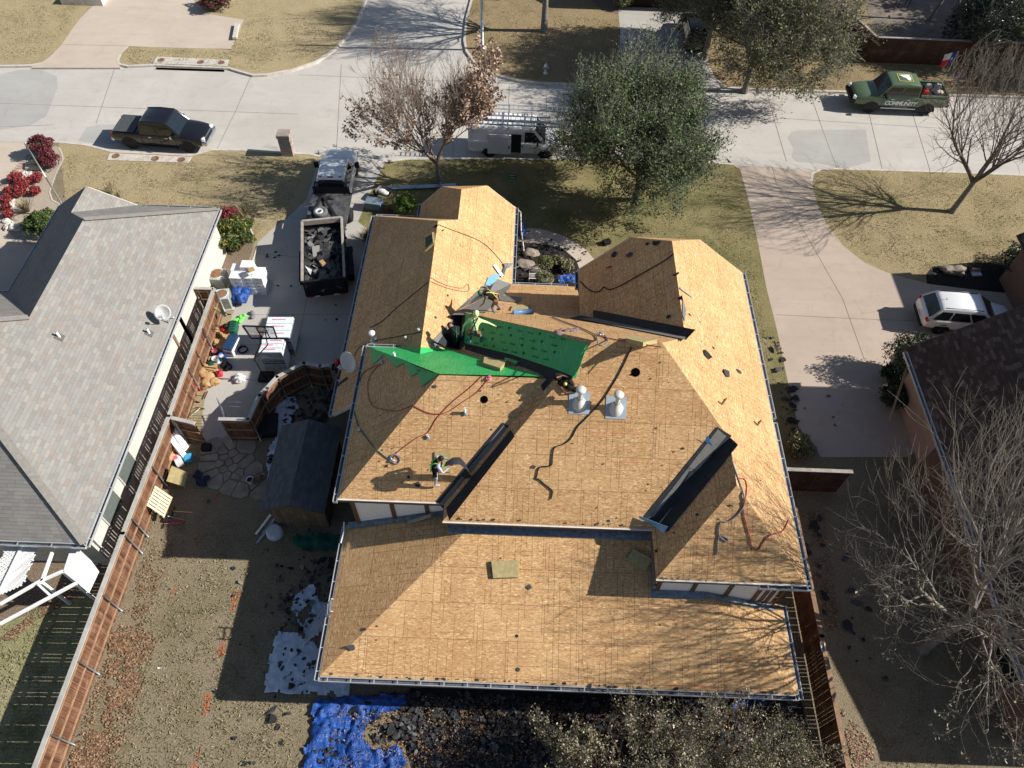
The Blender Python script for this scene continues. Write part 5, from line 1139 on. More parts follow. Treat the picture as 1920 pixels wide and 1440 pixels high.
def ladder(loc, rz, L, W_, label, tilt=0, mat='alum', step=.3, group=None, rx=0):
    root = thing('ladder', label, 'ladder', loc, rz, group); M_ = Matrix.Rotation(tilt, 4, 'Y'); k = MB()
    for y in (-W_/2, W_/2): k.beam(M_@V((-L/2, y, 0)), M_@V((L/2, y, 0)), .035, .085, 0, M_.to_3x3()@V((0, 0, 1)))
    k.build('side_rails', M[mat], root); x = -L/2+.15
    while x < L/2: k = MB(); k.beam(M_@V((x, -W_/2, 0)), M_@V((x, W_/2, 0)), .04, .03); k.build('rung', M[mat], root); x += step
    return root
for y, dz, x, L, lb in ((.78, 2.5, .25, 7.3, 'long ladder on the far side of the van rack, reaching past its bonnet'), (-.28, 2.46, -.7, 5.6, 'middle ladder on the rack of the white van'), (-.80, 2.46, -.5, 6.4, 'nearest ladder on the rack of the white van')):
    ladder(world_of(vn, (x, y, dz)), vn.rotation_euler.z, L, .42 if y > -.5 else .36, lb, group='ladders on the van rack')
# white flatbed crew cab truck
fc = P(625, 335, .9); dirn = R_(98)
tr = thing('flatbed_truck', 'white crew cab truck with a black flatbed parked on the driveway', 'truck', (0, 0, 0), R_(92))
ca, cb = P(589, 333, 1.95), P(645, 336, 1.95); cc_ = (ca+cb)/2
tr.location = (cc_.x+.02, cc_.y+.75, 0)
st = [(-.9, .5, 1.15, 1.2, .98, .92), (1.2, .48, 1.15, 1.22, 1.0, .93), (1.6, .48, 1.1, 1.25, 1.0, .9), (2.7, .5, 1.02, 1.2, .98, .82), (3.1, .52, .92, 1.08, .9, .74)]
b = body_loft(st)
for y in (.985, -.985): arch(b, 2.15, y, .5, 1)
b.build('body', [M['p_white'], M['black']], tr); cabin(tr, (1.65, 1.05, -.72, -.88), 1.15, 1.96, .93, .76, 'p_white', side=((.03, .47), (.52, .93)))
for x, ys in ((2.15, (.82, -.82)), (-2.05, (.95, -.95))):
    for y in ys: wheel(tr, x, y, .42, .28 if x > 0 else .5, 'rim')
b = MB(); b.box((-2.3, 0, 1.02), (2.75, 2.3, .1)); b.build('flatbed', M['steel'], tr)
b = MB()
for y in (-1.05, 1.05): b.beam((-.98, y, 1.05), (-.98, y*.8, 1.85), .07, .07)
b.beam((-.98, -.86, 1.85), (-.98, .86, 1.85), .07, .07); b.box((-.98, 0, 1.3), (.05, 2.1, .5))
for z in (1.58, 1.66, 1.74): b.beam((-.98, -.8, z), (-.98, .8, z), .03, .02)
b.build('headache_rack', M['black'], tr)
for y in (1, -1):
    b = MB(); b.box((1.25, y*1.2, 1.35), (.16, .26, .34)); b.beam((1.25, y*.9, 1.25), (1.25, y*1.12, 1.33), .05, .05); b.build('mirror', M['black'], tr, bevel=.03)
    b = MB(); b.box((-.62, y*.55, 1.965), (.08, .14, .03)); b.build('marker_light', M['redlt'], tr)
b = MB(); b.box((3.2, 0, .62), (.2, 1.9, .28)); b.build('bumper', M['chrome'], tr, bevel=.04)
b = MB(); b.box((-.65, 0, 1.97), (.1, .3, .03)); b.build('brake_light', M['redlt'], tr)
# dump trailer
TZ = 1.9
cs = [P(566, 529, TZ), P(646, 518, TZ), P(640, 407, TZ), P(567, 416, TZ)]
ctr = sum(cs, V((0, 0, 0)))/4; fw = ((cs[2]+cs[3])-(cs[0]+cs[1])); fw.z = 0; TL = fw.length/2; ang = math.atan2(fw.y, fw.x); TW = ((cs[1]-cs[0]).length+(cs[2]-cs[3]).length)/2
tl = thing('dump_trailer', 'black gooseneck dump trailer with tan rimmed sides full of torn shingles', 'trailer', (ctr.x, ctr.y, 0), ang)
hl, hw_ = TL/2, TW/2
b = MB(); b.box((0, 0, .78), (TL, TW-.1, .12)); b.box((0, 0, .55), (TL*.9, .9, .2)); b.build('floor', M['steel'], tl)
b = MB()
for y in (hw_, -hw_): b.box((0, y, 1.32), (TL, .06, 1.05))
b.box((hl, 0, 1.32), (.06, TW, 1.05)); b.build('side_wall', M['black'], tl)
b = MB()
for y in (hw_, -hw_): b.beam((-hl, y, TZ), (hl, y, TZ), .12, .1)
b.box((hl-.02, 0, TZ-.08), (.14, TW, .3)); b.build('top_rim', M['woodgrey'], tl)
b = MB(); b.box((-hl, 0, 1.32), (.07, TW, 1.12)); 
for y in (-hw_+.1, -.3, .3, hw_-.1): b.beam((-hl-.05, y, .8), (-hl-.05, y, 1.85), .07, .05)
b.beam((-hl-.05, -hw_, TZ), (-hl-.05, hw_, TZ), .1, .08); b.build('tailgate', M['black'], tl)
for y in (-hw_+.25, hw_-.25):
    b = MB(); b.box((-hl-.1, y, .82), (.04, .2, .08)); b.build('tail_light', M['redlt'], tl); b = MB(); b.box((-hl-.1, y*.6, .82), (.03, .25, .05)); b.build('reflector', M['white'], tl)
for x in (-.55, .45):
    for y in (hw_+.18, -hw_-.18): wheel(tl, x, y, .38, .24, 'rim')
b = MB()
for y in (hw_+.2, -hw_-.2): b.box((-.05, y, .88), (2.1, .34, .06)); b.box((-1.12, y, .7), (.06, .34, .36)); b.box((1.02, y, .7), (.06, .34, .36))
b.build('fender', M['black'], tl)
b = MB(); b.beam((hl, hw_-.1, 1.35), (hl+2.0, .1, 1.75), .13, .16); b.beam((hl, -hw_+.1, 1.35), (hl+2.0, -.1, 1.75), .13, .16); b.box((hl+.02, 0, 1.3), (.12, TW, .14)); b.beam((hl+2.0, 0, 1.8), (hl+2.0, 0, 1.1), .14, .14); b.build('gooseneck', M['black'], tl)
b = MB(); b.plate([V((hl+.1, -hw_+.3, 1.34)), V((hl+.1, hw_-.3, 1.34)), V((hl+1.3, .35, 1.55)), V((hl+1.3, -.35, 1.55))], .03); b.build('tongue_plate', M['steel'], tl)
sp = thing('spare_wheel', 'spare wheel lying flat on the gooseneck of the dump trailer', 'wheel', world_of(tl, (hl+.95, .12, 1.62)), 0)
b = MB(); b.lathe([(.25, .1), (.36, .12), (.40, .06), (.40, -.06), (.36, -.1)], n=24); b.build('tyre', plain('grey_tyre', (.14, .14, .14), .9), sp); b = MB(); b.lathe([(.26, .08), (.22, .05), (.09, .04), (.085, .09)], n=24); b.lathe([(.08, .06), (.001, .05)], n=12, m=1); b.build('rim', [M['plastic'], M['black']], sp)
b = MB(); rnd = random.Random(31)
for i in range(14):
    for j in range(8):
        x, y = -hl+.15+(TL-.3)*i/13, -hw_+.12+(TW-.24)*j/7; z = 1.25+.35*math.exp(-((x-.2)**2)/3)*(1-abs(y)/hw_*.4)+rnd.uniform(-.05, .05)
        r = rnd.uniform(.16, .34); n = V((rnd.uniform(-.7, .7), rnd.uniform(-.7, .7), 1)).normalized(); e = n.cross(V((rnd.uniform(-1, 1), 1, .1))).normalized(); u = n.cross(e); c = V((x, y, z))
        b.plate([c+e*r+u*r*.6, c-e*r+u*r*rnd.uniform(.3, .7), c-e*r*rnd.uniform(.6, 1)-u*r*.5, c+e*r*.8-u*r*.6], .015, 0 if rnd.random() < .72 else 1)
b.grid([[V((-hl+.04, -hw_+.04, 1.1)), V((-hl+.04, hw_-.04, 1.1))], [V((0, -hw_+.04, 1.35)), V((0, hw_-.04, 1.35))], [V((hl-.04, -hw_+.04, 1.15)), V((hl-.04, hw_-.04, 1.15))]])
b.box((-.9, .05, 1.72), (.3, .22, .16), .5, 2); b.plate([V((-1.3, .8, 1.6)), V((-1.0, .95, 1.75)), V((-1.25, .6, 1.65)), V((-1.55, .7, 1.6))], .01, 3)
b.xform(Matrix.Translation((ctr.x, ctr.y, 0))@Matrix.Rotation(ang, 4, 'Z')); b.build('shingle_debris', [M['scrap'], M['scrapg'], M['cardboard'], M['white']], kind='stuff', label='heap of torn shingles filling the dump trailer', cat='debris')
# white SUV and dark SUV
def suv(name, label, loc, rz, pm, L=4.6, W=1.86):
    root = thing(name, label, 'car', loc, rz); f, hw = L/2, W/2
    st = [(-f, .5, .85, .95, hw*.82, hw*.72), (-f+.12, .4, .95, 1.05, hw*.93, hw*.8), (-f+.6, .35, .98, 1.06, hw, hw*.9), (.6, .35, .96, 1.04, hw, hw*.9), (1.2, .35, .9, 1.06, hw, hw*.85), (f-.35, .38, .78, .96, hw*.93, hw*.72), (f, .45, .68, .8, hw*.78, hw*.6)]
    b = body_loft(st)
    for x in (1.35, -1.35):
        for y in (hw*.985, -hw*.985): arch(b, x, y, .44, 1)
    b.build('body', [M[pm], M['black']], root, bevel=.05, merge=True); cabin(root, (1.35, .45, -1.7, -2.2), .98, 1.64, hw*.93, hw*.72, pm, side=((.04, .27), (.3, .6), (.63, .92)))
    for x in (1.35, -1.35):
        for y in (hw-.13, -hw+.13): wheel(root, x, y, .34, .23, 'rim')
    for y in (1, -1):
        b = MB(); b.box((-f+.12, y*hw*.82, .92), (.2, .22, .17), rz=-y*.3); b.build('tail_light', M['redlt'], root, bevel=.03)
        b = MB(); b.box((f-.2, y*hw*.72, .76), (.2, .26, .13)); b.build('headlight', M['lamp'], root, bevel=.03)
        b = MB(); b.beam((-1.6, y*hw*.66, 1.68), (.3, y*hw*.66, 1.68), .03, .03); b.build('roof_rail', M['black'], root)
        b = MB(); b.box((.75, y*(hw+.06), 1.05), (.1, .18, .13)); b.build('mirror', M[pm], root, bevel=.03)
    b = MB(); b.box((-f-.02, 0, .62), (.03, .34, .13)); b.build('licence_plate', M['plastic'], root); b = MB(); b.box((-f+.02, 0, .42), (.16, W*.8, .18)); b.build('bumper', M['black'], root, bevel=.04)
    b = MB(); b.tube([(-1.35, 0, 1.66), (-1.5, 0, 1.82)], .012, 4); b.build('antenna', M['black'], root)
    return root
pr = P(1742, 600, .5); suv('parked_car', 'white SUV nosing towards the brown roofed house on the pink driveway', (P(1800, 590, .8).x+.35, P(1800, 590, .8).y+.1, 0.004), R_(-4), 'p_white')
pr = P(1287, 92, .5); suv('parked_car', 'dark SUV under the olive tree on the far driveway', (P(1300, 60, .5).x, P(1300, 62, .5).y, 0.004), R_(90), 'p_black')
# ================================================================ TREES AND PLANTS
from mathutils import noise as mn
def rvec(rnd): 
    while True:
        v = V((rnd.uniform(-1, 1), rnd.uniform(-1, 1), rnd.uniform(-1, 1)))
        if .1 < v.length < 1: return v.normalized()
def grow(b, rnd, p, d, L, r, dep, tips, prm, maxd=None):
    maxd = dep if maxd is None else maxd
    seg = 4 if dep > 1 else 3; pts = [p]; rs = [r]; q = p.copy(); dd = d.copy()
    for i in range(seg):
        dd = (dd+rvec(rnd)*prm['wob']+V((0, 0, prm['up']))*(1.0 if dep < maxd else .3)).normalized(); q = q+dd*L/seg
        if 'ctr' in prm:
            c, rad = prm['ctr'], prm['rad']; k = V(((q.x-c.x)/rad[0], (q.y-c.y)/rad[1], (q.z-c.z)/rad[2])).length
            if k > 1.05 and i > 0: dd = (dd-(q-c).normalized()*.25).normalized(); 
            if k > 1.22: break
        pts.append(q.copy()); rs.append(r*(1-.45*(i+1)/seg))
    if len(pts) > 1: b.tube(pts, rs, 6 if dep >= maxd-1 else (4 if dep > 1 else 3), 0, False)
    tips.append((pts[-1], dd.copy(), dep))
    if dep <= 0: return
    n = prm['kids'][maxd-dep] if maxd-dep < len(prm['kids']) else prm['kids'][-1]
    for i in range(n):
        t = 1.0 if i == 0 else rnd.uniform(prm.get('t0', .35), 1.0); k = t*(len(pts)-1); j = min(int(k), len(pts)-2) if len(pts) > 1 else 0
        if len(pts) < 2: break
        o = pts[j].lerp(pts[j+1], k-j); base = (pts[j+1]-pts[j]).normalized(); sd_ = base.cross(rvec(rnd)).normalized(); ang = rnd.uniform(*prm['ang'])*(0.45 if i == 0 else 1)
        nd = (base*math.cos(ang)+sd_*math.sin(ang)).normalized()
        grow(b, rnd, o, nd, L*rnd.uniform(*prm['ls']), max(rs[j]*(.78 if i == 0 else rnd.uniform(.45, .65)), prm['rmin']), dep-1, tips, prm, maxd)
def leaf(b, c, s_, rnd, m=0, el=.5, flat=0):
    n = rvec(rnd); 
    if flat: n = (n*.35+V((0, 0, 1))).normalized()
    e = n.cross(rvec(rnd)); 
    if e.length < .05: return
    e.normalize(); u = n.cross(e)*s_*el; e = e*s_; i = len(b.v)
    b.v += [tuple(c-e), tuple(c+u), tuple(c+e), tuple(c-u)]; b.f.append((i, i+1, i+2, i+3)); b.m.append(m); b.uv.append(None); b.sm.append(False)
def tree(name, label, base, H_, prm, wood, leafm=None, nl=0, ls=.09, spread=.3, seed=1, trunkL=.28, r0=.16, dep=5, lean=(0, 0), lsel=None, cat='tree', group=None, mats2=None, stems=1, el=.5):
    rnd = random.Random(seed); root = thing(name, label, cat, base, 0, group); tips = []
    tb = MB(); cb = MB()
    for s_ in range(stems):
        if stems == 1:
            d0 = V((lean[0], lean[1], 1)).normalized(); tp = [V((0, 0, -.05)), V((0, 0, .1))+d0*.1, d0*H_*trunkL*.55+rvec(rnd)*.04, d0*H_*trunkL]
            tb.tube(tp, [r0*1.6, r0*1.1, r0*.92, r0*.8], 9, 0, False)
            for i in range(prm['kids'][0]):
                a = i*6.283/prm['kids'][0]+rnd.uniform(-.4, .4); an = rnd.uniform(*prm['a0']); nd = (V((math.cos(a)*math.sin(an), math.sin(a)*math.sin(an), math.cos(an)))+d0*.3).normalized()
                grow(cb, rnd, tp[-1]-d0*rnd.uniform(0, H_*trunkL*.25), nd, H_*rnd.uniform(*prm['l0']), r0*rnd.uniform(.5, .68), dep, tips, prm)
        else:
            a = s_*6.283/stems+rnd.uniform(-.3, .3); an = rnd.uniform(*prm['a0']); nd = V((math.cos(a)*math.sin(an), math.sin(a)*math.sin(an), math.cos(an)))
            grow(cb, rnd, V((math.cos(a)*.12, math.sin(a)*.12, 0)), nd, H_*rnd.uniform(*prm['l0']), r0, dep, tips, prm)
    if stems == 1: tb.build('trunk', M[wood], root)
    cb.build('branches', M[prm.get('twig', wood)], root)
    if nl:
        lb = MB(); tt = [t for t in tips if t[2] <= 1 and (lsel is None or lsel(t[0], rnd))]
        if tt:
            for i in range(nl):
                t = tt[rnd.randrange(len(tt))]; c = t[0]-t[1]*rnd.uniform(0, spread*2.2)+rvec(rnd)*spread*rnd.random()
                leaf(lb, c, ls*rnd.uniform(.6, 1.3), rnd, 0 if not mats2 or rnd.random() > .2 else 1, el)
            lb.build('foliage', [M[leafm]]+([M[mats2]] if mats2 else []), root)
    return root
# autumn tree with brown leaves in front of the garage
tree('deciduous_tree', 'half bare tree with clinging brown leaves in the front lawn beside the garage', (-5.25, 36.4, 0), 8.4,
     dict(wob=.13, up=.10, kids=[6, 4, 3, 3, 2], ang=(.3, .65), ls=(.62, .82), rmin=.009, a0=(.2, .95), l0=(.27, .37), ctr=V((-.2, .6, 4.7)), rad=(4.1, 3.9, 4.2), twig='twigbr'), 'bark', 'lf_brown', 9000, .085, .22, 7, .2, .13, 5,
     lsel=lambda p, r: p.z < 5.4+r.uniform(-1, 1) or p.x > 2.0, el=.62)
# evergreen oak
oak = tree('live_oak', 'large dark evergreen oak standing in the middle of the front lawn', (6.7, 35.4, 0), 8.4,
     dict(wob=.2, up=.03, kids=[8, 5, 4, 4, 3], ang=(.4, 1.0), ls=(.55, .8), rmin=.010, a0=(.3, 1.45), l0=(.26, .40), ctr=V((0, .9, 4.4)), rad=(5.6, 5.0, 4.4), twig='bark'), 'bark', 'lf_oak', 76000, .064, .36, 12, .22, .2, 5, el=.6)
tree('bare_tree', 'bare leaning tree casting a long branching shadow over the right driveway', (25.66, 35.35, 0), 9.6,
     dict(wob=.12, up=.05, kids=[6, 4, 3, 2, 2], ang=(.35, .85), ls=(.62, .84), rmin=.009, a0=(.35, 1.2), l0=(.26, .36), ctr=V((1.6, .8, 5.2)), rad=(4.8, 4.2, 4.8), twig='twigdark'), 'bark', None, 0, seed=5, trunkL=.27, r0=.16, dep=5, lean=(.16, .1))
tree('bare_tree', 'big bare pale tree between the brown roofed house and the right hand fence', (16.3, 9.3, 0), 12.5,
     dict(wob=.13, up=.05, kids=[7, 4, 3, 3, 2, 2], ang=(.3, .75), ls=(.62, .82), rmin=.0062, a0=(.3, 1.3), l0=(.22, .32), ctr=V((1.3, 1.6, 7.2)), rad=(6.0, 6.8, 5.3), twig='twig'), 'bark', 'lf_crape', 800, .05, .15, 23, .3, .2, 5, lsel=lambda p, r: p.y < -.5 and p.z < 7)
p = P(1020, 58); tree('bare_tree', 'bare street tree behind the street sign pole on the northeast lawn', (p.x, p.y, 0), 11,
     dict(wob=.13, up=.08, kids=[6, 4, 4, 3, 3], ang=(.35, .75), ls=(.6, .8), rmin=.012, a0=(.3, 1.0), l0=(.24, .34), ctr=V((0, 0, 6.8)), rad=(5.4, 5, 5.2), twig='twigdark'), 'bark', None, 0, seed=9, trunkL=.3, r0=.24, dep=5)
p = P(1478, 60, 4.5); tree('live_oak', 'olive green tree overhanging the dark SUV and the north lawn', (p.x-1.5, p.y+.5, 0), 9,
     dict(wob=.2, up=.04, kids=[8, 5, 4, 4, 3], ang=(.4, 1.0), ls=(.55, .8), rmin=.012, a0=(.4, 1.4), l0=(.27, .40), ctr=V((.8, 0, 5)), rad=(6.6, 4.8, 3.9), twig='bark'), 'bark', 'lf_oak2', 42000, .085, .4, 33, .28, .2, 5)
p = P(1355, 20, 4.5); tree('live_oak', 'second olive tree whose crown spreads over the top edge above the dark SUV', (p.x, p.y+2, 0), 9,
     dict(wob=.2, up=.04, kids=[7, 5, 4, 4, 3], ang=(.4, 1.0), ls=(.55, .8), rmin=.012, a0=(.4, 1.4), l0=(.24, .36), ctr=V((0, 0, 5)), rad=(4.2, 3.6, 3.6), twig='bark'), 'bark', 'lf_oak2', 20000, .085, .4, 36, .28, .2, 5)
p = P(1818, 112); tree('magnolia_tree', 'dark glossy evergreen tree in front of the brown patio fence', (p.x, p.y, 0), 5.6,
     dict(wob=.15, up=.04, kids=[8, 5, 4, 3], ang=(.4, 1.0), ls=(.55, .8), rmin=.01, a0=(.2, 1.45), l0=(.26, .42), ctr=V((0, 0, 2.8)), rad=(2.3, 2.0, 3.0)), 'bark', 'lf_dark', 15000, .085, .3, 41, .12, .1, 4, el=.5)
p = P(1900, 60, 2); tree('live_oak', 'loose green tree in the top right corner behind the patio fence', (p.x+.5, p.y+1.2, 0), 6.5,
     dict(wob=.2, up=.04, kids=[7, 4, 4, 3, 3], ang=(.4, 1.0), ls=(.55, .8), rmin=.012, a0=(.4, 1.4), l0=(.27, .40), ctr=V((0, 0, 4)), rad=(3.6, 3.0, 2.8)), 'bark', 'lf_oak2', 14000, .08, .35, 43, .25, .13, 4)
p = P(1742, 38); tree('bare_tree', 'thin bare tree trunk rising from the shaded patio at the top right', (p.x, p.y, 0), 8, dict(wob=.08, up=.1, kids=[4, 3, 3, 2], ang=(.3, .7), ls=(.6, .8), rmin=.012, a0=(.2, .7), l0=(.25, .35), twig='twigdark'), 'bark', 'lf_oak2', 5000, .09, .5, seed=44, trunkL=.5, r0=.12, dep=4, lean=(.25, .1))
for i, (x, y, h, lb) in enumerate(((1850, 165, 3.0, 'bare multi stemmed shrub nearest the dark magnolia'), (1883, 170, 3.2, 'middle bare multi stemmed shrub by the right end of the north curb'), (1912, 175, 3.0, 'bare multi stemmed shrub at the right picture edge by the curb'))):
    p = P(x, y); tree('bare_shrub', lb, (p.x, p.y+.4, 0), h, dict(wob=.08, up=.06, kids=[3, 3, 2], ang=(.2, .5), ls=(.5, .75), rmin=.012, a0=(.1, .5), l0=(.4, .55), twig='twig'), 'twig', None, 0, seed=50+i, r0=.035, dep=3, stems=9, cat='shrub', group='bare shrubs by the north curb')
cr = [(2.2, 4.4, 3.5), (4.0, 4.3, 4.4), (5.8, 4.6, 5.6), (7.6, 4.4, 5.0), (9.6, 4.4, 3.6), (4.9, 3.2, 4.6), (7.0, 3.1, 4.8)]
for i, (x, y, h) in enumerate(cr):
    lb = ['tan leaved shrub leftmost of the row along the bottom edge', 'tan leaved shrub second from left along the bottom edge', 'tallest tan leaved shrub, its bare stems crossing the low roof gutter', 'dense tan leaved shrub right of the tallest along the bottom edge', 'small tan leaved shrub nearest the rust brown fence', 'tan leaved shrub cut by the bottom edge, left one', 'tan leaved shrub cut by the bottom edge, right one'][i]
    tree('leafy_shrub', lb, (x, y, 0), h, dict(wob=.12, up=.10, kids=[3, 4, 3, 2], ang=(.3, .7), ls=(.5, .75), rmin=.007, a0=(.1, .6), l0=(.32, .5), twig='twig'), 'twig', 'lf_crape', 7500, .042, .26, seed=70+i, r0=.03, dep=4, stems=8, cat='shrub', group='tan leaved shrubs behind the house', mats2='lf_bed', lsel=(lambda p, r: p.z < 3.9 or r.random() < .25))
def bush(name, label, loc, r, h, leafm, n, ls=.05, seed=1, mats2=None, p2=.2, group=None, el=.55, core=True, top2=False, cat='shrub', coremat='lf_dark'):
    rnd = random.Random(seed); root = thing(name, label, cat, loc, 0, group); b = MB(); k = rnd.uniform(0, 50)
    for i in range(n):
        d = rvec(rnd); d.z = abs(d.z) if rnd.random() < .8 else d.z*.6; q = V((d.x, d.y, d.z))
        rr = (.80+.5*mn.noise(q*2.0+V((k, 0, 0)))+rnd.uniform(-.16, .10))
        c = V((q.x*r*rr, q.y*r*rr, max(.04, h*.45+q.z*h*.55*rr)))
        m_ = 1 if mats2 and rnd.random() < (p2*(2.2 if c.z > h*.7 else .6) if top2 else p2) else 0; leaf(b, c, ls*rnd.uniform(.6, 1.4), rnd, m_, el)
    b.build('foliage', [M[leafm]]+([M[mats2]] if mats2 else []), root)
    b = MB()
    for i in range(7): 
        a = i*.9; b.tube([(0, 0, 0), (math.cos(a)*r*.3, math.sin(a)*r*.3, h*.4), (math.cos(a)*r*.6, math.sin(a)*r*.6, h*.75)], [.03, .02, .01], 4, 0, False)
    b.build('stems', M['twigdark'], root)
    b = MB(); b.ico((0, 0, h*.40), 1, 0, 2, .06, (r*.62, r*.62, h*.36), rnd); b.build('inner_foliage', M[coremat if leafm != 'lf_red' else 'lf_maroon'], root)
    return root
reds = [((34, 341), .42, .62, 'red shrub at the top of the stony bed, left one of the merged pair'), ((48, 352), .5, .62, 'red shrub right of the merged pair in the stony bed'), ((72, 340), .38, .55, 'lone red shrub beside the flagpole, upper one'), ((70, 364), .36, .55, 'lone red shrub beside the flagpole, lower one'),
        ((22, 364), .36, .5, 'red shrub at the stones left of the largest one'), ((40, 366), .46, .6, 'red shrub next to the dry grass clump'), ((16, 379), .32, .45, 'uppermost of three small red shrubs along the brick edging'), ((15, 393), .30, .42, 'middle of three small red shrubs along the brick edging'), ((19, 407), .32, .45, 'lowest of three small red shrubs along the brick edging')]
for i, ((x, y), r, h, lb) in enumerate(reds):
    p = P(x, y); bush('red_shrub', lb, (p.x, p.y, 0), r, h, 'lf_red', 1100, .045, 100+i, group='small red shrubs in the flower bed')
p = P(84, 296); bush('maroon_shrub', 'tall maroon shrub at the tip of the flower bed, back one', (p.x, p.y+.3, 0), .78, 1.5, 'lf_maroon', 3500, .05, 120)
p = P(98, 312); bush('maroon_shrub', 'maroon shrub in front of the tallest one in the flower bed', (p.x, p.y, 0), .66, 1.1, 'lf_maroon', 2600, .05, 121)
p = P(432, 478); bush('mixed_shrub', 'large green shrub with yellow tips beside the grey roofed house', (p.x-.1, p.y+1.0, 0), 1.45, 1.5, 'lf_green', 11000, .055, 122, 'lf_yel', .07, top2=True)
p = P(432, 425); bush('red_shrub', 'red topped shrub behind the green and yellow shrub', (p.x, p.y+.1, 0), .72, 1.15, 'lf_red', 2200, .05, 123, 'lf_maroon', .4)
p = P(762, 402); bush('ball_shrub', 'clipped round green shrub beside the garage roof corner', (p.x, p.y+.2, 0), .72, 1.2, 'lf_ball', 6500, .045, 124)
p = P(728, 402); bush('flower_clump', 'small clump of pink flowers by the round green shrub', (p.x, p.y, 0), .35, .35, 'lf_red', 500, .04, 125, 'lf_bed', .4)
p = P(72, 440); bush('ball_shrub', 'round green shrub half hidden by the grey roof at the bed corner', (p.x+.3, p.y+.3, 0), .95, 1.2, 'lf_green', 5000, .05, 126)
for x, y, r, h, sd_, lb in ((1683, 700, 1.15, 2.7, 127, 'largest round dark shrub at the corner of the brown roofed house'), (1668, 710, .62, 1.1, 128, 'middle round dark shrub by the brown roofed house'), (1668, 755, .72, 1.2, 129, 'lowest round dark shrub by the brown roofed house')):
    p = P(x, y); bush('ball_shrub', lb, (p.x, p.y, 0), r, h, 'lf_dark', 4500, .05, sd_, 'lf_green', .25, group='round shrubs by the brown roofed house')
p = P(1903, 520); bush('ball_shrub', 'big dark hedge shrub over the black mulch bed at the right edge', (p.x+.4, p.y+.2, 0), 1.7, 1.9, 'lf_dark', 7000, .05, 130, 'lf_green', .15)
p = P(1497, 848); bush('dry_shrub', 'dry brownish shrub between the roof edge and the low right fence', (p.x, p.y+.1, 0), .72, .9, 'lf_bed', 2200, .045, 131, 'lf_crape', .4)
p = P(405, 18); bush('maroon_shrub', 'dark reddish shrub in the bed at the top edge by the tan driveway', (p.x, p.y+.3, 0), 1.3, 1.2, 'lf_maroon', 3500, .07, 132, 'lf_green', .3)
p = P(1168, 18); bush('dry_shrub', 'small olive shrub at the top edge beside the north driveway', (p.x, p.y+.3, 0), .7, 1.2, 'lf_bed', 1800, .06, 133)
for i, (x, y, r) in enumerate(((1845, 150, 1.3), (1900, 158, 1.4))):
    p = P(x, y); bush('hedge', ['brown hedge behind the bare shrubs, left part', 'brown hedge behind the bare shrubs, right part'][i], (p.x, p.y+.9, 0), r, .9, 'lf_bed', 3000, .06, 134+i, 'lf_crape', .5)
p = P(1020, 528); tp = thing('topiary', 'small topiary with a green ball on a bare stem in the entry bed', 'small tree', (p.x, p.y, 0))
b = MB(); b.tube([(0, 0, 0), (.05, 0, .7), (.02, 0, 1.3)], .035, 6); b.build('trunk', M['twigdark'], tp); b = MB(); rnd = random.Random(3)
for i in range(1500): d = rvec(rnd); leaf(b, V((d.x*.42, d.y*.42, 1.45+d.z*.36))*1, .045, rnd)
for i in range(1200): d = rvec(rnd); leaf(b, V((d.x*.5, d.y*.4, .3+d.z*.28)), .045, rnd)
b.build('foliage', M['lf_bed'], tp)
for i, (x, y, r) in enumerate(((1062, 505, .5), (1045, 495, .42))):
    p = P(x, y); bush('dry_shrub', ['dry shrub in the entry bed next to the walk', 'dry shrub right of the topiary'][i], (p.x, p.y, 0), r, .6, 'lf_bed', 900, .045, 140+i, 'lf_crape', .5)
def tuft(name, label, loc, r, h, n, mat, seed=1, cat='ornamental grass'):
    rnd = random.Random(seed); b = MB()
    for i in range(n):
        a = rnd.random()*6.283; an = rnd.uniform(.05, .9); L = h*rnd.uniform(.6, 1.1); d = V((math.cos(a)*math.sin(an), math.sin(a)*math.sin(an), math.cos(an))); sd_ = V((-d.y, d.x, 0)).normalized()*.012
        o = V((rnd.uniform(-.1, .1), rnd.uniform(-.1, .1), 0)); m_ = o+d*L*.6; e = o+d*L*.95+V((0, 0, -L*.12*an)); b.face([o-sd_, o+sd_, m_+sd_, m_-sd_]); b.face([m_-sd_, m_+sd_, e])
    b.xform(Matrix.Translation(loc)); return b.build(name, M[mat], None, label, cat, origin=loc)
p = P(692, 455); tuft('ornamental_grass', 'dark grass clump against the garage gutter', (p.x, p.y, 0), .5, 1.2, 420, 'grasstuft', 2)
p = P(52, 397); tuft('ornamental_grass', 'dry fan shaped clump of twigs in the flower bed', (p.x, p.y, 0), .5, 1.1, 130, 'grasstuft', 3)
p = P(38, 362); tuft('ornamental_grass', 'dry grass under the red shrubs of the bed', (p.x, p.y-.3, 0), .5, .6, 160, 'grasstuft', 4)
for i, (x, y, r) in enumerate(((455, 408, .9), (462, 400, .8), (208, 362, .9), (225, 375, .8))):
    p = P(x, y); tuft('dry_weeds', ['thin dry stems by the red topped shrub, front clump', 'thin dry stems by the red topped shrub, back clump', 'thin dry stems behind the small grey gable, left clump', 'thin dry stems behind the small grey gable, right clump'][i], (p.x, p.y, 0), .5, 1.0, 60, 'grasstuft', 6+i)
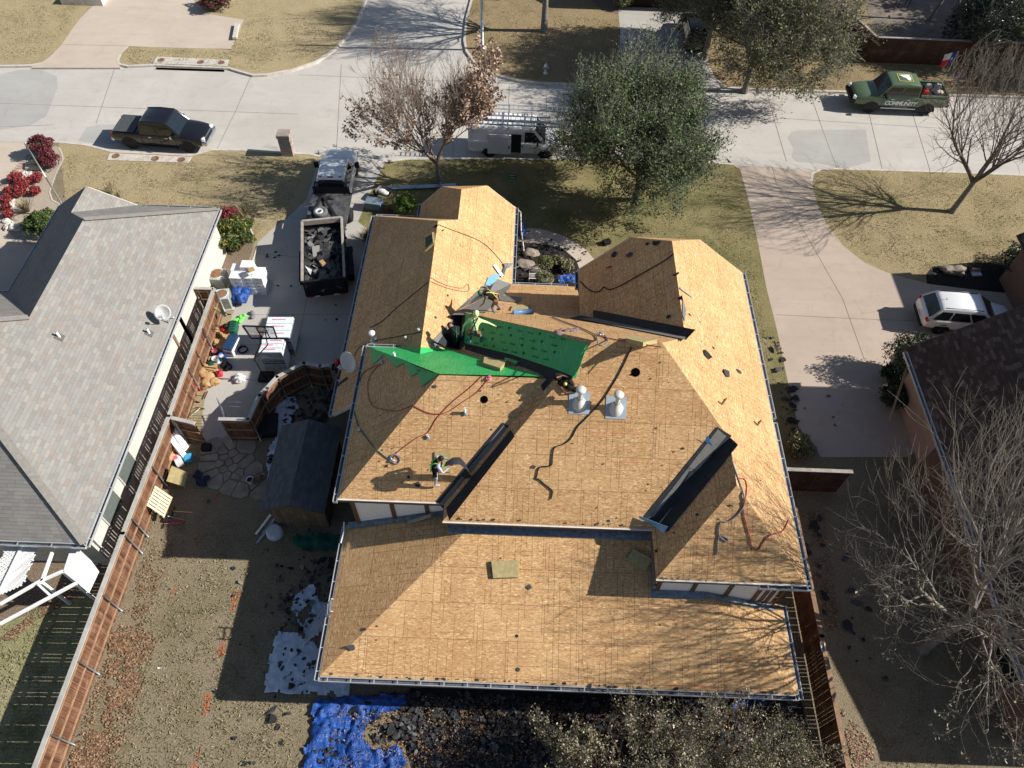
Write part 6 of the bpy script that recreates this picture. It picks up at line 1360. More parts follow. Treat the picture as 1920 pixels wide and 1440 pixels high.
# rocks
def rock(label, x, y, r, mat='rock', sc_=(1, 1, .6), seed=1, name='rock', group=None):
    p = P(x, y); b = MB(); rnd = random.Random(seed); bm = bmesh.new(); bmesh.ops.create_icosphere(bm, subdivisions=3, radius=1); i = len(b.v)
    for v in bm.verts:
        k = 1+.35*mn.noise(v.co*1.7+V((seed*3.1, 0, 0)))+.12*mn.noise(v.co*5); b.v.append((p.x+v.co.x*r*sc_[0]*k, p.y+v.co.y*r*sc_[1]*k, r*.25+v.co.z*r*sc_[2]*k))
    for f in bm.faces: b.f.append(tuple(i+v.index for v in f.verts)); b.m.append(0); b.uv.append(None); b.sm.append(False)
    bm.free(); return b.build(name, M[mat], None, label, 'rock', group)
for i, (x, y, r, mt, sc_, lb) in enumerate(((13, 417, .26, 'rock', (1, .8, .6), 'white rock against the brick edging, upper one'), (16, 427, .26, 'rock', (.8, 1.1, .6), 'white rock against the brick edging, lower one'), (31, 428, .36, 'rock', (1.1, .8, .6), 'roundest white rock in the lower bed'), (28, 412, .2, 'stone', (1.2, .8, .5), 'small tan stone above the round white rock'),
                       (68, 306, .28, 'woodtan', (1.4, .6, .4), 'orange tan stone under the maroon shrubs'), (64, 317, .34, 'woodtan', (1.6, .5, .4), 'longest orange tan stone in the flower bed'), (1786, 510, .5, 'stone', (1.4, .7, .55), 'large pale boulder in the black mulch bed'),
                       (985, 497, .38, 'stone', (1.3, .9, .4), 'brown rock in the entry bed beside the gutter'), (1030, 532, .4, 'stone', (1.5, .7, .4), 'flat brown rock at the entry roof edge'), (1011, 508, .4, 'stone', (1, .8, .5), 'pinkish rock under the topiary'), (995, 476, .4, 'stone', (1.2, .8, .4), 'grey rock at the top of the entry bed'))):
    rock(lb, x, y, r, mt, sc_, i+1)
b = MB(); rnd = random.Random(77)
for i in range(420):
    t = rnd.random(); w_ = rnd.uniform(0, 1)
    x, y = (62-52*t+w_*14, 278+(400-278)*t+w_*10) if t < .6 else (20-12*(t-.6)+w_*9, 352+150*(t-.6)+w_*5)
    p = P(x, y); b.ico((p.x, p.y, .03), rnd.uniform(.04, .10), 0, 1, .2, (1, 1, .6), rnd, False)
b.build('bed_stones', M['rock'], kind='stuff', label='scattered pale stones along the edge of the flower bed', cat='stones')
p = P(1830, 515); b = MB(); b.box((p.x, p.y, .05), (.5, .3, .1), .1); b.box((p.x, p.y+.25, .1), (.45, .2, .2), .1, 1); b.build('garden_box', [M['plastic'], M['brick_r']], None, 'small pale lid and brick coloured block in the black mulch bed', 'garden box')
# grass: clumps scattered on the lawns (too many to count)
def litter(name, regs, n, mat, s0, s1, seed, label, flat=1, z=.03, el=.55, holes=None, mats=None):
    rnd = random.Random(seed); b = MB()
    for q, k in regs:
        xs = [a for a, c in q]; ys = [c for a, c in q]; got = 0; tr = 0
        while got < k and tr < k*20:
            tr += 1; x, y = rnd.uniform(min(xs), max(xs)), rnd.uniform(min(ys), max(ys))
            if not inpoly(x, y, q): continue
            if rnd.random() > .5+1.1*mn.noise(V((x*.035, y*.045, seed))): continue
            p = P(x, y); leaf(b, V((p.x, p.y, z+rnd.uniform(0, .03))), rnd.uniform(s0, s1), rnd, rnd.randrange(len(mats)) if mats else 0, el, flat); got += 1
    return b.build(name, [M[m_] for m_ in mats] if mats else M[mat], kind='stuff', label=label, cat='ground litter')
litter('fallen_leaves', [([(285, 1010), (330, 1010), (270, 1180), (300, 1200), (255, 1330), (215, 1440), (125, 1440), (150, 1370), (200, 1240), (250, 1110)], 1700), ([(205, 1185), (285, 1190), (255, 1300), (205, 1340)], 1700), ([(150, 1390), (205, 1330), (200, 1440), (130, 1440)], 900)], 0, 'lf_ground', .035, .06, 1, 'brown leaves lying along the foot of the long left fence')
litter('fallen_leaves', [([(700, 1310), (1480, 1325), (1520, 1440), (690, 1440)], 5200), ([(1500, 960), (1545, 960), (1575, 1180), (1545, 1180)], 900), ([(1578, 1330), (1625, 1380), (1650, 1440), (1600, 1440)], 500), ([(90, 1130), (130, 1100), (150, 1110), (20, 1200), (0, 1200)], 900)], 0, 'lf_ground', .03, .055, 2, 'brown leaves mixed with debris behind the house and in the right side yard')
litter('lawn_grass', [([(110, 290), (580, 300), (540, 400), (480, 450), (250, 380), (120, 370)], 5000), ([(720, 310), (1380, 315), (1480, 850), (1440, 700), (1400, 520), (1180, 430), (960, 420), (700, 400)], 7000), ([(1540, 330), (1920, 335), (1920, 500), (1740, 520), (1600, 470), (1540, 380)], 5000), ([(290, 960), (600, 1000), (560, 1440), (150, 1440)], 9000), ([(1600, 1000), (1800, 1100), (1800, 1440), (1640, 1440)], 2500)], 0, None, .035, .075, 5, 'coarse dry grass tufts over the lawns', 0, .02, .22, None, ['grasstuft', 'lf_bed', 'grasstuft'])
litter('lawn_grass', [([(880, 5), (1150, 40), (1155, 150), (960, 145), (880, 100)], 2600), ([(1340, 60), (1600, 100), (1900, 140), (1900, 175), (1370, 160)], 3000), ([(240, 92), (430, 97), (460, 40), (640, 10), (640, 80), (500, 132), (240, 118)], 3000), ([(0, 10), (150, 10), (90, 100), (0, 115)], 1500), ([(0, 1180), (120, 1100), (60, 1400), (0, 1440)], 1500)], 0, None, .04, .085, 6, 'coarse dry grass tufts on the lawns across the street', 0, .02, .22, None, ['grasstuft', 'lf_bed'])
litter('fallen_leaves', [([(790, 1305), (1480, 1325), (1520, 1440), (780, 1440)], 5200), ([(600, 1320), (740, 1330), (760, 1440), (640, 1440)], 350)], 0, 'lf_ground', .03, .055, 12, 'dry brown leaves lying on top of the shingle debris behind the house', 0, .16)
# tarps, debris ------------------------------------------------------------
def crumple(name, px, mat, label, amp=.12, res=.11, z=.03, cat='tarp', fr_=1.6, hole=0.0):
    W_ = [P(x, y) for x, y in px]; poly = [(p.x, p.y) for p in W_]; x0, x1 = min(a for a, c in poly), max(a for a, c in poly); y0, y1 = min(c for a, c in poly), max(c for a, c in poly)
    b = MB(); nx, ny = int((x1-x0)/res)+2, int((y1-y0)/res)+2; idx = {}
    for j in range(ny):
        for i in range(nx):
            x, y = x0+i*res, y0+j*res; n1 = mn.noise(V((x*fr_, y*fr_*.5, 3))); n2 = 1-abs(mn.noise(V((x*1.3+n1, y*2.6, 9))))*2; n3 = 1-abs(mn.noise(V((x*3.1+y, y*1.2-n1, 4))))*2
            idx[i, j] = len(b.v); b.v.append((x+n1*.08, y+n1*.08, z+amp*(.5*max(0, n1+.2)+.45*max(0, n2)**3+.4*max(0, n3)**3)))
    for j in range(ny-1):
        for i in range(nx-1):
            cx, cy = x0+(i+.5)*res, y0+(j+.5)*res
            if inpoly(cx+.18*mn.noise(V((cx*3, cy*3, 1))), cy+.18*mn.noise(V((cx*3, cy*3, 7))), poly) and mn.noise(V((cx*1.1, cy*1.1, 12))) > -1+hole:
                b.f.append((idx[i, j], idx[i+1, j], idx[i+1, j+1], idx[i, j+1])); b.m.append(0); b.uv.append(None); b.sm.append(True)
    o = b.build(name, M[mat], None, label, cat); return o
crumple('blue_tarp', [(590, 1312), (640, 1306), (700, 1306), (745, 1302), (770, 1315), (735, 1335), (690, 1350), (680, 1385), (700, 1405), (745, 1400), (765, 1425), (750, 1460), (565, 1470), (572, 1430), (585, 1380)], 'tarpb', 'crumpled blue tarp on the ground at the bottom edge', .26, .08)
crumple('blue_tarp', [(1370, 1325), (1390, 1312), (1430, 1308), (1440, 1325), (1400, 1335)], 'tarpb', 'small blue tarp corner showing between the tan shrubs and the gutter', .15, .07)
crumple('white_tarp', [(517, 1186), (560, 1190), (600, 1215), (650, 1240), (660, 1306), (600, 1302), (493, 1300)], 'tarpw', 'white tarp spread in the shade at the left rear corner of the house', .12, .09)
crumple('white_tarp', [(545, 1120), (590, 1100), (620, 1110), (628, 1190), (590, 1200), (560, 1170)], 'tarpw', 'torn piece of white tarp under the leaning ladder', .15, .08, hole=.95)
crumple('grey_plastic', [(523, 735), (548, 727), (560, 765), (545, 790), (552, 830), (530, 850), (508, 890), (500, 870), (515, 830), (512, 790)], 'tarpw', 'grey plastic sheet hanging between the curved fence and the shed', .2, .09, cat='plastic sheet')
crumple('white_tarp', [(502, 880), (515, 850), (520, 870), (516, 905), (503, 915)], 'tarpw', 'white tarp corner beside the left shed eave', .06, .08)
def debris(name, regs, seed, label, r0=.12, r1=.4, mats=('scrap', 'scrapg'), pg_=.15, zz=.05, tilt=.5):
    rnd = random.Random(seed); b = MB()
    for q, k in regs:
        xs = [a for a, c in q]; ys = [c for a, c in q]; got = 0; tr = 0
        while got < k and tr < k*30:
            tr += 1; x, y = rnd.uniform(min(xs), max(xs)), rnd.uniform(min(ys), max(ys))
            if not inpoly(x, y, q): continue
            if k > 60 and rnd.random() > .7+1.0*mn.noise(V((x*.03, y*.04, seed))): continue
            p = P(x, y); n = (V((0, 0, 1))+rvec(rnd)*tilt*rnd.random()).normalized(); e = n.cross(rvec(rnd)); 
            if e.length < .1: continue
            e.normalize(); u = n.cross(e); r = rnd.uniform(r0, r1); kk = rnd.randint(5, 8); a0 = rnd.random()*6; c = V((p.x, p.y, zz+rnd.uniform(0, .1)+r*tilt*.25)); st = rnd.uniform(.4, 1)
            b.face([c+e*r*rnd.uniform(.55, 1)*math.cos(a0+t*6.283/kk)+u*r*st*rnd.uniform(.55, 1)*math.sin(a0+t*6.283/kk)+n*rnd.uniform(-.03, .05) for t in range(kk)], 0 if rnd.random() > pg_ else 1); got += 1
    return b.build(name, [M[m_] for m_ in mats], kind='stuff', label=label, cat='debris')
debris('torn_shingles', [([(690, 1300), (1490, 1318), (1520, 1450), (800, 1450), (760, 1390), (700, 1385), (745, 1340), (770, 1312)], 2600), ([(600, 1330), (740, 1310), (740, 1440), (590, 1440)], 58), ([(515, 1040), (640, 1020), (625, 1180), (530, 1190), (520, 1120)], 110), ([(540, 1200), (640, 1225), (650, 1300), (500, 1300)], 40), ([(530, 740), (620, 720), (640, 770), (600, 800), (520, 830), (525, 780)], 130), ([(505, 830), (520, 860), (505, 880)], 10), ([(1490, 1000), (1560, 1080), (1540, 1200), (1500, 1180)], 14)], 3, 'torn black shingle pieces heaped on the ground around the house', .05, .2, pg_=.1, tilt=.45)
sheet('debris_ground', [(770, 1290), (1500, 1300), (1540, 1500), (790, 1500), (760, 1400), (720, 1380), (745, 1340)], .01, plain('shingle_grit', (.045, .042, .04), .95, 0, .5, 9, .1, .5))
debris('torn_shingles', [([(1432, 610), (1462, 640), (1492, 740), (1505, 850), (1480, 850), (1462, 740), (1440, 660)], 44), ([(1490, 740), (1590, 740), (1590, 800), (1520, 820)], 5), ([(955, 460), (1040, 455), (1080, 500), (1060, 530), (960, 525)], 150), ([(975, 430), (1110, 475), (1080, 495), (980, 450)], 26), ([(380, 900), (620, 1000), (580, 1300), (390, 1430)], 26), ([(490, 480), (560, 440), (560, 560), (500, 580)], 8), ([(1560, 1120), (1720, 1150), (1700, 1350), (1580, 1300)], 9), ([(590, 560), (650, 580), (600, 660)], 4), ([(480, 1310), (560, 1320), (560, 1440), (440, 1440)], 9)], 4, 'black shingle scraps scattered over lawns, driveway and entry bed', .04, .15, pg_=.1, zz=.012, tilt=.12)
debris('torn_shingles', [([(1448, 650), (1470, 655), (1482, 690), (1455, 700)], 5), ([(1462, 725), (1490, 725), (1500, 800), (1475, 800)], 12), ([(1565, 1040), (1610, 1050), (1640, 1180), (1590, 1190)], 5), ([(480, 1330), (520, 1330), (520, 1360), (480, 1360)], 2), ([(1500, 960), (1540, 960), (1560, 1120), (1520, 1130)], 9)], 8, 'larger black shingle pieces on the right strip of lawn and side yard', .15, .34, pg_=.05, zz=.012, tilt=.1)
# ================================================================ PEOPLE
def person(label, loc, rz, J, shirt, pants, extra, scale=1.0, skin='skin', shoes='blackcloth', hand_d=None):
    root = thing('person', label, 'person', loc, rz)
    bm = bmesh.new(); sl = bm.verts.layers.skin.verify(); vs_ = {}
    J = {k: V(v)*scale for k, v in J.items()}
    rad = dict(pelvis=.135, waist=.125, chest=.155, neck=.058, head=.088, top=.075, shL=.072, shR=.072, elL=.045, elR=.045, haL=.03, haR=.03, pmL=.033, pmR=.033, hiL=.095, hiR=.095, knL=.058, knR=.058, anL=.04, anR=.04, toL=.042, toR=.042, nose=.02)
    J['waist'] = (J['pelvis']+J['chest'])*.5+V((-.02, 0, .02))
    hd = (J['top']-J['neck']).normalized(); J['head'] = J['neck'].lerp(J['top'], .55)
    for s_ in 'LR':
        J['pm'+s_] = J['ha'+s_]+(J['ha'+s_]-J['el'+s_]).normalized()*.075
    E_l = [('pelvis', 'waist'), ('waist', 'chest'), ('chest', 'neck'), ('neck', 'head'), ('head', 'top')]
    for s_ in 'LR': E_l += [('chest', 'sh'+s_), ('sh'+s_, 'el'+s_), ('el'+s_, 'ha'+s_), ('ha'+s_, 'pm'+s_), ('pelvis', 'hi'+s_), ('hi'+s_, 'kn'+s_), ('kn'+s_, 'an'+s_), ('an'+s_, 'to'+s_)]
    for k, p in J.items():
        if k == 'nose': continue
        v = bm.verts.new(p); v[sl].radius = (rad[k]*scale, rad[k]*scale*(.8 if k in ('pelvis', 'waist', 'chest') else 1)); vs_[k] = v
    vs_['pelvis'][sl].use_root = True
    for a, c in E_l: bm.edges.new((vs_[a], vs_[c]))
    bones = [(J[a], J[c], a, c) for a, c in E_l]
    for s_ in 'LR':   # four fingers and a thumb
        d = (J['pm'+s_]-J['ha'+s_]).normalized(); w_ = d.cross(V((0, 0, 1))); w_ = w_.normalized() if w_.length > .1 else V((0, 1, 0)); u = w_.cross(d)
        for i, (o, L) in enumerate(((-.03, .07), (-.01, .085), (.012, .08), (.032, .06))):
            a = bm.verts.new(J['pm'+s_]+w_*o+d*.03); c = bm.verts.new(J['pm'+s_]+w_*o*1.2+d*(.03+L*.55)-u*.015); e = bm.verts.new(J['pm'+s_]+w_*o*1.2+d*(.03+L*.85)-u*.045)
            for q in (a, c, e): q[sl].radius = (.0105, .0105)
            bm.edges.new((vs_['pm'+s_], a)); bm.edges.new((a, c)); bm.edges.new((c, e))
        a = bm.verts.new(J['ha'+s_]+d*.035+w_*.05); c = bm.verts.new(J['ha'+s_]+d*.08+w_*.07); a[sl].radius = c[sl].radius = (.0115, .0115); bm.edges.new((vs_['ha'+s_], a)); bm.edges.new((a, c))
    me = bpy.data.meshes.new('body'); bm.to_mesh(me); bm.free()
    o = bpy.data.objects.new('body', me); sc.collection.objects.link(o)
    m1 = o.modifiers.new('skin', 'SKIN'); m1.use_smooth_shade = True; m2 = o.modifiers.new('sub', 'SUBSURF'); m2.levels = 1; m2.render_levels = 1
    bpy.context.view_layer.update(); nm = bpy.data.meshes.new_from_object(o.evaluated_get(bpy.context.evaluated_depsgraph_get())); o.modifiers.clear(); o.data = nm; bpy.data.meshes.remove(me)
    for k in (skin, shirt, pants, shoes): nm.materials.append(M[k])
    def part(c):
        best = None
        for a, e, na, ne in bones:
            d = e-a; t = max(0, min(1, (c-a).dot(d)/max(d.length_squared, 1e-6))); q = (c-(a+d*t)).length
            if best is None or q < best[0]: best = (q, na, ne, t)
        na, ne, t = best[1:]
        if ne[:2] == 'to' or (ne[:2] == 'an' and t > .85): return 3
        if ne[:2] in ('hi', 'kn', 'an'): return 2
        if ne == 'waist' and t < .35: return 2
        if ne in ('head', 'top') or (ne == 'neck' and t > .7): return 0
        if ne[:2] == 'pm' or (ne[:2] == 'ha' and t > .9): return 0
        return 1
    for f in nm.polygons: f.material_index = part(f.center); f.use_smooth = True
    o.parent = root
    fwd = V(extra.get('look', (1, 0, -.2))).normalized()
    b = MB(); hc = J['head']; side = hd.cross(fwd).normalized(); fwd = side.cross(hd).normalized()
    b.ico(hc+fwd*.10*scale, .02, 0, 1); 
    for q in (1, -1): b.ico(hc+side*q*.092, .022, 0, 1, 0, (.5, .5, 1)); b.ico(hc+fwd*.085+side*q*.032+hd*.03, .011, 1, 1)
    b.box(hc+fwd*.088-hd*.04, (.02, .04, .01), 0, 2); b.build('face', [M[skin], M['hair'], M['redhat'] if 0 else M['leather']], root)
    hw = extra.get('head', 'hair'); b = MB(); R = Matrix((fwd, side*-1, hd)).transposed()
    def ell(c, r3, m=0, top=-.2):
        bm2 = bmesh.new(); bmesh.ops.create_icosphere(bm2, subdivisions=2, radius=1); i = len(b.v)
        for v in bm2.verts: b.v.append(tuple(c+R@V((v.co.x*r3[0], v.co.y*r3[1], max(v.co.z, top)*r3[2]))))
        for f in bm2.faces: b.f.append(tuple(i+v.index for v in f.verts)); b.m.append(m); b.uv.append(None); b.sm.append(True)
        bm2.free()
    kind, mt = hw
    if kind == 'hair': ell(hc+hd*.02-fwd*.012, (.112, .105, .125), 0, -.1); b.build('hair', M[mt], root)
    if kind == 'cap': ell(hc+hd*.03, (.12, .112, .12)); b.box(tuple(hc+fwd*.14+hd*.03), (.12, .15, .02), math.atan2(fwd.y, fwd.x)); b.build('cap', M[mt], root)
    if kind == 'hat': ell(hc+hd*.03, (.14, .125, .135)); b.lathe([(.001, 0), (.165, 0), (.165, .015), (.001, .02)], n=16); b.v[-64:] = [tuple(hc+hd*.015+R@V(p)) for p in b.v[-64:]]; b.build('hard_hat', M[mt], root)
    if kind == 'hood': ell(hc-fwd*.03, (.125, .118, .145), 0, -1); b.build('hood', M[mt], root)
    ch = J['chest']; pe = J['pelvis']; ax = (ch-pe).normalized(); sd_ = (J['shL']-J['shR']).normalized(); bk = ax.cross(sd_).normalized()
    def vest(mat, name, r=1.0):
        b = MB(); rows = []
        for t, wx, wy in ((.0, .175, .15), (.35, .175, .15), (.75, .20, .165), (1.1, .19, .15), (1.28, .10, .09)):
            c = pe.lerp(ch, t)+ax*.03; rows.append([c+sd_*math.cos(a)*wx*r*scale+bk*math.sin(a)*wy*r*scale for a in [k*6.283/14 for k in range(14)]])
        b.grid(rows, 0, True); b.build(name, M[mat], root)
    if extra.get('vest'): vest(extra['vest'], 'vest')
    if extra.get('harness'):
        b = MB()
        for q in (1, -1):
            b.tube([pe+sd_*.14*q+bk*.16, pe.lerp(ch, .6)+sd_*.02*q+bk*.185, ch+sd_*-.08*q+bk*.17+ax*.06, ch+sd_*-.10*q+ax*.13, ch+sd_*-.10*q-bk*.17], .024, 5)
        b.build('harness', M[extra['harness']], root)
    if extra.get('belt'):
        b = MB(); c = pe+ax*.06; b.grid([[c+ax*z+sd_*math.cos(a)*.185+bk*math.sin(a)*.16 for a in [k*6.283/14 for k in range(14)]] for z in (-.04, .04)], 0, True)
        for q in (1, -1): b.box(tuple(c+sd_*q*.21-ax*.10), (.15, .12, .22))
        b.build('tool_belt', M[extra['belt']], root)
    return root
bent = dict(pelvis=(-.05, 0, .88), chest=(.32, 0, 1.12), neck=(.46, 0, 1.15), top=(.68, 0, 1.13), shL=(.34, .19, 1.12), shR=(.34, -.19, 1.12), elL=(.42, .30, .85), elR=(.40, -.40, 1.05), haL=(.55, .22, .62), haR=(.58, -.50, .95), hiL=(-.05, .10, .84), hiR=(-.05, -.10, .84), knL=(.12, .14, .46), knR=(-.02, -.14, .44), anL=(-.05, .15, .07), anR=(-.22, -.15, .07), toL=(.14, .17, .03), toR=(-.04, -.17, .03))
p = on('en', 928, 586); p = V((p.x, p.y, p.z))
person('roofer in a green cap, camouflage sleeves and black vest bending over the grey felt', p, R_(175), bent, 'camo', 'jeans', dict(look=(.5, 0, -1), head=('cap', 'greencap'), vest='blackcloth', harness='yellow', belt='leather'), 1.02, shoes='brownboot')
hv = dict(pelvis=(-.05, 0, .80), chest=(.28, 0, 1.12), neck=(.40, 0, 1.20), top=(.62, .02, 1.28), shL=(.28, .20, 1.14), shR=(.30, -.20, 1.14), elL=(.14, .42, .92), elR=(.38, -.48, .98), haL=(.0, .45, .68), haR=(.42, -.74, .80), hiL=(-.05, .11, .76), hiR=(-.05, -.11, .76), knL=(.12, .16, .42), knR=(.16, -.22, .44), anL=(-.18, .17, .06), anR=(-.05, -.26, .06), toL=(.0, .19, .03), toR=(.13, -.28, .03))
p = on('mw', 890, 647); person('roofer in a bright lime hooded shirt and jeans reaching across the dark green sheet', p, R_(82), hv, 'hivis', 'jeans', dict(look=(.6, 0, -1), head=('hood', 'hivis'), harness='blackcloth', belt='leather'), 1.05)
cr_ = dict(pelvis=(-.12, 0, .42), chest=(.22, 0, .66), neck=(.36, 0, .70), top=(.58, 0, .66), shL=(.24, .2, .68), shR=(.24, -.2, .68), elL=(.38, .30, .42), elR=(.38, -.30, .42), haL=(.58, .22, .26), haR=(.58, -.22, .26), hiL=(-.12, .11, .40), hiR=(-.12, -.11, .40), knL=(.28, .20, .42), knR=(.25, -.20, .38), anL=(-.02, .2, .06), anR=(-.08, -.2, .06), toL=(.17, .22, .03), toR=(.10, -.22, .03))
p = on('we', 858, 648); person('roofer in black crouching on the felt left of the dark green sheet', p, R_(125), cr_, 'blackcloth', 'blackcloth', dict(look=(.5, 0, -1), head=('cap', 'blackcloth'), vest='blackcloth', harness='dkgreen', belt='blackcloth'), 1.15)
gr_ = dict(pelvis=(0, 0, .93), chest=(.14, 0, 1.28), neck=(.20, 0, 1.42), top=(.30, 0, 1.62), shL=(.14, .20, 1.34), shR=(.14, -.20, 1.34), elL=(.28, .32, 1.10), elR=(.26, -.32, 1.10), haL=(.50, .20, 1.12), haR=(.50, -.14, 1.12), hiL=(0, .10, .89), hiR=(0, -.10, .89), knL=(.10, .14, .48), knR=(.02, -.14, .46), anL=(.05, .16, .07), anR=(-.06, -.17, .07), toL=(.23, .18, .03), toR=(.12, -.19, .03))
p = on('gs', 818, 903); person('roofer in a grey hooded shirt standing at the left valley and lifting black felt', p, R_(12), gr_, 'greyhood', 'greyhood', dict(look=(.7, 0, -1), head=('hair', 'hair'), vest='blackcloth', harness='lime', belt='blackcloth'), 1.0, shoes='greyhood')
q = P(628, 664, 1.75)
st_ = dict(gr_); st_.update(elL=(.18, .30, 1.08), elR=(.2, -.30, 1.08), haL=(.40, .12, 1.2), haR=(.40, -.06, 1.2), top=(.28, 0, 1.64))
person('worker in a red hard hat on the driveway behind the curved fence', (q.x, q.y-.1, 0), R_(-60), st_, 'navy', 'jeans', dict(look=(.8, 0, -.8), head=('hat', 'redhat'), harness='yellow'), 1.0)
for x, y, lb in ((43.5, 53.0, 'unseen evergreen added just right of the patio to shade it, front one'), (42.5, 59.5, 'unseen evergreen added right of the patio to shade it, back one')):
    tree('live_oak', lb, (x, y, 0), 10, dict(wob=.2, up=.04, kids=[7, 4, 4, 3], ang=(.4, 1.0), ls=(.55, .8), rmin=.012, a0=(.4, 1.4), l0=(.27, .40), ctr=V((0, 0, 6)), rad=(4.6, 4.2, 4.2)), 'bark', 'lf_oak', 6500, .2, .5, int(y), .25, .2, 4)  # unseen trees, added only for the shade they throw on the patio
# ================================================================ STREET THINGS
p = P(904.6, 91); sp_ = thing('street_sign_post', 'tall grey pole with a green street name sign on the northeast corner', 'street sign', (p.x, p.y, 0))
b = MB(); b.lathe([(.30, 0), (.30, .08), (.001, .09)], n=20); b.build('base', M['curb'], sp_); b = MB(); b.tube([(0, 0, 0), (0, 0, 4.5), (0, 0, 9)], [.115, .095, .07], 12); b.build('pole', M['galv'], sp_)
hz = min([i/20 for i in range(40, 120)], key=lambda z: abs(topix(V((p.x+.7, p.y, z)))[1]-(-4)))
b = MB(); b.box((.12+.56, -.05, hz+.02), (1.1, .02, .32)); sb = b.build('sign_board', M['signgreen'], sp_)
Tm = Matrix.Translation((.66, -.065, hz+.03))@Matrix.Rotation(math.pi/2, 4, 'X')
textmesh('W RIVIERA DR', .17, Tm, M['white'], 'sign_text', sp_, .003)
p = P(1023, 138); hy = thing('fire_hydrant', 'silver fire hydrant on the northeast lawn near the curb', 'fire hydrant', (p.x, p.y, 0))
b = MB(); b.lathe([(.16, 0), (.16, .06), (.11, .08), (.11, .5), (.15, .52), (.15, .56), (.12, .60), (.09, .70), (.04, .76), (.03, .8), (.001, .8)], n=16); b.build('barrel', M['alum'], hy)
for dx, dy in ((.15, 0), (-.15, 0), (0, -.15)):
    b = MB(); b.lathe([(.001, -.05), (.055, -.05), (.06, .03), (.001, .04)], n=10, axis='x' if dx else 'y', c=(dx, dy, .42)); b.build('nozzle', M['alum'], hy)
p = P(541, 293); mb_ = thing('brick_mailbox', 'square brick mailbox pillar at the corner of the left front lawn', 'mailbox', (p.x-.05, p.y+.3, 0), R_(2))
b = MB(); wallbox(b, -.36, .36, -.33, .33, 0, 1.32); wallbox(b, -.40, .40, -.37, .37, 1.32, 1.50); b.build('pillar', brick('pillar_brick', (.44, .34, .29), (.26, .19, .16), (.46, .43, .39)), mb_)
b = MB(); b.box((0, .34, 1.05), (.28, .04, .26)); b.build('mailbox_door', M['black'], mb_)
def inlet(name, label, quad, covers, openpx=None):
    b = MB(); q = [P(x, y, .03) for x, y in quad]; b.plate(q, .06); rt = thing(name, label, 'storm inlet', q[0], world=True); b.build('slab', M['curb'], rt)
    for x, y, r in covers:
        c = P(x, y, .045); b = MB(); b.lathe([(r, -.01), (r, .008), (r*.85, .012), (r*.8, .006), (.001, .006)], (c.x, c.y, .035), 20); b.build('manhole_cover', M['iron'], rt)
    if openpx:
        a, c = P(*openpx[0], 0), P(*openpx[1], 0); b = MB(); b.box(((a.x+c.x)/2, min(a.y, c.y)-.03, -.05), (abs(c.x-a.x), .06, .12)); b.build('throat', M['hole'], rt)
inlet('storm_inlet', 'concrete storm inlet with three rusty covers beside the black pickup', [(206, 287), (360, 294), (352, 305), (200, 300)], [(217, 292, .24), (291, 297, .24), (340, 299, .24)])
inlet('storm_inlet', 'concrete storm inlet with three covers and a dark slot across the street', [(293, 106), (429, 112), (425, 124), (287, 119)], [(302, 112, .24), (376, 116, .24), (415, 117, .24)], ((293, 126), (420, 131)))
b = MB(); a, c = P(445, 45, .15), P(440, 72, .15); b.beam(a, c, .3, .18); b.build('parking_block', M['curb'], None, 'short concrete block on the tan driveway across the street', 'parking block')
p = P(155, 10); b = MB(); 
fp = thing('stone_planter', 'tan stone planter with a dark grid at the top left edge', 'planter', (p.x, p.y+.6, 0)); b.box((0, 0, .25), (3.2, 1.2, .5)); b.build('stone_base', M['rock'], fp); b = MB(); b.box((.3, -.2, .55), (1.4, .7, .08)); b.build('grid', M['black'], fp)
pt, pb = None, None
b = MB(); base = P(128, 402); top = min([(abs(topix(V((base.x, base.y, z)))[1]-268), z) for z in [i/20 for i in range(20, 200)]])[1]
b.tube([(base.x, base.y, 0), (base.x, base.y, top*.55)], .045, 8); b.tube([(base.x, base.y, top*.55), (base.x, base.y, top)], .03, 8); b.ico((base.x, base.y, top), .06, 0, 1); b.build('flagpole', M['alum'], None, 'slim bare metal flagpole beside the small grey gable', 'flagpole')
p = P(960, 345); ys = thing('yard_sign', 'small dark green yard sign on wire legs in the front lawn shade', 'yard sign', (p.x, p.y, 0)); b = MB(); b.box((0, 0, .55), (.5, .02, .36)); b.build('panel', M['signgreen'], ys); b = MB()
for x in (-.18, .18): b.tube([(x, 0, 0), (x, 0, .4)], .008, 4)
b.build('wire_leg', M['galv'], ys)
b = MB()
for z, h in ((.66, .05), (.52, .03), (.45, .03)): b.box((0, -.015, z), (.38, .004, h))
b.build('print', M['plastic'], ys)
b = MB(); p, q = P(722, 353, .15), P(855, 347, .15); b.beam(p, q, .30, .05); d = (q-p)
for t in (.08, .43, .78): c = p+d*t; b.box((c.x, c.y+.06, .2), (.06, .4, .06))
b.build('gutter_section', M['galv'], None, 'long pale metal gutter section lying behind the wheelbarrow', 'gutter piece')
p = P(722, 372); wb_ = thing('wheelbarrow', 'wheelbarrow with a white sack standing by the driveway edge', 'wheelbarrow', (p.x, p.y, 0), R_(-25))
b = MB(); rows = [[V((x*(.5 if z > .5 else .32)+(.05 if z > .5 else 0), y*(.36 if z > .5 else .2), z)) for x, y in ((-1, -.7), (-.8, -1), (.8, -1), (1, -.6), (1, .6), (.8, 1), (-.8, 1), (-1, .7))] for z in (.35, .62)]
b.grid(rows, 0, True); b.face(rows[0][::-1]); b.build('tray', M['steel'], wb_)
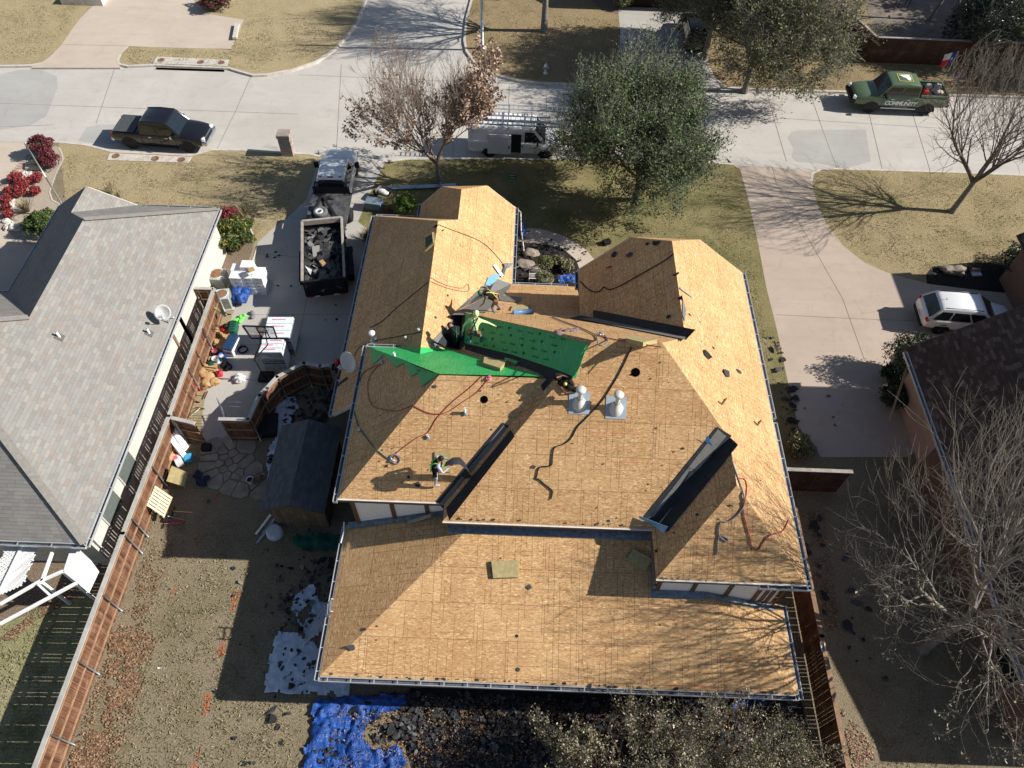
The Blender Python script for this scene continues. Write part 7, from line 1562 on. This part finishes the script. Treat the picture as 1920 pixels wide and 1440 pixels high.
b = MB(); b.tube([(-.5, .1, .3), (.9, .3, .58)], .02, 5); b.tube([(-.5, -.1, .3), (.9, -.3, .58)], .02, 5); b.tube([(.35, .22, .35), (.4, .25, 0)], .02, 5); b.tube([(.35, -.22, .35), (.4, -.25, 0)], .02, 5); b.build('frame', M['woodgrey'], wb_)
b = MB(); b.lathe([(.1, -.04), (.2, -.04), (.2, .04), (.1, .04)], (-.62, 0, .2), 14, 0, 'y'); b.build('wheel', M['tyre'], wb_)
rnd = random.Random(1); b = MB(); 
for i in range(3): b.ico((p.x-.15+.1*i, p.y+.05-.08*i, .5), .2, 0, 2, .15, (1.3, .8, .6), rnd)
b.build('sack', M['whitecard'], None, 'white sack lying in the wheelbarrow', 'sack')
p = P(703, 390); b = MB(); b.box((p.x, p.y, .25), (.95, .6, .5), R_(-8)); b.box((p.x, p.y, .53), (1.0, .64, .06), R_(-8)); b.build('storage_box', plain('grey_blue', (.16, .22, .26), .6), None, 'grey blue storage box beside the wheelbarrow', 'storage box', bevel=.04)
def blob(name, label, cat, px, r, mat, n=5, sp=.3, seed=1, z=.1, sc_=(1, 1, .7), jit=.22, group=None):
    p = P(*px); rnd = random.Random(seed); b = MB()
    for i in range(n): b.ico((p.x+rnd.uniform(-sp, sp)*(n > 1), p.y+rnd.uniform(-sp, sp)*(n > 1), z+rnd.uniform(0, r*.5)), r*rnd.uniform(.7, 1.1), 0, 3, 0, sc_, rnd)
    for i, q in enumerate(b.v):
        k = 1+jit*mn.noise(V(q)*6)+jit*.5*mn.noise(V(q)*17); b.v[i] = (p.x+(q[0]-p.x)*k, p.y+(q[1]-p.y)*k, max(.005, z+(q[2]-z)*k))
    return b.build(name, M[mat], None, label, cat, group)
blob('tarp_bundle', 'blue tarp bundle against the garage wall by the entry bed', 'tarp', (968, 440), .35, 'tarpb', 5, .35, 3, .4, (.7, 1.4, 1))
b = MB(); b.tube([P(964, 388, 2.6), P(976, 398, 2.3), P(977, 430, 1.5), P(982, 470, .2)], .045, 5); b.build('downspout', M['fascia'], None, 'loose white downspout standing beside the front gutter', 'downspout'); b = MB(); b.tube([P(963, 505, .5), P(975, 499, .8), P(986, 507, .5)], .035, 5); b.build('downspout', M['fascia'], None, 'short bent white downspout piece at the edge of the entry bed', 'downspout')
p = P(1001, 528); chr_ = thing('garden_chair', 'small pale slatted chair at the foot of the entry bed', 'chair', (p.x, p.y, 0)); b = MB()
for i in range(4): b.beam((-.28, -.15+i*.12, .4), (.28, -.15+i*.12, .4), .06, .02)
b.build('seat', M['fascia'], chr_); b = MB()
for i in range(2): b.beam((-.28, .28, .55+i*.14), (.28, .28, .55+i*.14), .03, .06)
b.build('backrest', M['fascia'], chr_)
for x in (-.27, .27):
    for y in (-.2, .27): b = MB(); b.beam((x, y, 0), (x, y, .75 if y > 0 else .4), .04, .04); b.build('leg', M['fascia'], chr_)
p = P(1137, 457); b = MB(); b.box((p.x, p.y, .12), (.42, .3, .25), .5); b.build('black_box', M['black'], None, 'small black box alone on the front lawn', 'box')
crumple('blue_tarp', [(1045, 531), (1062, 524), (1080, 522), (1080, 537), (1047, 538)], 'tarpb', 'small blue tarp showing at the entry roof corner', .3, .08, .3)
# ================================================================ JOB SITE CLUTTER BY THE LEFT FENCE
def ac(label, x, y, sz, h, rz, big=True):
    p = P(x, y); t = thing('air_conditioner', label, 'air conditioner', (p.x, p.y, 0), rz); b = MB()
    b.box((0, 0, h/2+.05), (sz, sz, h)); b.box((0, 0, .03), (sz+.15, sz+.15, .06)); b.build('casing', M['acgrey'], t, bevel=.06)
    b = MB(); b.lathe([(sz*.40, h+.053), (sz*.38, h+.07), (.001, h+.06)], n=24, m=0); b.build('grille', M['rust'], t)
    b = MB(); b.lathe([(sz*.44, h+.05), (sz*.44, h+.085), (sz*.40, h+.085), (sz*.40, h+.05)], n=24); b.build('ring', M['plastic'], t)
    b = MB(); k = .15
    while k < h: b.box((0, 0, k), (sz+.012, sz*.86, .02)); b.box((0, 0, k), (sz*.86, sz+.012, .02)); k += .08
    b.build('louvre', M['steel'], t)
ac('air conditioner with a rusty round grille beside the white brick wall', 414, 533, .85, .75, R_(-4))
ac('air conditioner mostly hidden behind the top end of the long fence', 424, 572, .75, .8, R_(12))
# cartons: three stacks of white lidded boxes
cs_ = [((455, 546), 5), ((474, 546), 5), ((493, 546), 5), ((458, 532), 5), ((477, 532), 6), ((494, 532), 4)]
first = None; n_ = 0
rowl = ['front row', 'front row', 'front row', 'back row', 'back row', 'back row']; coll = ['left', 'middle', 'right']*2
for ci, ((x, y), n) in enumerate(cs_):
    p = P(x, y)
    for k in range(n):
        nm = ['bottom box', 'second box up', 'third box up', 'fourth box up', 'fifth box up', 'top box'][k] if k < n-1 else 'top box'
        lb = '%s of the %s stack in the %s of white cartons' % (nm, coll[ci], rowl[ci])
        if first is None:
            first = thing('carton', lb, 'box', (p.x, p.y, .25*k), 0, 'white cartons stacked on the driveway')
            b = MB(); b.box((0, 0, .10), (.60, .50, .20)); b.build('box', M['whitecard'], first); b = MB(); b.box((0, 0, .215), (.62, .52, .06)); b.build('lid', M['whitecard'], first); b = MB(); b.box((0, -.252, .12), (.13, .008, .035)); b.build('handle_hole', M['black'], first)
            f0 = first
        else: dup(f0, (p.x+random.Random(ci*9+k).uniform(-.02, .02), p.y, .25*k), random.Random(ci*7+k).uniform(-.05, .05), lb)
p = P(474, 508, 1.5); b = MB(); b.box((p.x, p.y, 1.53), (.6, .38, .04), .7); b.box((p.x-.05, p.y, 1.6), (.3, .25, .1), .6, 1); b.build('open_box', [M['whitecard'], M['cardboard']], None, 'opened carton lid lying crooked on top of the white cartons', 'box')
blob('tarp_bundle', 'bright blue tarp bundle between the fence end and the white cartons', 'tarp', (452, 562), .34, 'tarpb', 5, .28, 4, .22, (.9, 1.1, .8))
blob('safety_harness', 'heap of lime green and white safety harness on the driveway', 'harness', (455, 597), .12, 'lime', 8, .28, 5, .06, (1, 1, .5), .5)
blob('safety_harness', 'grey and black harness heap right of the lime green one', 'harness', (470, 592), .12, 'ropegrey', 5, .2, 6, .06, (1, 1, .5), .5)
def pallet_stack(label, px4, h, seed):
    c = [P(x, y, h) for x, y in px4]; ctr = sum(c, V((0, 0, 0)))/4; w_ = ((c[1]-c[0]).length+(c[2]-c[3]).length)/2; d_ = ((c[3]-c[0]).length+(c[2]-c[1]).length)/2; ang = math.atan2((c[1]-c[0]).y, (c[1]-c[0]).x)
    t = thing('shingle_pallet', label, 'pallet', (ctr.x, ctr.y, 0), ang, 'plastic wrapped pallets of shingle bundles'); b = MB()
    for y in (-.45, 0, .45): b.box((0, y*d_, .05), (w_, .09, .09))
    for i in range(7): b.box((0, (-.46+.153*i)*d_, .11), (w_, .09, .02))
    b.build('pallet', M['woodtan'], t); rnd = random.Random(seed); z = .13; k = 0
    while z < h-.12:
        for i in range(3 if k % 2 == 0 else 2):
            n = 3 if k % 2 == 0 else 2; b = MB(); off = (i-(n-1)/2)*d_/n if k % 2 == 0 else 0; ox = (i-(n-1)/2)*w_/n if k % 2 else 0
            b.box((ox+rnd.uniform(-.02, .02), off+rnd.uniform(-.01, .01), z+.045), (w_-.06 if k % 2 == 0 else w_/n-.04, d_/n-.04 if k % 2 == 0 else d_-.06, .078)); b.build('shingle_bundle', M['bundle'] if rnd.random() < .75 else M['dkgreen'], t)
        z += .092; k += 1
    b = MB(); n = 3
    for i in range(n): b.box((0, (i-1)*d_/3, h-.05), (w_-.03, d_/3-.02, .09))
    b.build('top_bundles', M['wrap'], t, bevel=.02)
    b = MB(); pr = [(-w_/2, -d_/2), (w_/2, -d_/2), (w_/2, d_/2), (-w_/2, d_/2)]
    b.box((w_/2+.005, 0, h*.55), (.012, d_, h*.75)); 
    for i in range(4): b.box((w_/2+.013, 0, .3+i*h*.2), (.01, d_*.96, .05))
    b.build('plastic_wrap', M['wrap'], t)
    b = MB()
    for i in range(3): b.box((rnd.uniform(-.2, .2), (i-1)*d_/3+.04, h+.0), (w_*.5, .05, .006))
    b.build('label_print', M['pink'], t)
pallet_stack('back pallet of white wrapped shingle bundles on the driveway', [(498, 632), (547, 632), (546, 595), (496, 593)], 1.45, 1)
pallet_stack('front pallet of shingle bundles behind the basketball backboard', [(483, 660), (533, 660), (527, 636), (488, 636)], 1.55, 2)
hoop = thing('basketball_hoop', 'basketball hoop with a clear framed backboard standing on the driveway', 'basketball hoop', P(499, 712), world=True)
pb_ = P(499, 712); Q = [P(471, 634, 2.55), P(520, 635, 2.55), P(512, 613, 3.35), P(455, 611, 3.35)]
b = MB()
for i in range(4): b.beam(Q[i], Q[(i+1) % 4], .06, .06)
m1, m2 = Q[0].lerp(Q[1], .42), Q[3].lerp(Q[2], .42); m3, m4 = Q[0].lerp(Q[1], .72), Q[3].lerp(Q[2], .72)
b.beam(m1, m2, .04, .04); b.beam(m3, m4, .04, .04); b.beam(m1.lerp(m2, .5), m3.lerp(m4, .5), .04, .04); b.build('backboard_frame', M['black'], hoop)
gm = MT('clear_board', .15); gm.b.inputs['Transmission Weight'].default_value = .9; gm.b.inputs['Alpha'].default_value = .35; gm.out((.75, .8, .85))
b = MB(); b.plate(Q, .01); b.build('backboard', gm.m, hoop)
c = m1.lerp(m2, .2); b = MB(); b.tube([pb_+V((0, 0, .1)), pb_+V((-.15, -.0, 1.6)), V((c.x, c.y-.25, 2.5)), c], .05, 8); b.tube([pb_+V((-.15, 0, 1.6)), V((c.x+.25, c.y-.2, 2.3)), c+V((.3, 0, .4))], .03, 6); b.build('pole', M['black'], hoop)
b = MB(); rc = c+V((0, .42, -.1)); b.tube([rc+V((.23*math.cos(t*.5236), .23*math.sin(t*.5236), 0)) for t in range(13)], .014, 5); b.build('rim', M['orange'], hoop)
b = MB(); b.box(tuple(pb_+V((0, .1, .1))), (.7, .6, .2)); b.build('base', M['black'], hoop, bevel=.05)
p = P(438, 655); cl = thing('cooler', 'white cooler with a dark blue lid and an orange on top', 'cooler', (p.x, p.y, 0), R_(-8)); b = MB(); b.box((0, 0, .26), (.5, .95, .5)); b.build('body', M['whitecard'], cl, bevel=.04); b = MB(); b.box((0, 0, .56), (.54, 1.0, .12)); b.build('lid', plain('lid_blue', (.02, .055, .12), .4), cl, bevel=.05); b = MB(); b.box((0, -.48, .28), (.22, .01, .12)); b.build('badge', M['red'], cl)
blob('orange_fruit', 'small orange ball on the cooler lid', 'ball', (436, 642), .05, 'orange', 1, 0, 2, .66, (1, 1, 1), 0)
def bucket(label, x, y, mat, r=.16, h=.36, fill='rust'):
    p = P(x, y); t = thing('bucket', label, 'bucket', (p.x, p.y, 0)); b = MB(); b.lathe([(r*.85, 0), (r, h), (r*1.06, h), (r*.92, h-.01), (r*.8, .05)], n=18); b.build('body', M[mat], t); b = MB(); b.lathe([(r*.9, h-.08), (.001, h-.06)], n=12); b.build('contents', M[fill], t)
    b = MB(); b.tube([(-r, 0, h), (-r*.7, -r*.9, h+.02), (0, -r*1.25, h+.03), (r*.7, -r*.9, h+.02), (r, 0, h)], .008, 4); b.build('handle', M['galv'], t)
bucket('white bucket beside the blue bucket at the fence', 407, 680, 'whitecard', fill='galv'); bucket('blue bucket right of the white one near the fence', 420, 674, 'blue', fill='whitecard'); bucket('white bucket with a red rim behind the other two', 406, 664, 'red', .15, .3, 'whitecard'); bucket('pale bucket standing in shade beside the flagstone path', 471, 904, 'whitecard', .15, .3, 'black')
def can(label, x, y, mat, seed=1, rz=0.3):
    p = P(x, y); t = thing('fuel_can', label, 'fuel can', (p.x, p.y, 0), rz); b = MB(); b.box((0, 0, .16), (.34, .26, .32), taper=.7); b.build('body', M[mat], t, bevel=.06); b = MB(); b.tube([(-.1, 0, .33), (-.1, 0, .38), (.06, 0, .38), (.06, 0, .33)], .02, 5); b.tube([(.1, 0, .3), (.17, 0, .42)], .025, 6); b.build('handle', M[mat], t)
can('red fuel can beside the tan cloth heap', 413, 704, 'redhat'); can('small green can at the foot of the fence', 399, 688, 'dkgreen')
p = P(440, 622); g = thing('generator', 'dark green ribbed machine behind the cooler', 'generator', (p.x, p.y, 0), .1); b = MB(); b.box((0, 0, .25), (.42, .75, .5)); b.build('housing', M['dkgreen'], g, bevel=.1); b = MB()
for i in range(4): b.box((0, -.25+i*.16, .5), (.36, .04, .03))
b.build('rib', M['black'], g)
p = P(427, 620); g = thing('push_mower', 'red and black mower with a raised handle beside the fence', 'mower', (p.x, p.y, 0), .6); b = MB(); b.box((0, 0, .22), (.55, .45, .22)); b.build('deck', M['red'], g, bevel=.06); b = MB(); b.ico((0, 0, .38), .15, 0, 2, 0, (1, 1, .7)); b.build('engine', M['black'], g)
for x in (-.22, .22):
    for y in (-.25, .25): b = MB(); b.lathe([(.1, -.03), (.1, .03), (.001, .03)], (x, y, .1), 12, 0, 'y'); b.build('wheel', M['tyre'], g)
b = MB(); b.tube([(-.2, .18, .3), (-.9, .2, .95), (-.9, -.2, .95), (-.2, -.18, .3)], .018, 5); b.build('handle', M['black'], g)
for i, (x, y, w_, d_, rz, lb) in enumerate(((415, 625, 1.0, .35, -.2, 'rolled cardboard nearest the mower'), (428, 632, .6, .5, .5, 'folded cardboard left of the cooler'), (416, 645, .7, .35, .2, 'tan cardboard piece below the rolled one'), (420, 655, .6, .4, -.3, 'crumpled cardboard above the buckets'), (393, 697, .8, .6, .3, 'flattened cardboard above the tan cloth heap'))):
    p = P(x, y); b = MB(); b.box((p.x, p.y, .12), (w_, d_, .2), rz, 0, .15, .1); b.box((p.x, p.y, .23), (w_*.8, d_*.9, .03), rz+.1, 0, -.1, .2); b.build('cardboard', M['cardboard'], None, lb, 'cardboard')
blob('cloth_heap', 'heap of folded tan cloth on the driveway below the buckets', 'cloth', (394, 718), .3, 'cardboard', 6, .3, 9, .15, (1.1, .9, .7), .3)
blob('white_sack', 'crumpled white sack alone on the driveway', 'sack', (446, 712), .2, 'whitecard', 4, .18, 10, .06, (1.2, .9, .8), .6)
def coil(label, x, y, mat, r=.22, n=5):
    p = P(x, y); b = MB(); pts = [V((p.x+(r+.02*math.sin(k*1.7))*math.cos(k*.4), p.y+(r+.02*math.cos(k*2.1))*math.sin(k*.4), .03+.02*(k//16))) for k in range(16*n)]; b.tube(pts, .02, 5); b.build('hose_coil', M[mat], None, label, 'hose')
coil('black hose coil right of the cooler', 456, 657, 'black'); coil('black hose coil lying in the backboard shadow', 427, 690, 'black', .2)
blob('duffel_bag', 'black duffel bag in the shadow right of the buckets', 'bag', (424, 688), .16, 'blackcloth', 3, .14, 12, .1, (1.2, .8, .7))
def tool(name, label, a, c, za, zc, head, mat='rail', cat='tool'):
    p, q = P(*a, za), P(*c, zc); t = thing(name, label, cat, p, world=True); b = MB(); b.tube([p, q], .018, 6); b.build('handle', M[mat], t); b = MB(); d = (p-q).normalized(); s_ = d.cross(V((0, 0, 1))).normalized()
    if head == 'rake':
        b.beam(p-s_*.22, p+s_*.22, .03, .03)
        for k in range(8): b.beam(p+s_*(-.2+.057*k), p+s_*(-.2+.057*k)+V((0, 0, -.08)), .012, .012)
    else: b.plate([p-s_*.11, p+s_*.11, p+s_*.1+d*.26, p-s_*.1+d*.26], .015)
    b.build('head', M['black'], t)
tool('rake', 'red handled tool leaning on the fence by the tan cloth heap', (386, 740), (362, 718), .1, 1.0, 'rake', 'red'); tool('shovel', 'wooden handled shovel leaning on the fence by the gate', (370, 752), (352, 735), .1, 1.1, 'shovel'); tool('broom', 'broom with a white stripe leaning low on the fence', (375, 765), (358, 780), .1, .5, 'rake', 'plastic')
tool('pole', 'orange and white pole leaning at the top end of the long fence', (426, 588), (404, 553), .05, 1.7, 'rake', 'rail'); tool('pole', 'white pole leaning beside the orange one at the fence end', (424, 590), (408, 550), .05, 1.7, 'shovel', 'white'); tool('pole', 'bright green pole leaning across the fence rail', (414, 584), (397, 574), 1.0, 1.2, 'shovel', 'lime')
tool('rake', 'yellow handled rake lying on the grass in the house shade', (325, 958), (360, 961), .06, .06, 'rake', 'yellow'); tool('shovel', 'grey handled shovel lying below the yellow rake', (315, 968), (350, 976), .08, .05, 'shovel', 'galv'); tool('rake', 'white and red handled rake lowest on the shaded grass', (308, 982), (342, 981), .06, .06, 'rake', 'pink'); tool('shovel', 'red handled shovel between the two rakes on the grass', (318, 975), (346, 979), .1, .04, 'shovel', 'red')
# along the back fence
for i, (q, lb) in enumerate((([(318, 806), (329, 803), (353, 839), (347, 846)], 'upper of two long white cartons leaning on the back fence'), ([(313, 820), (320, 812), (352, 854), (345, 860)], 'lower of two long white cartons leaning on the back fence'))):
    zs_ = (1.0, 1.0, .3, .3); b = MB(); b.plate([P(x, y, z) for (x, y), z in zip(q, zs_)], .22); b.build('long_carton', M['whitecard'], None, lb, 'box', 'long white cartons by the back fence')
blob('cloth_heap', 'brown cloth folded over boards at the back fence', 'cloth', (322, 856), .3, 'cardboard', 5, .25, 13, .25, (1.1, .9, .7), .3)
p = P(338, 868); b = MB(); b.box((p.x, p.y, .2), (.3, .5, .3), .6); b.box((p.x-.12, p.y+.05, .38), (.2, .16, .06), .6, 1); b.build('packet', [M['whitecard'], M['pink']], None, 'white and pink packet between the brown cloth and the blue tub', 'packet')
p = P(356, 863); b = MB(); b.box((p.x, p.y, .2), (.36, .36, .34), .25); b.build('plastic_tub', M['lightblue'], None, 'light blue square tub on the grass by the back fence', 'tub', bevel=.08)
b = MB(); b.plate([P(x, y, z) for x, y, z in ((322, 873, .75), (352, 886, .55), (345, 912, .4), (312, 902, .6))], .24); b.build('foam_pad', M['foam'], None, 'large tan foam pad leaning by the back fence', 'foam pad', bevel=.04)
pa = thing('wood_pallet', 'pale new wooden pallet leaning on the back fence', 'pallet', P(300, 940, .4), world=True)
cn = [P(291, 910, 1.05), P(322, 931, .55), P(306, 970, .4), P(274, 948, .95)]
for i in range(7):
    t0, t1 = i/7+.01, i/7+.115; b = MB(); b.plate([cn[0].lerp(cn[3], t0), cn[1].lerp(cn[2], t0), cn[1].lerp(cn[2], t1), cn[0].lerp(cn[3], t1)], .02); b.build('slat', M['woodlt'] if 'woodlt' in M else M.setdefault('woodlt', plain('new_wood', (.66, .58, .42), .8, 0, .08, 5)), pa)
b = MB()
for t in (.03, .5, .97): b.beam(cn[0].lerp(cn[1], t)-V((0, 0, .07)), cn[3].lerp(cn[2], t)-V((0, 0, .07)), .04, .09)
b.build('stringer', M['woodtan'], pa)
blob('work_gloves', 'dark jacket lying on the grass by the flagstone path', 'jacket', (378, 900), .18, 'navy', 4, .22, 15, .04, (1.2, 1, .4), .4)
p = P(389, 842); b = MB(); b.box((p.x, p.y, .14), (.42, .32, .28), .1); b.build('crate', M['black'], None, 'small black crate at the start of the flagstone path', 'crate', bevel=.02)
blob('flower_pot', 'dark plant pots on the flagstones right of the pale bucket', 'pots', (485, 902), .14, 'rust', 4, .2, 16, .08)
p = P(516, 1000); b = MB(); b.lathe([(.36, 0), (.34, .22), (.26, .26), (.12, .24), (.001, .24)], (p.x, p.y, 0), 22); b.build('round_tub', M['plastic'], None, 'upturned round grey tub beside the shed', 'tub')
for i, (a, c, lb) in enumerate((((508, 965), (480, 1002), 'leftmost of three metal gutter lengths beside the shed'), ((515, 973), (493, 1000), 'middle of three metal gutter lengths beside the shed'), ((512, 980), (482, 1018), 'rightmost of three metal gutter lengths beside the shed'))):
    b = MB(); p, q = P(*a, .6 if i == 0 else .15), P(*c, .05); b.beam(p, q, .1, .06); b.build('gutter_length', M['galv'], None, lb, 'gutter piece', 'gutter lengths by the shed')
crumple('dark_tarp', [(555, 1003), (640, 1002), (645, 1035), (570, 1035), (550, 1020)], 'dkgreen', 'dark green tarp on the ground below the shed', .2, .1)
for i in range(5):
    p = P(506, 800-i*0); b = MB(); b.box((p.x+.02*i, p.y-.05*i, .07+.12*i), (.8, 1.3-.06*i, .11), .15+.03*i); b.build('shingle_bundle', M['black'], None, ['lowest', 'second', 'middle', 'fourth', 'topmost'][i]+' black bundle of the pile beside the curved fence', 'bundle', 'black bundles piled beside the curved fence', bevel=.02)
# beam sloping from the garage eave to the ground and ladder at the low roof
b = MB(); b.beam(P(640, 690, 2.6), P(610, 748, .1), .26, .06); b.build('chute_board', M['steel'], None, 'long dark board sloping down behind the satellite dish', 'board')
a, c = P(618, 1140, 3.05), P(572, 1197, 0); ld = ladder((a+c)/2, math.atan2((a-c).y, (a-c).x), (a-c).length+.6, .45, 'aluminium ladder leaning against the rear left gutter', -math.asin((a-c).z/(a-c).length), step=.3)
for i, (x, y, lb) in enumerate(((408, 1217, 'orange flag near the ladder shadow in the back lawn'), (257, 1252, 'orange flag among the leaves by the long fence'), (359, 1434, 'orange flag at the bottom edge of the back lawn'), (368, 1003, 'orange flag in the shade of the back lawn'), (218, 1165, 'orange flag at the foot of the long fence'))):
    p = P(x, y); t = thing('marker_flag', lb, 'marker flag', (p.x, p.y, 0), 0, 'orange marker flags in the back lawn'); b = MB(); b.tube([(0, 0, 0), (0, 0, .4)], .006, 4); b.build('wire', M['galv'], t); b = MB(); b.box((.06, 0, .36), (.13, .012, .1), .3, 0, .5); b.build('cloth', M['orange'], t)
p = P(302, 1253); b = MB(); b.tube([(p.x-.12, p.y, .02), (p.x+.12, p.y+.01, .02)], .025, 6); b.build('plastic_bottle', M['white'], None, 'white bottle lying on the back lawn', 'bottle')
p = P(1543, 1213, 1.86); b = MB(); 
for a_, c_ in (((-.07, -.16), (.07, -.16)), ((.07, -.16), (.07, .16)), ((.07, .16), (-.07, .16)), ((-.07, .16), (-.07, -.16))): b.beam((p.x+a_[0], p.y+a_[1], 1.87), (p.x+c_[0], p.y+c_[1], 1.87), .03, .03)
b.build('frame', M['white'], None, 'small white frame lying on the cap of the rust brown fence', 'frame')
for x, y, lb, w_ in ((1690, 12, 'dark patio furniture heap at the top edge, left', .9), (1795, 25, 'dark patio furniture heap beside the magnolia', .7)):
    p = P(x, y); t = thing('patio_table', lb, 'patio table', (p.x, p.y, 0)); b = MB(); b.box((0, 0, .7), (w_, w_*.8, .04)); b.build('top', M['black'], t)
    for sx in (-1, 1):
        for sy in (-1, 1): b = MB(); b.beam((sx*w_*.42, sy*w_*.34, 0), (sx*w_*.42, sy*w_*.34, .7), .04, .04); b.build('leg', M['black'], t)
